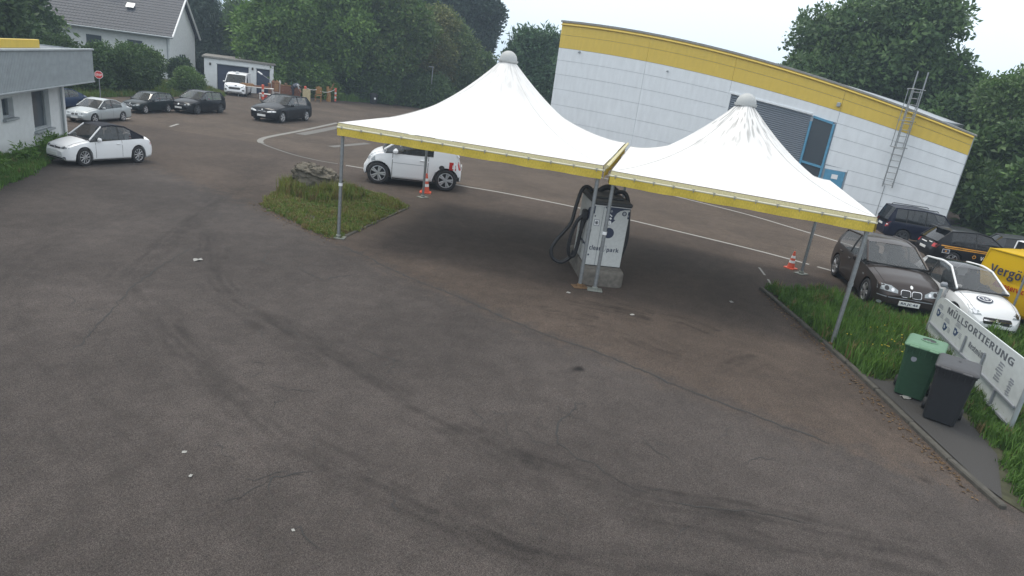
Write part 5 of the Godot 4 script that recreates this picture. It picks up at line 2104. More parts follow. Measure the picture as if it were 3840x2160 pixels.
	# --- white box-bodied van behind
	var whv := {
		"wb": 2.70, "lf": 0.85, "lr": 0.75, "w": 1.83, "paint": "car_white", "wr": 0.315, "nose": 0.05, "tail": 0.02, "corner": 0.14, "roofw": 0.86,
		"top": [-2.10, 0.50, -2.08, 0.9, -2.04, 1.08, 0.8, 1.10, 1.2, 1.08, 1.8, 0.95, 2.05, 0.8, 2.15, 0.66, 2.2, 0.5],
		"sh": [-2.10, 0.48, -2.06, 0.95, -1.8, 1.04, 0.0, 1.0, 1.0, 0.98, 1.8, 0.88, 2.1, 0.7, 2.2, 0.46],
		"bot": [-2.10, 0.34, -2.05, 0.26, -1.8, 0.22, 1.8, 0.2, 2.1, 0.22, 2.2, 0.32],
		"gh": [1.15, 1.06, 0.45, 1.70, -0.3, 1.83, -1.95, 1.80, -2.07, 1.02], "quarter": -0.4, "bpillars": [], "joints": [0.85, -0.2], "handles": [0.0], "category": "van", "seats": true, "rear_glass": "glass_dark", "plates": [["r", 0.62]],
		"fit": [["tail_lamp", "rm", "tail_red", rect(0.74, 0.78, 0.86, 1.02)]],
	}
	car("white_van", "white van seen from behind beyond the yellow van's roof", whv, Vector3(17.0, 0, -19.9), 10, Vector3(0.72, 0.80, 0.72))
	# --- yellow van with lettering
	var yel := whv.duplicate(true)
	yel.paint = "car_yellow"
	yel.quarter = -0.15
	yel.fit = [["tail_lamp", "rm", "tail_red", rect(0.74, 0.78, 0.86, 1.02)], ["print_block", "sr", "print_dark", rect(0.30, 0.70, 0.95, 0.73), 0.008], ["print_block", "sr", "print_dark", rect(0.30, 0.62, 0.90, 0.645), 0.008], ["print_block", "sr", "print_dark", rect(0.30, 0.55, 0.80, 0.575), 0.008]]
	var yv := car("yellow_van", "bright yellow van with dark lettering beside the white city car", yel, Vector3(13.55, 0, -15.55), -68, Vector3(0.86, 0.92, 0.8))
	flank_text(yv, "Vergölst", M.print_dark, -1.05, 1.26, 0.90, 1.30, 0.36, 1.0)
	flank_text(yv, "Autoservice", M.tail_red, -0.95, 0.92, 0.928, 1.0, 0.16, 1.0)
	# --- white transporter with roof sign by the garage
	var tra := {
		"wb": 3.0, "lf": 0.95, "lr": 1.0, "w": 1.98, "paint": "car_white", "wr": 0.34, "nose": 0.10, "corner": 0.20, "tail": 0.02, "roofw": 0.84,
		"top": [-2.50, 0.5, -2.48, 0.9, -2.44, 1.16, 1.2, 1.22, 1.6, 1.20, 2.1, 1.06, 2.32, 0.95, 2.40, 0.7, 2.45, 0.5],
		"sh": [-2.50, 0.48, -2.46, 1.0, -2.0, 1.12, 0.0, 1.10, 1.4, 1.10, 2.0, 1.0, 2.34, 0.78, 2.45, 0.46],
		"bot": [-2.50, 0.34, -2.45, 0.28, -2.2, 0.24, 2.0, 0.22, 2.3, 0.24, 2.45, 0.34],
		"gh": [1.62, 1.18, 0.85, 1.86, 0.2, 1.98, -2.35, 1.96, -2.47, 1.1], "quarter": 0.1, "bpillars": [], "rear_solid": true, "joints": [1.2, 0.2], "handles": [0.35], "category": "van", "mirror_x": 1.25,
		"plates": [["f", 0.45]],
		"fit": [["grille", "f", "black", pts2([-0.56, 0.72, -0.46, 0.60, 0.46, 0.60, 0.56, 0.72, 0.44, 0.80, -0.44, 0.80])], ["headlamp", "fm", "black", pts2([0.58, 0.76, 0.86, 0.88, 0.86, 1.0, 0.72, 0.92, 0.56, 0.80])], ["headlamp_core", "fm", "lamp_clear", disc(0.74, 0.87, 0.05, 0.04), 0.014], ["badge", "f", "print_dark", disc(-0.12, 0.955, 0.11, 0.055), 0.012], ["lower_grille", "f", "black", rect(-0.7, 0.30, 0.7, 0.40)], ["fog_lamp", "fm", "black", round_rect(0.66, 0.50, 0.88, 0.62, 0.03)]],
	}
	var tv := car("minibus", "white minibus taxi with a roof sign in front of the garage", tra, Vector3(-23.6, 0, -52.3), -74, Vector3(0.80, 0.82, 0.80))
	var ts := Geo.new()
	ts.prism(pts2([-0.16, 0, 0.16, 0, 0.10, 0.16, -0.10, 0.16]), -0.09, 0.09, Transform3D(Basis(Vector3.UP, PI * 0.5), Vector3(0.5, 1.98, 0)))
	obj("roof_sign", ts, M.print_white, tv)


# ------------------------------------------------------------------ bins, notice board
func bin(label: String, at: Vector3, yaw: float, s: float, body: Material, lid: Material, hole: bool) -> void:
	var b := thing("wheelie_bin", label, "bin", at, yaw, "wheelie bins by the board")
	b.scale = Vector3.ONE * s
	# local: front towards +z
	var g := Geo.new()
	var P := []
	for lv in [[0.03, 0.235, 0.25, -0.03], [0.10, 0.24, 0.26, -0.03], [0.55, 0.26, 0.30, -0.01], [0.93, 0.28, 0.345, 0.0], [0.94, 0.295, 0.36, 0.0], [0.99, 0.295, 0.36, 0.0]]:
		var row := []
		for p in round_rect(-lv[1], -lv[2] + lv[3], lv[1], lv[2] + lv[3], 0.06, 4):
			row.append(Vector3(p.x, lv[0], p.y))
		row.append(row[0])
		P.append(row)
	g.grid(P, Vector3(0, 0.5, 0), false, true)
	for i in range(1, P[0].size() - 2):
		g.tri(P[0][0], P[0][i], P[0][i + 1], Vector3.DOWN)
		g.tri(P[5][0], P[5][i], P[5][i + 1], Vector3.UP)
	obj("body", g, body, b)
	var rim := Geo.new()
	for k in 6:
		rim.bbox(Vector3(-0.24 + 0.096 * k, 0.90, 0.352), Vector3(0.018, 0.09, 0.03), 0.004)
	obj("rim_ribs", rim, body, b)
	var l := Geo.new()
	var L := []
	for lv in [[0.985, 0.305, 0.375, 0.01], [1.01, 0.31, 0.38, 0.01], [1.035, 0.285, 0.35, 0.0], [1.055, 0.20, 0.26, 0.0], [1.065, 0.02, 0.02, 0.0]]:
		var row := []
		for p in round_rect(-lv[1], -lv[2] + lv[3], lv[1], lv[2] + lv[3], minf(0.05, lv[1] * 0.9), 4):
			row.append(Vector3(p.x, lv[0], p.y))
		row.append(row[0])
		L.append(row)
	l.grid(L, Vector3(0, 0.9, 0), false, true)
	var lo := obj("lid", l, lid, b)
	var hd := Geo.new()
	for sx in [-0.15, 0.15]:
		hd.bbox(Vector3(sx, 1.0, 0.40), Vector3(0.14, 0.03, 0.05), 0.01)
	hd.tube([Vector3(-0.26, 0.97, -0.43), Vector3(0.26, 0.97, -0.43)], 0.018, 8)
	for sx in [-0.24, 0.0, 0.24]:
		hd.bbox(Vector3(sx, 0.98, -0.39), Vector3(0.05, 0.06, 0.10), 0.012)
	obj("handle", hd, lid, lo)
	if hole:
		var hg := Geo.new()
		hg.lathe([Vector2(0.125, 0.0), Vector2(0.135, 0.02), Vector2(0.11, 0.024), Vector2(0.105, 0.006)], 24, Transform3D(Basis.IDENTITY, Vector3(0.02, 1.05, -0.02)))
		obj("hole_rim", hg, lid, lo)
		var hk := Geo.new()
		hk.lathe([Vector2(0.0, 0.0), Vector2(0.108, 0.0), Vector2(0.108, 0.012), Vector2(0.0, 0.012)], 24, Transform3D(Basis.IDENTITY, Vector3(0.02, 1.052, -0.02)))
		obj("hole", hk, M.black, lo)
	var ax := Geo.new()
	ax.tube([Vector3(-0.29, 0.10, -0.27), Vector3(0.29, 0.10, -0.27)], 0.014, 6)
	obj("axle", ax, M.dark_steel, b)
	for sx in [-0.27, 0.27]:
		var wg := Geo.new()
		wg.lathe([Vector2(0.0, -0.03), Vector2(0.085, -0.03), Vector2(0.10, -0.018), Vector2(0.10, 0.018), Vector2(0.085, 0.03), Vector2(0.0, 0.03)], 20, Transform3D(Basis(Vector3(0, 0, 1), PI * 0.5), Vector3(sx, 0.10, -0.27)))
		obj("wheel", wg, M.rubber, b)
	if hole:
		var em := Geo.new()
		em.prism(disc(-0.10, 0.76, 0.045, 0.05, 10), 0.318, 0.326)
		obj("stamp", em, M.print_grey, b)


func bins_and_board() -> void:
	mat("bin_green", lin(0.028, 0.085, 0.045), 0.55, 0.0, "soft", 2.0)
	mat("lid_green", lin(0.10, 0.22, 0.13), 0.5, 0.0, "soft", 3.0)
	mat("bin_black", lin(0.022, 0.024, 0.028), 0.55, 0.0, "soft", 2.0)
	mat("lid_black", lin(0.04, 0.042, 0.048), 0.5, 0.0, "soft", 3.0)
	bin("dark green wheelie bin with round hole in its pale green lid", Vector3(7.08, 0.02, -10.30), deg_to_rad(-36), 0.95, M.bin_green, M.lid_green, true)
	bin("black wheelie bin with closed lid next to the green one", Vector3(7.10, 0.02, -9.46), deg_to_rad(-36), 0.95, M.bin_black, M.lid_black, false)

	# board: x along its face, y up, z towards the yard
	var s := thing("notice_board", "white waste sorting board with grey lettering behind the wheelie bins", "sign")
	s.transform = Transform3D(Basis(Vector3(-0.243, 0, 0.97), Vector3.UP, Vector3(-0.97, 0, -0.243)), Vector3(9.08, 0, -13.22))
	mat("board", lin(0.58, 0.62, 0.63), 0.5, 0.0, "faint", 0.6)
	var g := Geo.new()
	var poly := [Vector2(-0.30, 0.10), Vector2(4.02, 0.10), Vector2(4.02, 1.17), Vector2(0.15, 1.09)]
	for k in 6:
		var a := 0.5 * PI + 0.5 * PI * k / 5.0
		poly.append(Vector2(0.05 + 0.35 * cos(a), 0.72 + 0.36 * sin(a)))
	g.prism(poly, -0.03, 0.0)
	obj("panel", g, M.board, s)
	for y in [0.44, 0.14]:
		var r := Geo.new()
		r.bbox(Vector3(1.9, y, 0.02), Vector3(4.2, 0.045, 0.035), 0.006)
		obj("rail", r, M.print_grey, s)
	for p in [[1.65, 0.44, 0.80], [2.54, 0.10, 0.80], [3.30, 0.16, 0.44]]:
		var r := Geo.new()
		r.bbox(Vector3(p[0], (p[1] + p[2]) * 0.5, 0.028), Vector3(0.04, p[2] - p[1], 0.03), 0.006)
		obj("strut", r, M.print_grey, s)
	for x in [-0.28, 4.06]:
		var r := Geo.new()
		r.tube([Vector3(x, 0, -0.01), Vector3(x, 1.2, -0.01)], 0.035, 10)
		obj("post", r, M.grey_sheet, s)
	lettering(s, "MÜLLSORTIERUNG", M.print_grey2, Vector3(1.95, 0.985, 0.002), Basis(Vector3(0, 0, 1), 0.017), 3.05, 0.165)
	lettering(s, "Restmüll", M.print_grey2, Vector3(2.12, 0.70, 0.002), Basis.IDENTITY, 0.62, 0.115)
	for p in [[0.03, 0.74], [0.55, 0.60], [1.10, 0.68]]:
		var ic := Geo.new()
		ic.prism(pts2([p[0] - 0.10, p[1] + 0.07, p[0] + 0.02, p[1] + 0.07, p[0] + 0.06, p[1] + 0.03, p[0] + 0.13, p[1] + 0.05, p[0] + 0.09, p[1] - 0.03, p[0] + 0.02, p[1] - 0.08, p[0] - 0.08, p[1] - 0.06]), 0.0, 0.004)
		obj("pictogram", ic, M.print_blue, s)
		var ic2 := Geo.new()
		ic2.prism(pts2([p[0] - 0.05, p[1] + 0.03, p[0] + 0.01, p[1] + 0.02, p[0] + 0.03, p[1] - 0.02, p[0] - 0.02, p[1] - 0.03]), 0.004, 0.006)
		obj("pictogram_mark", ic2, M.board, s)
		for k in 4:
			var t := Geo.new()
			t.box(Vector3(p[0] + 0.02, p[1] + 0.12 + 0.022 * k, 0.003), Vector3(0.28 - 0.03 * k, 0.008, 0.004))
			obj("text_line", t, M.print_grey, s)
		for k in 4:
			var t := Geo.new()
			t.box(Vector3(p[0] + 0.23, p[1] + 0.05 - 0.028 * k, 0.003), Vector3(0.13, 0.008, 0.004))
			obj("text_line", t, M.print_grey, s)
	# weathered stickers at the near end
	for p in [[3.15, 0.70, 0.17, 0.30], [3.62, 0.62, 0.12, 0.26]]:
		for k in 7:
			var t := Geo.new()
			var y: float = p[1] + p[3] * (k / 6.0 - 0.5)
			t.prism(pts2([p[0] - p[2] * rng.randf_range(0.3, 0.9), y - 0.017, p[0] + p[2] * rng.randf_range(0.2, 0.8), y - 0.012, p[0] + p[2] * rng.randf_range(0.3, 0.8), y + 0.014, p[0] - p[2] * rng.randf_range(0.3, 0.8), y + 0.018]), 0.0, 0.003)
			obj("sticker_remnant", t, M.print_grey, s)


# ------------------------------------------------------------------ small things
func cone(label: String, at: Vector3, s: float) -> void:
	var c := thing("traffic_cone", label, "traffic cone", at, rng.randf() * 3.0, "traffic cones by the tent poles")
	c.scale = Vector3.ONE * s
	var b := Geo.new()
	b.prism(round_rect(-0.21, -0.21, 0.21, 0.21, 0.05), 0.0, 0.035, Transform3D(Basis(Vector3.RIGHT, -PI * 0.5), Vector3.ZERO))
	obj("foot", b, M.orange, c)
	var g := Geo.new()
	g.lathe([Vector2(0.15, 0.035), Vector2(0.145, 0.07), Vector2(0.035, 0.70), Vector2(0.03, 0.72), Vector2(0.0, 0.72)], 24)
	obj("cone", g, M.orange, c)
	for h in [[0.24, 0.34], [0.44, 0.54]]:
		var w := Geo.new()
		var r0: float = lerpf(0.145, 0.035, (h[0] - 0.07) / 0.63) + 0.003
		var r1: float = lerpf(0.145, 0.035, (h[1] - 0.07) / 0.63) + 0.003
		w.lathe([Vector2(r0, h[0]), Vector2(r1, h[1])], 24)
		obj("white_band", w, M.print_white, c)


func crumple(label: String, at: Vector3, size: float) -> void:
	var g := Geo.new()
	var P := []
	for i in 5:
		var row := []
		for k in 5:
			row.append(Vector3((i - 2) * 0.25 + rng.randf_range(-0.08, 0.08), 0.02 + rng.randf_range(0.0, 0.22), (k - 2) * 0.18 + rng.randf_range(-0.06, 0.06)) * size)
		P.append(row)
	for i in 4:
		for k in 4:
			g.tri(P[i][k], P[i + 1][k], P[i + 1][k + 1], Vector3.UP)
			g.tri(P[i][k], P[i + 1][k + 1], P[i][k + 1], Vector3.UP)
	var o := obj("paper_scrap", g, M.scrap)
	o.position = at + Vector3(0, 0.003, 0)
	o.rotation.y = rng.randf() * 6.0
	tag(o, label, "litter", "scraps of litter on the ground")


func small_things() -> void:
	cone("red traffic cone with two white bands beside the white two-seater", Vector3(-3.50, 0, -22.55), 0.95)
	cone("red traffic cone at the tent pole by the brown car", Vector3(8.08, 0, -18.55), 0.72)
	# lichened boulder on the grass island
	var n := FastNoiseLite.new()
	n.seed = 4
	n.frequency = 1.6
	n.fractal_octaves = 5
	n.fractal_gain = 0.55
	var P := []
	for i in 49:
		var th := PI * i / 48.0
		var row := []
		for k in 73:
			var a := TAU * k / 72.0
			var d := Vector3(sin(th) * cos(a), cos(th), sin(th) * sin(a))
			var e := Vector3(signf(d.x) * pow(absf(d.x), 0.9), signf(d.y) * pow(absf(d.y), 0.85), signf(d.z) * pow(absf(d.z), 0.9))
			var r := 1.0 + 0.25 * n.get_noise_3dv(d * 1.1) + 0.16 * n.get_noise_3dv(d * 4.0) + 0.06 * n.get_noise_3dv(d * 11.0)
			var p := Vector3(e.x * 0.78, e.y * 0.50, e.z * 0.42) * r
			if d.z > 0.3 and d.y < 0.4:
				p.z *= 0.86
			p.y -= 0.20 * p.x
			p += Vector3(n.get_noise_3dv(d * 2.3 + Vector3.ONE * 9.0), 0.4 * n.get_noise_3dv(d * 2.9), n.get_noise_3dv(d * 2.3)) * 0.10
			row.append(p)
		P.append(row)
	var rg := Geo.new()
	rg.grid(P, Vector3.ZERO, false, true)
	mat("boulder", lin(0.24, 0.215, 0.17), 0.95, 0.0, "grain", 1.3)
	M.boulder.heightmap_enabled = false
	var ro := obj("boulder", rg, M.boulder)
	ro.position = Vector3(-6.55, 0.34, -20.2)
	ro.rotation.y = 0.1
	tag(ro, "rough grey lichened boulder lying on the grass island", "boulder")
	# scraps
	crumple("pale flattened scrap on the dark tyre marks", Vector3(-6.40, 0, -12.28), 0.16)
	crumple("small white scrap on bare asphalt", Vector3(-3.34, 0, -6.00), 0.05)
	crumple("small white scrap on bare asphalt", Vector3(-3.07, 0, -5.62), 0.05)
	crumple("small white scrap lying on the end of a crack", Vector3(-1.77, 0, -5.03), 0.035)
	crumple("crumpled white paper at the foot of the green bin", Vector3(6.92, 0.02, -10.12), 0.16)
	crumple("small white scrap under the streaked tent", Vector3(5.12, 0, -14.34), 0.10)
	crumple("small white scrap by the vacuum plinth's poles", Vector3(1.25, 0, -13.4), 0.09)
	crumple("pale scrap in front of the plinth", Vector3(2.53, 0, -12.51), 0.10)
	# stop sign
	var s := thing("stop_sign", "red octagonal stop sign on a thin grey post by the shrubs", "road sign", Vector3(-24.6, 0, -37.0), deg_to_rad(22))
	var pg := Geo.new()
	pg.tube([Vector3(0, 0, 0), Vector3(0, 1.50, 0)], 0.025, 8)
	obj("post", pg, M.steel, s)
	var oc := []
	var oc2 := []
	for k in 8:
		var a := TAU * (k + 0.5) / 8.0
		oc.append(Vector2(0.22 * cos(a), 1.34 + 0.22 * sin(a)))
		oc2.append(Vector2(0.20 * cos(a), 1.34 + 0.20 * sin(a)))
	var og := Geo.new()
	og.prism(oc, 0.03, 0.045)
	var pl := obj("plate", og, M.print_white, s)
	var o2 := Geo.new()
	o2.prism(oc2, 0.045, 0.049)
	obj("red_field", o2, M.red, pl)
	lettering(pl, "STOP", M.print_white, Vector3(0, 1.34, 0.050), Basis.IDENTITY, 0.30, 0.12)
	# lamp column behind the tent
	var lp := thing("lamp_column", "thin grey lamp column standing at the dark hedge", "lamp post", Vector3(-10.3, 0, -64.5))
	var lg := Geo.new()
	lg.tube([Vector3(0, 0, 0), Vector3(0, 3.9, 0)], [0.07, 0.045], 8)
	obj("column", lg, M.steel, lp)
	var lh := Geo.new()
	lh.bbox(Vector3(-0.15, 3.93, 0), Vector3(0.5, 0.09, 0.2), 0.03)
	obj("lamp_head", lh, M.steel, lp)
	# fence panel in the undergrowth beside the hall
	var wi := thing("litter_bin", "dark litter bin with pale sticker at the hedge", "bin", Vector3(-15.1, 0, -61.6))
	var wg := Geo.new()
	wg.lathe([Vector2(0.0, 0.06), Vector2(0.30, 0.06), Vector2(0.36, 0.80), Vector2(0.0, 0.80)], 18)
	obj("body", wg, M.bin_black, wi)
	var wl := Geo.new()
	wl.lathe([Vector2(0.38, 0.78), Vector2(0.39, 0.86), Vector2(0.25, 0.97), Vector2(0.0, 1.0)], 18)
	obj("lid", wl, M.lid_black, wi)
	var ws := Geo.new()
	ws.bbox(Vector3(0.20, 0.52, 0.30), Vector3(0.16, 0.16, 0.02), 0.0, Basis(Vector3.UP, 0.58))
	obj("sticker", ws, M.print_white, wi)
	var wf := Geo.new()
	wf.box(Vector3(0, 0.03, 0), Vector3(0.4, 0.06, 0.4))
	obj("foot", wf, M.black, wi)


# ------------------------------------------------------------------ second-hand furniture by the hedge
func bollard(label: String, at: Vector3) -> void:
	var b := thing("marker_post", label, "bollard", at, 0.0, "orange marker posts with rope")
	var f := Geo.new()
	f.lathe([Vector2(0.24, 0.0), Vector2(0.24, 0.04), Vector2(0.14, 0.07), Vector2(0.0, 0.07)], 16)
	obj("foot", f, M.plastic_black, b)
	var g := Geo.new()
	g.lathe([Vector2(0.085, 0.06), Vector2(0.085, 1.06), Vector2(0.10, 1.07), Vector2(0.10, 1.13), Vector2(0.06, 1.17), Vector2(0.0, 1.17)], 16)
	obj("post", g, M.orange, b)
	for h in [0.30, 0.66]:
		var w := Geo.new()
		w.lathe([Vector2(0.089, h), Vector2(0.089, h + 0.17)], 16)
		obj("white_band", w, M.print_pale, b)


func rope(label: String, a: Vector3, b: Vector3, sag: float) -> void:
	var p := []
	for k in 15:
		var t := k / 14.0
		p.append(a.lerp(b, t) - Vector3(0, sag * 4.0 * t * (1.0 - t), 0))
	var g := Geo.new()
	g.tube(p, 0.025, 6)
	tag(obj("rope", g, M.print_pale), label, "rope", "sagging ropes between marker posts")


func table(called: String, label: String, at: Vector3, yaw: float, w: float, d: float, h: float, m: Material, leg: Material) -> Node3D:
	var t := thing(called, label, "table", at, yaw)
	var g := Geo.new()
	g.bbox(Vector3(0, h - 0.025, 0), Vector3(w, 0.05, d), 0.008)
	obj("table_top", g, m, t)
	for x in [-w * 0.5 + 0.06, w * 0.5 - 0.06]:
		for z in [-d * 0.5 + 0.06, d * 0.5 - 0.06]:
			var l := Geo.new()
			l.bbox(Vector3(x, (h - 0.05) * 0.5, z), Vector3(0.05, h - 0.05, 0.05), 0.006)
			obj("leg", l, leg, t)
	var st := Geo.new()
	for x in [-w * 0.5 + 0.06, w * 0.5 - 0.06]:
		st.box(Vector3(x, 0.22, 0), Vector3(0.03, 0.04, d - 0.16))
	obj("stretcher", st, leg, t)
	return t


func wooden_chair(label: String, at: Vector3, yaw: float, s: float, m: Material, carved: bool, sm: Material) -> void:
	var c := thing("chair", label, "chair", at, yaw, "second-hand chairs at the hedge")
	c.scale = Vector3.ONE * s
	var seat := Geo.new()
	seat.bbox(Vector3(0, 0.45, 0), Vector3(0.46, 0.05, 0.44), 0.01)
	obj("seat", seat, m, c)
	for x in [-0.20, 0.20]:
		var a := Geo.new()
		a.bbox(Vector3(x, 0.212, 0.18), Vector3(0.045, 0.425, 0.045), 0.006)
		obj("leg", a, m, c)
		var b := Geo.new()
		b.bbox(Vector3(x, 0.53, -0.20), Vector3(0.045, 1.06, 0.045), 0.006)
		obj("leg", b, m, c)
	var bk := Geo.new()
	bk.bbox(Vector3(0, 0.72, -0.20), Vector3(0.36, 0.34, 0.03), 0.006)
	if carved:
		bk.prism(pts2([-0.19, 0.90, 0.19, 0.90, 0.15, 1.02, 0.08, 1.08, 0.0, 1.14, -0.08, 1.08, -0.15, 1.02]), -0.215, -0.185)
		bk.bbox(Vector3(0, 0.92, -0.20), Vector3(0.40, 0.06, 0.05), 0.01)
	obj("backrest", bk, sm, c)
	var st := Geo.new()
	for z in [-0.20, 0.18]:
		st.bbox(Vector3(0, 0.18, z), Vector3(0.36, 0.03, 0.025), 0.004)
	obj("stretcher", st, m, c)


func person() -> void:
	# someone bent over the sideboard: smooth-joined tapered limbs meshed as surface nets
	var J := {
		"hip": Vector3(0, 0.92, 0), "belly": Vector3(0.14, 1.06, 0), "chest": Vector3(0.34, 1.16, 0), "neck": Vector3(0.50, 1.13, 0), "head": Vector3(0.60, 1.06, 0), "crown": Vector3(0.66, 1.02, 0),
	}
	var dark := Color(0.016, 0.019, 0.028)
	var shirt := Color(0.10, 0.11, 0.14)
	var grey := Color(0.36, 0.37, 0.38)
	var skin := Color(0.36, 0.20, 0.14)
	var hair := Color(0.05, 0.035, 0.025)
	var B := [
		[J.hip, J.belly, 0.165, 0.16, dark], [J.belly, J.chest, 0.165, 0.175, shirt], [J.chest, J.neck, 0.15, 0.07, grey], [J.neck, J.head, 0.06, 0.085, skin], [J.head, J.crown, 0.10, 0.09, hair],
	]
	for s in [-1.0, 1.0]:
		B.append([Vector3(0.40, 1.16, s * 0.10), Vector3(0.42, 1.14, s * 0.20), 0.09, 0.075, grey])
		B.append([Vector3(0.42, 1.14, s * 0.20), Vector3(0.50, 0.90, s * 0.24), 0.068, 0.05, grey])
		B.append([Vector3(0.50, 0.90, s * 0.24), Vector3(0.62, 0.70, s * 0.20), 0.046, 0.034, skin])
		B.append([Vector3(0.62, 0.70, s * 0.20), Vector3(0.67, 0.62, s * 0.19), 0.040, 0.030, skin])
		B.append([Vector3(0.0, 0.88, s * 0.09), Vector3(0.05, 0.48, s * 0.12), 0.105, 0.068, dark])
		B.append([Vector3(0.05, 0.48, s * 0.12), Vector3(-0.04, 0.08, s * 0.13), 0.068, 0.045, dark])
		B.append([Vector3(-0.06, 0.05, s * 0.13), Vector3(0.15, 0.045, s * 0.14), 0.05, 0.042, Color(0.02, 0.02, 0.02)])
	var cell := 0.03
	var lo := Vector3(-0.25, -0.03, -0.42)
	var nx := 38
	var ny := 46
	var nz := 28
	var D := PackedFloat32Array()
	D.resize(nx * ny * nz)
	D.fill(1.0)
	for b in B:
		var a: Vector3 = b[0]
		var e: Vector3 = b[1]
		var rm := maxf(b[2], b[3]) + 0.10
		var mn := ((a.min(e) - Vector3.ONE * rm - lo) / cell).floor()
		var mx := ((a.max(e) + Vector3.ONE * rm - lo) / cell).ceil()
		var ab := e - a
		var l2 := ab.length_squared()
		for i in range(maxi(0, int(mn.x)), mini(nx, int(mx.x) + 1)):
			for j in range(maxi(0, int(mn.y)), mini(ny, int(mx.y) + 1)):
				for k in range(maxi(0, int(mn.z)), mini(nz, int(mx.z) + 1)):
					var p := lo + Vector3(i, j, k) * cell
					var t := clampf((p - a).dot(ab) / l2, 0.0, 1.0)
					var d := p.distance_to(a + ab * t) - lerpf(b[2], b[3], t)
					var o := (i * ny + j) * nz + k
					var q := D[o]
					var h := clampf(0.5 + 0.5 * (q - d) / 0.04, 0.0, 1.0)
					D[o] = lerpf(q, d, h) - 0.04 * h * (1.0 - h)
	var vid := {}
	var verts := []
	var cols := []
	var nrm := []
	var corner := [Vector3i(0, 0, 0), Vector3i(1, 0, 0), Vector3i(0, 1, 0), Vector3i(1, 1, 0), Vector3i(0, 0, 1), Vector3i(1, 0, 1), Vector3i(0, 1, 1), Vector3i(1, 1, 1)]
	var edges := [[0, 1], [2, 3], [4, 5], [6, 7], [0, 2], [1, 3], [4, 6], [5, 7], [0, 4], [1, 5], [2, 6], [3, 7]]
	var val := func(i: int, j: int, k: int) -> float:
		return D[(i * ny + j) * nz + k]
	for i in nx - 1:
		for j in ny - 1:
			for k in nz - 1:
				var v := []
				var neg := 0
				for c in corner:
					var f: float = val.call(i + c.x, j + c.y, k + c.z)
					v.append(f)
					if f < 0.0:
						neg += 1
				if neg == 0 or neg == 8:
					continue
				var s := Vector3.ZERO
				var m := 0
				for e in edges:
					if (v[e[0]] < 0.0) != (v[e[1]] < 0.0):
						var t: float = v[e[0]] / (v[e[0]] - v[e[1]])
						s += Vector3(corner[e[0]]).lerp(Vector3(corner[e[1]]), t)
						m += 1
				var p := lo + (Vector3(i, j, k) + s / m) * cell
				vid[Vector3i(i, j, k)] = verts.size()
				verts.append(p)
				nrm.append(Vector3(v[1] - v[0] + v[3] - v[2], v[2] - v[0] + v[3] - v[1], v[4] - v[0] + v[5] - v[1]).normalized())
				var best := 9.0
				var bc := dark
				for b in B:
					var ab: Vector3 = b[1] - b[0]
					var t := clampf((p - b[0]).dot(ab) / ab.length_squared(), 0.0, 1.0)
					var d: float = p.distance_to(b[0] + ab * t) - lerpf(b[2], b[3], t)
					if d < best:
						best = d
						bc = b[4]
				cols.append(bc)
	var g := Geo.new()
	g.colored = true
	for i in range(1, nx - 1):
		for j in range(1, ny - 1):
			for k in range(1, nz - 1):
				var f0: float = val.call(i, j, k)
				for ax in 3:
					var st := Vector3i.ZERO
					st[ax] = 1
					var f1: float = val.call(i + st.x, j + st.y, k + st.z)
					if (f0 < 0.0) == (f1 < 0.0):
						continue
					var u := Vector3i.ZERO
					u[(ax + 1) % 3] = 1
					var w := Vector3i.ZERO
					w[(ax + 2) % 3] = 1
					var o := Vector3i(i, j, k)
					var q := [o, o - u, o - u - w, o - w]
					var ok := true
					for c in q:
						ok = ok and vid.has(c)
					if not ok:
						continue
					var id := []
					for c in q:
						id.append(vid[c])
					g.tint = cols[id[0]]
					g.vt(verts[id[0]], verts[id[1]], verts[id[2]], nrm[id[0]], nrm[id[1]], nrm[id[2]])
					g.vt(verts[id[0]], verts[id[2]], verts[id[3]], nrm[id[0]], nrm[id[2]], nrm[id[3]])
	g.tint = skin
	for s in [-1.0, 1.0]:
		for k in 4:
			var o := Vector3(0.665, 0.625, s * 0.19 + (k - 1.5) * 0.017)
			var ln: float = [0.075, 0.085, 0.08, 0.065][k]
			g.tube([o, o + Vector3(0.015, -ln * 0.5, 0), o + Vector3(0.0, -ln, 0)], [0.010, 0.009, 0.008], 6)
		g.tube([Vector3(0.64, 0.66, s * 0.16), Vector3(0.675, 0.63, s * 0.145), Vector3(0.69, 0.60, s * 0.15)], [0.011, 0.010, 0.008], 6)
		g.tube([Vector3(0.60, 1.05, s * 0.085), Vector3(0.605, 1.05, s * 0.105)], [0.022, 0.014], 6)
	g.tube([Vector3(0.66, 1.10 - 0.10, 0), Vector3(0.685, 0.955, 0)], [0.018, 0.012], 6)
	var m := StandardMaterial3D.new()
	m.resource_name = "person"
	m.vertex_color_use_as_albedo = true
	m.roughness = 0.85
	var o := obj("person", g, m)
	o.position = Vector3(-20.25, 0, -55.0)
	o.rotation.y = 0.25
	o.scale = Vector3.ONE * 1.0
	tag(o, "person in dark trousers and grey top bending over the wooden sideboard", "person")


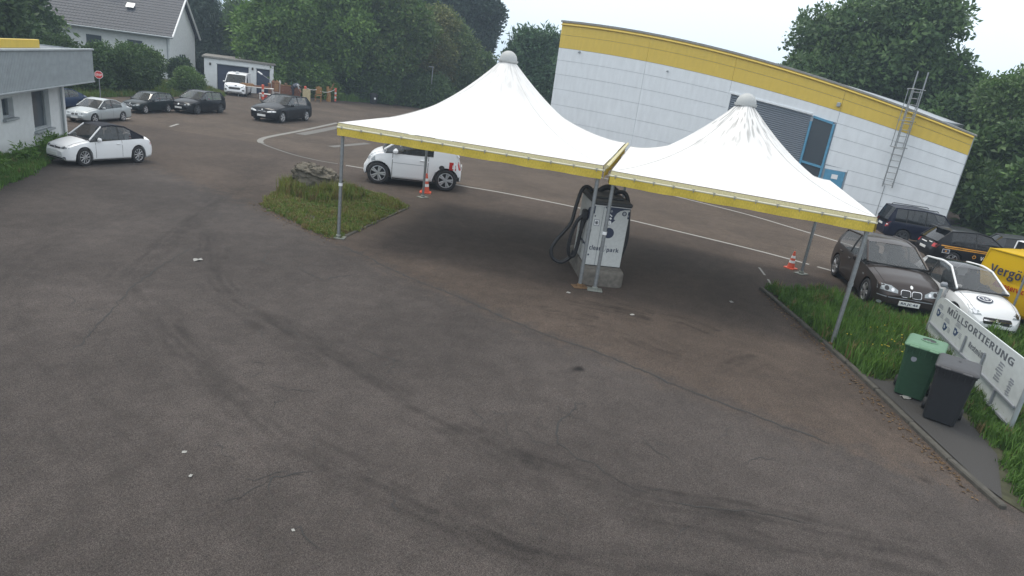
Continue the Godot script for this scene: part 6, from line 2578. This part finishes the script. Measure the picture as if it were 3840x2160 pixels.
func flea_market() -> void:
	mat("print_pale", lin(0.55, 0.54, 0.52), 0.7)
	bollard("orange marker post in front of the white trestle table", Vector3(-20.6, 0, -49.8))
	bollard("orange marker post leaning board side of the carved chair", Vector3(-19.2, 0, -55.0))
	bollard("orange marker post standing alone at the rope's end", Vector3(-17.55, 0, -57.9))
	rope("pale rope sagging from post to carved chair", Vector3(-19.2, 1.08, -55.0), Vector3(-18.55, 0.95, -55.9), 0.10)
	rope("pale rope sagging from carved chair to lone post", Vector3(-18.3, 0.85, -56.1), Vector3(-17.55, 1.08, -57.9), 0.16)
	table("trestle_table", "white trestle table stacked with boards and boxes", Vector3(-21.9, 0, -51.6), deg_to_rad(22), 2.6, 0.8, 0.82, M.print_pale, M.print_pale)
	table("side_table", "small low white table standing at the end of the trestle", Vector3(-20.9, 0, -50.9), deg_to_rad(15), 0.8, 0.6, 0.45, M.print_pale, M.print_pale)
	var k := 0
	for b in [["flat_box", "flat brown carton on the white trestle table", Vector3(-22.5, 0.82, -51.4), Vector3(1.0, 0.16, 0.5), "wood"], ["plank", "long red-brown board lying across the trestle table", Vector3(-21.6, 0.82, -51.75), Vector3(1.4, 0.07, 0.25), "wood_red"]]:
		var g := Geo.new()
		g.bbox(Vector3(0, b[3].y * 0.5, 0), b[3], 0.01)
		g.bbox(Vector3(0.03, b[3].y + 0.02, 0.02), Vector3(b[3].x * 0.8, 0.03, b[3].z * 0.85), 0.005)
		var o := obj(b[0], g, M[b[4]])
		o.position = b[2]
		o.rotation.y = deg_to_rad(20)
		tag(o, b[1], "box" if k == 0 else "board")
		k += 1
	# red box under the table
	var rb := Geo.new()
	rb.bbox(Vector3(0, 0.18, 0), Vector3(0.5, 0.36, 0.4), 0.03)
	rb.bbox(Vector3(0, 0.38, 0), Vector3(0.54, 0.05, 0.44), 0.015)
	var ro := obj("red_box", rb, M.red)
	ro.position = Vector3(-21.35, 0, -51.7)
	tag(ro, "red plastic box standing under the trestle table", "box")
	# tall grey chair with a wooden box, lamp arm above
	wooden_chair("pale framed chair carrying a small wooden cupboard", Vector3(-21.05, 0, -53.6), deg_to_rad(12), 1.05, M.print_pale, false, M.grey_sheet)
	var cp := thing("small_cupboard", "small wooden gabled cupboard set on the pale chair", "cupboard", Vector3(-21.0, 0.50, -53.5), deg_to_rad(12))
	cp.scale = Vector3(0.8, 0.72, 0.8)
	var cg := Geo.new()
	cg.bbox(Vector3(0, 0.5, 0), Vector3(0.5, 1.0, 0.34), 0.01)
	obj("carcass", cg, M.wood_red, cp)
	var cr := Geo.new()
	cr.prism(pts2([-0.3, 1.0, 0.3, 1.0, 0.0, 1.28]), -0.18, 0.18)
	obj("gable_roof", cr, M.wood, cp)
	var cd := Geo.new()
	cd.bbox(Vector3(0, 0.5, 0.18), Vector3(0.38, 0.84, 0.02), 0.006)
	obj("door", cd, M.wood, cp)
	var lp := thing("arm_lamp", "white work lamp on a long slanting arm above the furniture", "lamp", Vector3(-21.75, 0, -53.4))
	var la := Geo.new()
	la.tube([Vector3(0.35, 0.0, 0), Vector3(0.35, 1.3, 0), Vector3(-0.4, 1.72, 0.05)], 0.022, 6)
	obj("arm", la, M.steel, lp)
	var lh := Geo.new()
	lh.bbox(Vector3(-0.55, 1.80, 0.06), Vector3(0.42, 0.10, 0.16), 0.03, Basis(Vector3(0, 0, 1), -0.5))
	obj("lamp_head", lh, M.print_white, lp)
	var lf := Geo.new()
	lf.lathe([Vector2(0.2, 0.0), Vector2(0.2, 0.03), Vector2(0.0, 0.04)], 14, Transform3D(Basis.IDENTITY, Vector3(0.35, 0, 0)))
	obj("foot", lf, M.dark_steel, lp)
	# long sideboard
	var sb := thing("sideboard", "long reddish wooden sideboard full of clutter beneath the hedge", "sideboard", Vector3(-21.2, 0, -55.7), deg_to_rad(14))
	sb.scale = Vector3(0.74, 1.0, 1.0)
	var sg := Geo.new()
	sg.bbox(Vector3(0, 0.52, 0), Vector3(3.4, 0.84, 0.6), 0.012)
	obj("carcass", sg, M.wood_red, sb)
	var tp := Geo.new()
	tp.bbox(Vector3(0, 0.965, 0), Vector3(3.5, 0.05, 0.66), 0.01)
	obj("top", tp, M.wood, sb)
	for x in [-1.25, -0.42, 0.42, 1.25]:
		var dg := Geo.new()
		dg.bbox(Vector3(x, 0.52, 0.305), Vector3(0.76, 0.74, 0.02), 0.008)
		var dd := obj("door", dg, M.wood_red, sb)
		var kg := Geo.new()
		kg.bbox(Vector3(x + 0.3, 0.55, 0.325), Vector3(0.03, 0.10, 0.02), 0.005)
		obj("handle", kg, M.steel, dd)
	for x in [-1.6, 1.6]:
		var lg := Geo.new()
		lg.bbox(Vector3(x, 0.05, 0), Vector3(0.08, 0.1, 0.5), 0.006)
		obj("foot", lg, M.wood_red, sb)
	var ci := 0
	for c in [["dark clay jug on the wooden sideboard", -1.2, "wood_red", 0.16, 0.30], ["pale vase on the wooden sideboard", -0.5, "print_pale", 0.10, 0.34], ["squat brown pot on the wooden sideboard", 0.15, "rust", 0.17, 0.20], ["small green bottle on the wooden sideboard", 0.75, "bin_green", 0.07, 0.36]]:
		var g := Geo.new()
		g.lathe([Vector2(0.0, 0.0), Vector2(c[3] * 0.7, 0.0), Vector2(c[3], c[4] * 0.4), Vector2(c[3] * 0.6, c[4] * 0.75), Vector2(c[3] * 0.4, c[4] * 0.9), Vector2(c[3] * 0.5, c[4]), Vector2(0.0, c[4] * 0.97)], 16, Transform3D.IDENTITY, true)
		var o := obj(["jug", "vase", "pot", "bottle"][ci], g, M[c[2]])
		o.position = sb.transform * Vector3(c[1], 0.992, 0.05)
		tag(o, c[0], ["jug", "vase", "pot", "bottle"][ci], "clutter on the sideboard")
		ci += 1
	# pale board leaning on the post
	var pb := Geo.new()
	pb.bbox(Vector3(0, 0.48, 0), Vector3(0.62, 0.96, 0.03), 0.006)
	pb.bbox(Vector3(0, 0.48, 0.018), Vector3(0.50, 0.84, 0.012), 0.004)
	var po := obj("leaning_board", pb, M.wood_pale)
	po.position = Vector3(-19.0, 0.0, -54.75)
	po.rotation = Vector3(-0.12, 0.35, 0)
	tag(po, "pale yellow panel leaning against an orange marker post", "board")
	wooden_chair("carved light wooden armchair beside the sagging rope", Vector3(-18.4, 0, -55.9), deg_to_rad(10), 1.12, M.wood_light, true, M.wood_light)
	var st := thing("carved_figure", "carved wooden stump figure with a raised branch behind the chair", "carving", Vector3(-18.0, 0, -57.4))
	var tg := Geo.new()
	tg.tube([Vector3(0, 0, 0), Vector3(0.05, 0.5, 0), Vector3(-0.05, 0.95, 0), Vector3(-0.1, 1.25, 0)], [0.22, 0.17, 0.15, 0.12], 9)
	obj("trunk", tg, M.wood_light, st)
	var tb := Geo.new()
	tb.tube([Vector3(0, 0.8, 0), Vector3(0.25, 1.1, 0), Vector3(0.42, 1.55, 0)], [0.09, 0.07, 0.04], 7)
	obj("branch", tb, M.wood_light, st)
	person()


# ------------------------------------------------------------------ vegetation
func leaf_clump(n: int, spread: float, ll: float, lw: float, droop: float) -> ArrayMesh:
	var g := Geo.new()
	for i in n:
		var d := Vector3(rng.randfn(), rng.randfn(), rng.randfn()).normalized()
		var p := d * spread * pow(rng.randf(), 0.5)
		var dir := (d + Vector3(rng.randfn(), rng.randfn() - droop, rng.randfn()) * 0.6).normalized()
		var side := dir.cross(Vector3(rng.randfn(), rng.randfn(), rng.randfn())).normalized()
		var nn := side.cross(dir).normalized()
		var l := ll * rng.randf_range(0.7, 1.25)
		var w := lw * rng.randf_range(0.8, 1.2)
		var tip := p + dir * l - Vector3(0, l * 0.15, 0)
		var mid := p + dir * l * 0.45 + nn * l * 0.06
		g.tri(p, mid + side * w * 0.5, mid - side * w * 0.5, nn)
		g.tri(tip, mid + side * w * 0.5, mid - side * w * 0.5, nn)
	return g.mesh()


var clumps := {}
var leaf_mat: StandardMaterial3D


func tree(called: String, label: String, category: String, at: Vector3, h: float, rad: float, low: float, n: int, kind: String, c0: Color, c1: Color, size := 1.0, group := "", lobes := 15, open := 0.0) -> void:
	var t := thing(called, label, category, at, 0.0, group)
	# lobes
	var L := []
	var cy := (low + h) * (0.5 if low > 0.0 else 0.44)
	var ry := (h - low) * 0.5
	for i in lobes:
		var d := Vector3(rng.randfn(), rng.randfn(), rng.randfn()).normalized() * pow(rng.randf(), 0.4)
		var fy := d.y * 0.68
		var shrink := 1.0 - 0.35 * maxf(0.0, fy)
		var lr := rad * rng.randf_range(0.30, 0.50)
		if kind == "conifer":
			fy = -0.95 + 1.9 * (i + 0.5) / lobes
			var k := (1.0 - (fy + 1.0) * 0.5)
			var a := i * 2.4
			L.append([Vector3(cos(a) * rad * 0.35 * k, cy + fy * ry, sin(a) * rad * 0.35 * k), rad * (0.22 + 0.62 * k), 0.55])
			continue
		L.append([Vector3(d.x * rad * 0.66 * shrink, cy + fy * ry, d.z * rad * 0.66 * shrink), lr, rng.randf_range(0.75, 1.0)])
	var tot := 0.0
	for l in L:
		tot += l[1] * l[1]
	var xf := []
	var col := []
	for l in L:
		var m := int(n * l[1] * l[1] / tot)
		var tone := rng.randf_range(0.82, 1.18)
		for i in m:
			var d := Vector3(rng.randfn(), rng.randfn(), rng.randfn()).normalized()
			var r: float = l[1] * pow(rng.randf(), 0.34) * rng.randf_range(0.85, 1.16)
			if open > 0.0 and rng.randf() < open and d.y < 0.2:
				continue
			var p: Vector3 = l[0] + Vector3(d.x, d.y * l[2], d.z) * r
			if p.y < 0.12:
				p.y = 0.12 + rng.randf() * 0.5
			var b := Basis.from_euler(Vector3(rng.randf() * TAU, rng.randf() * TAU, rng.randf() * TAU)) if kind != "conifer" else Basis(Vector3.UP, rng.randf() * TAU)
			xf.append(Transform3D(b.scaled(Vector3.ONE * size * rng.randf_range(0.55, 1.45)), p))
			# each leaf cluster draws its own tone at random, wherever it hangs
			var draw := rng.randf()
			var c := c0.lerp(c1, draw * draw) * (tone * rng.randf_range(0.75, 1.2))
			c.a = 1.0
			col.append(c)
	copies("crown", clumps[kind], leaf_mat, xf, col, t).set_meta("kind", "stuff")
	# trunk and limbs
	var g := Geo.new()
	var tr := clampf(h * 0.022, 0.05, 0.3)
	var bend := Vector3(rng.randf_range(-0.3, 0.3), 0, rng.randf_range(-0.3, 0.3)) * h * 0.05
	g.tube([Vector3.ZERO, Vector3(0, h * 0.25, 0) + bend * 0.4, Vector3(0, h * 0.55, 0) + bend, Vector3(0, h * 0.88, 0)], [tr * 1.25, tr, tr * 0.65, tr * 0.15], 9)
	for i in mini(7, L.size()):
		var l = L[i * L.size() / mini(7, L.size())]
		var y0: float = clampf(l[0].y * 0.6, h * 0.12, h * 0.7)
		var a := Vector3(0, y0, 0) + bend * (y0 / h)
		g.tube([a, a.lerp(l[0], 0.5) + Vector3(0, 0.1 * rad, 0), l[0]], [tr * 0.45, tr * 0.3, tr * 0.1], 6)
	obj("trunk", g, M.bark, t)


func trees() -> void:
	leaf_mat = StandardMaterial3D.new()
	leaf_mat.resource_name = "leaf"
	leaf_mat.vertex_color_use_as_albedo = true
	leaf_mat.roughness = 0.55
	leaf_mat.metallic_specular = 0.35
	leaf_mat.backlight_enabled = true
	leaf_mat.backlight = lin(0.35, 0.42, 0.18)
	clumps["broad"] = leaf_clump(18, 0.42, 0.30, 0.17, 0.3)
	clumps["fine"] = leaf_clump(24, 0.40, 0.20, 0.10, 0.2)
	clumps["compound"] = leaf_clump(16, 0.46, 0.42, 0.13, 0.8)
	clumps["conifer"] = leaf_clump(26, 0.42, 0.34, 0.05, 0.5)
	var mid := Color(0.093, 0.168, 0.043)
	var bright_green := Color(0.163, 0.263, 0.061)  # brighter green of the leaves themselves, mixed in at random per cluster
	var dk := Color(0.063, 0.110, 0.045)
	var dk2 := Color(0.098, 0.153, 0.056)
	var brn := Color(0.120, 0.149, 0.052)
	var brn2 := Color(0.163, 0.149, 0.056)
	var fir := Color(0.041, 0.067, 0.052)
	var fir2 := Color(0.063, 0.094, 0.066)
	var gr := "trees of the tall hedge behind the yard"
	# the tall green mass behind the furniture
	tree("hedge_tree", "bright green tree overhanging the white minibus and garage", "tree", Vector3(-23.0, 0, -60.5), 10.0, 4.6, 0.9, 5200, "broad", mid, bright_green, 1.0, gr, 20)
	tree("hedge_tree", "bright green tree rising behind the wooden sideboard", "tree", Vector3(-19.0, 0, -62.5), 12.2, 5.0, 0.5, 6400, "broad", mid, bright_green, 1.0, gr, 22)
	tree("hedge_tree", "green tree with olive leaves behind the carved chair", "tree", Vector3(-15.2, 0, -66.0), 12.4, 4.8, 0.4, 6000, "broad", mid, brn, 1.0, gr, 22)
	tree("hedge_tree", "bronze tinged tree behind the dark litter bin", "tree", Vector3(-12.2, 0, -69.5), 10.6, 4.4, 0.3, 5600, "fine", brn, brn2, 1.25, gr, 20)
	tree("hedge_tree", "bronze green tree between litter bin and lamp column", "tree", Vector3(-9.4, 0, -71.5), 9.6, 3.4, 0.2, 4200, "fine", dk2, brn, 1.25, gr, 16)
	tree("dark_conifer", "very tall dark conifer with a ragged outline behind the bronze trees", "tree", Vector3(-12.6, 0, -84), 24.0, 5.4, 1.0, 6000, "broad", fir, fir2, 1.3, "dark tall trees", 26)
	tree("dark_conifer", "tall dark conifer edge standing behind the clean tent's peak", "tree", Vector3(-8.9, 0, -86), 22.0, 3.7, 1.0, 5200, "broad", fir, fir2, 1.2, "dark tall trees", 24)
	tree("green_tree", "dark green tree filling the gap left of the tall conifer", "tree", Vector3(-15.5, 0, -80), 17.0, 5.0, 3.0, 4600, "broad", dk, mid, 1.3, "dark tall trees", 18)
	tree("chestnut_tree", "fresh green chestnut tree between conifer and white hall", "tree", Vector3(-1.0, 0, -66), 9.9, 3.7, 1.0, 2700, "compound", Color(0.05, 0.10, 0.055), Color(0.10, 0.17, 0.085), 0.95, "", 18, 0.3)
	tree("chestnut_tree", "low green tree just showing past the hall's far corner", "tree", Vector3(2.3, 0, -74), 8.8, 3.0, 0.6, 2600, "compound", Color(0.05, 0.10, 0.055), Color(0.10, 0.17, 0.085), 1.1, "", 12, 0.15)
	tree("low_shrub", "dense shrub along the hedge foot below the bronze trees", "shrub", Vector3(-11.0, 0, -66.0), 3.2, 3.0, 0.0, 2600, "fine", dk, dk2, 1.2, "", 12)
	tree("low_shrub", "dense shrub along the hedge foot behind the litter bin", "shrub", Vector3(-15.6, 0, -63.6), 3.0, 3.0, 0.0, 2600, "fine", dk, mid, 1.2, "", 12)
	tree("low_shrub", "leafy shrub at the garage end beside the minibus", "shrub", Vector3(-23.0, 0, -58.2), 5.2, 1.8, 0.2, 2200, "broad", mid, bright_green, 0.8, "", 12)
	tree("low_shrub", "dense shrub in the hedge gap behind the carved figure", "shrub", Vector3(-17.4, 0, -63.0), 4.6, 2.0, 0.0, 2000, "fine", dk, mid, 1.1, "", 10)
	tree("low_shrub", "dense shrub along the hedge foot behind the person", "shrub", Vector3(-20.2, 0, -60.6), 3.2, 3.0, 0.0, 2600, "fine", mid, bright_green, 1.2, "", 12)
	tree("low_shrub", "dense dark shrub between lamp column and clean tent", "shrub", Vector3(-6.4, 0, -73.0), 7.0, 3.4, 0.0, 3400, "fine", dk, dk2, 1.3, "", 12)
	# beyond and beside the hall
	var gb := "trees beyond the hall"
	tree("oak_tree", "broad dark oak rising above the hall's yellow band", "tree", Vector3(23.6, 0, -49.5), 15.5, 6.0, 1.5, 6200, "broad", dk, dk2, 1.0, gb, 24, 0.3)
	tree("oak_tree", "dark oak bough hanging over the hall roof edge", "tree", Vector3(20.2, 0, -48.5), 10.6, 3.4, 2.0, 2800, "broad", dk, dk2, 0.95, gb, 14, 0.3)
	tree("oak_tree", "green tree behind the roof ladder", "tree", Vector3(27.2, 0, -45.0), 10.6, 3.8, 0.5, 5000, "broad", dk, mid, 1.0, gb, 18, 0.1)
	tree("locust_tree", "loose feathery tree with sky showing through beside the oak", "tree", Vector3(27.4, 0, -38.5), 9.4, 2.8, 1.0, 2400, "fine", dk2, mid, 1.2, gb, 18, 0.3)
	tree("locust_tree", "loose feathery tree at the end of the vans", "tree", Vector3(29.5, 0, -36.5), 11.8, 3.2, 1.0, 2600, "fine", dk2, mid, 1.2, gb, 18, 0.3)
	tree("dense_bush", "dense green thicket against the hall's corner", "bush", Vector3(22.6, 0, -32.8), 6.2, 2.4, 0.0, 4600, "broad", dk, dk2, 0.85, gb, 14)
	tree("dense_bush", "dense green thicket above the dark grey car", "bush", Vector3(23.4, 0, -29.0), 5.8, 3.0, 0.0, 4800, "broad", dk, mid, 0.85, gb, 16)
	tree("dense_bush", "dense green thicket behind the white van", "bush", Vector3(25.0, 0, -25.5), 5.2, 3.0, 0.0, 4200, "broad", dk, mid, 0.85, gb, 16)
	tree("dense_bush", "low dark bush at the hall's end wall", "bush", Vector3(21.6, 0, -30.6), 3.4, 1.7, 0.0, 2200, "broad", dk, dk2, 0.75, gb, 10)
	tree("dense_bush", "low dark bush between boxy off-roader and dark grey car", "bush", Vector3(21.8, 0, -27.6), 3.0, 1.8, 0.0, 2200, "broad", dk, dk2, 0.75, gb, 10)
	tree("dense_bush", "low green bush past the dark grey car", "bush", Vector3(23.0, 0, -25.0), 3.0, 1.8, 0.0, 2200, "broad", dk, mid, 0.75, gb, 10)
	# around the house
	var gh := "trees and shrubs around the house"
	tree("garden_tree", "dark broad tree behind the low white building's roof", "tree", Vector3(-31.0, 0, -35.5), 9.0, 4.0, 0.6, 4600, "broad", dk, dk2, 0.9, gh, 20)
	tree("garden_tree", "dark tree between low building and house roof", "tree", Vector3(-36.2, 0, -45.0), 9.4, 4.0, 0.6, 4200, "broad", dk, dk2, 0.95, gh, 18)
	tree("garden_tree", "tall dark tree behind the chimneys", "tree", Vector3(-41.5, 0, -66.0), 11.0, 6.0, 1.0, 5200, "broad", fir, dk2, 1.2, gh, 20)
	tree("garden_tree", "dark tree standing behind the white gable", "tree", Vector3(-33.6, 0, -66.5), 9.2, 3.6, 0.5, 4000, "conifer", fir, fir2, 1.3, gh, 18)
	tree("garden_tree", "loose tree in the gap between gable and hedge", "tree", Vector3(-34.5, 0, -78.0), 8.8, 3.8, 0.5, 2800, "fine", dk2, mid, 1.4, gh, 16, 0.2)
	tree("garden_tree", "dark tree behind the garage roof", "tree", Vector3(-30.0, 0, -67.0), 6.4, 3.0, 0.5, 3000, "broad", dk, dk2, 1.0, gh, 14)
	tree("tall_shrub", "tall yew-like shrub in front of the house wall", "shrub", Vector3(-25.6, 0, -42.0), 3.6, 1.75, 0.0, 3600, "fine", dk, dk2, 0.75, gh, 16)
	tree("tall_shrub", "tall shrub between stop sign and yew-like shrub", "shrub", Vector3(-27.0, 0, -40.8), 3.0, 1.5, 0.0, 2600, "fine", dk, dk2, 0.75, gh, 12)
	tree("tall_shrub", "dark shrub behind the stop sign", "shrub", Vector3(-27.6, 0, -38.0), 3.2, 1.5, 0.0, 2600, "fine", dk, dk2, 0.75, gh, 12)
	tree("round_shrub", "round pale green shrub at the house corner", "shrub", Vector3(-24.7, 0, -46.4), 2.0, 1.05, 0.0, 1700, "fine", dk2, mid, 0.7, gh, 10)
	tree("round_shrub", "dark round shrub at the gable's foot", "shrub", Vector3(-26.6, 0, -50.0), 2.4, 1.2, 0.0, 1700, "fine", fir, dk2, 0.8, gh, 10)
	tree("low_hedge", "low green undergrowth along the verge behind the black estate", "hedge", Vector3(-29.0, 0, -44.5), 1.2, 2.6, 0.0, 1800, "fine", dk, mid, 0.8, gh, 12)


func inside(p: Vector2, poly: Array) -> bool:
	return Geometry2D.is_point_in_polygon(p, PackedVector2Array(poly))


func grass() -> void:
	var blades := func(n: int, h: float, spread: float) -> ArrayMesh:
		var g := Geo.new()
		for i in n:
			var o := Vector3(rng.randfn(0, spread), 0, rng.randfn(0, spread))
			var lean := Vector3(rng.randfn(0, 0.35), 0, rng.randfn(0, 0.35)) * h
			var s := Vector3(rng.randfn(), 0, rng.randfn()).normalized() * 0.010
			var m := o + lean * 0.35 + Vector3(0, h * 0.6, 0) * rng.randf_range(0.7, 1.2)
			var t := o + lean + Vector3(0, h * rng.randf_range(0.75, 1.2), 0)
			g.tri(o - s, o + s, m + s * 0.7, Vector3(0.2, 0.5, 1))
			g.tri(o - s, m + s * 0.7, m - s * 0.7, Vector3(0.2, 0.5, 1))
			g.tri(m - s * 0.7, m + s * 0.7, t, Vector3(0.2, 0.5, 1))
		return g.mesh()
	var m := leaf_mat
	var tuft: ArrayMesh = blades.call(9, 0.20, 0.04)
	var lush := Color(0.125, 0.225, 0.042)
	var yel := Color(0.17, 0.19, 0.055)
	var dry := Color(0.21, 0.16, 0.075)
	var dk := Color(0.075, 0.150, 0.034)
	var beds := [
		["island_grass", "short mixed green and dry grass on the island around the boulder", [-7.26, -17.56, -6.35, -16.69, -4.91, -15.37, -4.47, -15.15, -4.36, -15.58, -4.02, -17.52, -3.60, -19.74, -4.78, -21.2, -6.22, -21.7, -7.34, -21.9, -7.64, -20.0], 7000, Color(0.11, 0.175, 0.038), Color(0.22, 0.225, 0.07), 0.66],
		["kerb_grass", "long lush green grass in the bed behind the kerb", [6.5, -15.84, 7.91, -16.27, 9.0, -15.3, 10.05, -14.8, 12.5, -14.5, 12.5, -6.0, 7.2, -6.0, 6.85, -7.2, 7.55, -8.6, 8.0, -11.0, 6.86, -10.85, 6.60, -10.95], 20000, dk, lush, 1.0],
		["verge_grass", "rough green grass on the verge below the house", [-25.1, -36.0, -25.0, -41.0, -24.0, -44.0, -22.0, -45.5, -23.6, -50.0, -27.0, -54.0, -33.0, -54.0, -33.0, -36.0], 16000, dk, yel, 1.1],
		["wall_grass", "green grass strip along the low white building's wall", [-12.6, -14.0, -13.31, -15.82, -13.88, -17.67, -14.83, -19.69, -16.46, -22.51, -17.03, -23.53, -15.46, -18.50, -13.9, -13.6], 11000, dk, lush, 0.8],
		["hedge_grass", "green ground cover along the foot of the tall hedge", [-19.5, -58.8, -18.0, -59.4, -14.5, -64.0, -11.0, -66.0, -4.0, -67.5, -4.0, -70.0, -11.0, -70.0, -20.5, -62.0], 9000, dk, lush, 1.3],
	]
	for b in beds:
		var poly := pts2(b[2])
		var lo: Vector2 = poly[0]
		var hi: Vector2 = poly[0]
		for p in poly:
			lo = lo.min(p)
			hi = hi.max(p)
		var xf := []
		var col := []
		var n := FastNoiseLite.new()
		n.seed = xf.size() + 77
		n.frequency = 0.5
		var fine := FastNoiseLite.new()
		fine.seed = 12
		fine.frequency = 1.1
		var tries := 0
		while xf.size() < b[3] and tries < b[3] * 6:
			tries += 1
			var p := Vector2(rng.randf_range(lo.x, hi.x), rng.randf_range(lo.y, hi.y))
			if not inside(p, poly):
				continue
			var q := n.get_noise_2dv(p)
			if fine.get_noise_2dv(p) < -0.40:
				continue
			p += Vector2(rng.randfn(0, 0.06), rng.randfn(0, 0.06))
			var s: float = b[6] * rng.randf_range(0.45, 1.4) * (1.0 + 0.5 * q)
			if b[0] == "island_grass" and p.distance_to(Vector2(-6.4, -20.0)) < 1.3:
				s *= 1.7
			xf.append(Transform3D(Basis(Vector3.UP, rng.randf() * TAU).scaled(Vector3(1, s, 1) * maxf(0.7, s * 0.8)), Vector3(p.x, 0.012, p.y)))
			var c: Color = b[4].lerp(b[5], clampf(rng.randf() * 0.7 + q * 0.8, 0.0, 1.0))
			if rng.randf() < (0.28 if b[0] == "island_grass" else 0.06):
				c = dry
			c = c * rng.randf_range(0.75, 1.2)
			c.a = 1.0
			col.append(c)
		var o := copies(b[0], tuft, m, xf, col)
		tag(o, b[1], "grass")
		o.set_meta("kind", "stuff")
	# tall weeds along the wall and the boulder
	var weed := leaf_clump(14, 0.22, 0.22, 0.06, -0.8)
	for w in [[-13.95, -15.2, "leafy weed clump at the near end of the low building's wall"], [-14.5, -17.0, "leafy weed clump short of the low building's small window"], [-15.0, -18.9, "leafy weed clump below the low building's small window"], [-15.5, -20.4, "leafy weed clump below the low building's large window"], [-16.1, -21.6, "leafy weed clump between large window and downpipe"]]:
		var g := thing("wall_weed", w[2], "weed", Vector3(w[0], 0.012, w[1]), 0.0, "weeds at the wall foot")
		var xf := []
		var col := []
		for i in 26:
			xf.append(Transform3D(Basis.from_euler(Vector3(rng.randf() * 6, rng.randf() * 6, 0)).scaled(Vector3.ONE * rng.randf_range(0.5, 0.9)), Vector3(rng.randfn(0, 0.14), rng.randf_range(0.05, 0.42), rng.randfn(0, 0.18))))
			col.append(lush.lerp(dk, rng.randf()))
		copies("leaves", weed, m, xf, col, g).set_meta("kind", "stuff")
		var st := Geo.new()
		st.tube([Vector3.ZERO, Vector3(0.02, 0.4, 0)], [0.012, 0.004], 5)
		obj("stem", st, M.bark, g)
	# yellow flower heads in the kerb bed
	var head := Geo.new()
	head.lathe([Vector2(0.0, 0.0), Vector2(0.016, 0.004), Vector2(0.013, 0.012), Vector2(0.0, 0.016)], 6)
	var fx := []
	var fc := []
	var kb := pts2([6.7, -12.9, 8.3, -13.6, 9.2, -12.4, 8.2, -11.2, 6.8, -11.2])
	while fx.size() < 45:
		var p := Vector2(rng.randf_range(6.6, 9.3), rng.randf_range(-13.6, -11.1))
		if inside(p, kb):
			fx.append(Transform3D(Basis.IDENTITY, Vector3(p.x, rng.randf_range(0.16, 0.30), p.y)))
			fc.append(Color(0.62, 0.48, 0.03))
	var fl := copies("buttercups", head.mesh(), leaf_mat, fx, fc)
	tag(fl, "scattered yellow buttercup heads in the long kerb grass", "flowers")
	fl.set_meta("kind", "stuff")
	# dead leaves along the kerb
	var lf := Geo.new()
	lf.tri(Vector3(-0.03, 0, 0), Vector3(0, 0.008, 0.018), Vector3(0.03, 0, 0), Vector3.UP)
	lf.tri(Vector3(-0.03, 0, 0), Vector3(0, 0.008, -0.018), Vector3(0.03, 0, 0), Vector3.UP)
	var dx := []
	var dc := []
	for i in 700:
		var t := rng.randf()
		var p := Vector2(6.36, -15.6).lerp(Vector2(6.36, -7.2), t) + Vector2(-absf(rng.randfn(0, 0.13)), 0)
		if i % 3 == 0:
			p = Vector2(-7.5, -17.6).lerp(Vector2(-4.5, -15.0), rng.randf()) + Vector2(rng.randfn(0, 0.12), rng.randfn(0.05, 0.12))
		dx.append(Transform3D(Basis.from_euler(Vector3(rng.randf_range(-0.3, 0.3), rng.randf() * TAU, 0)).scaled(Vector3.ONE * rng.randf_range(0.5, 1.1)), Vector3(p.x, 0.01, p.y)))
		dc.append(Color(0.14, 0.085, 0.04) * rng.randf_range(0.5, 1.3))
	var dl := copies("fallen_leaves", lf.mesh(), leaf_mat, dx, dc)
	tag(dl, "dry brown fallen leaves gathered along the kerb and island edge", "leaves")
	dl.set_meta("kind", "stuff")
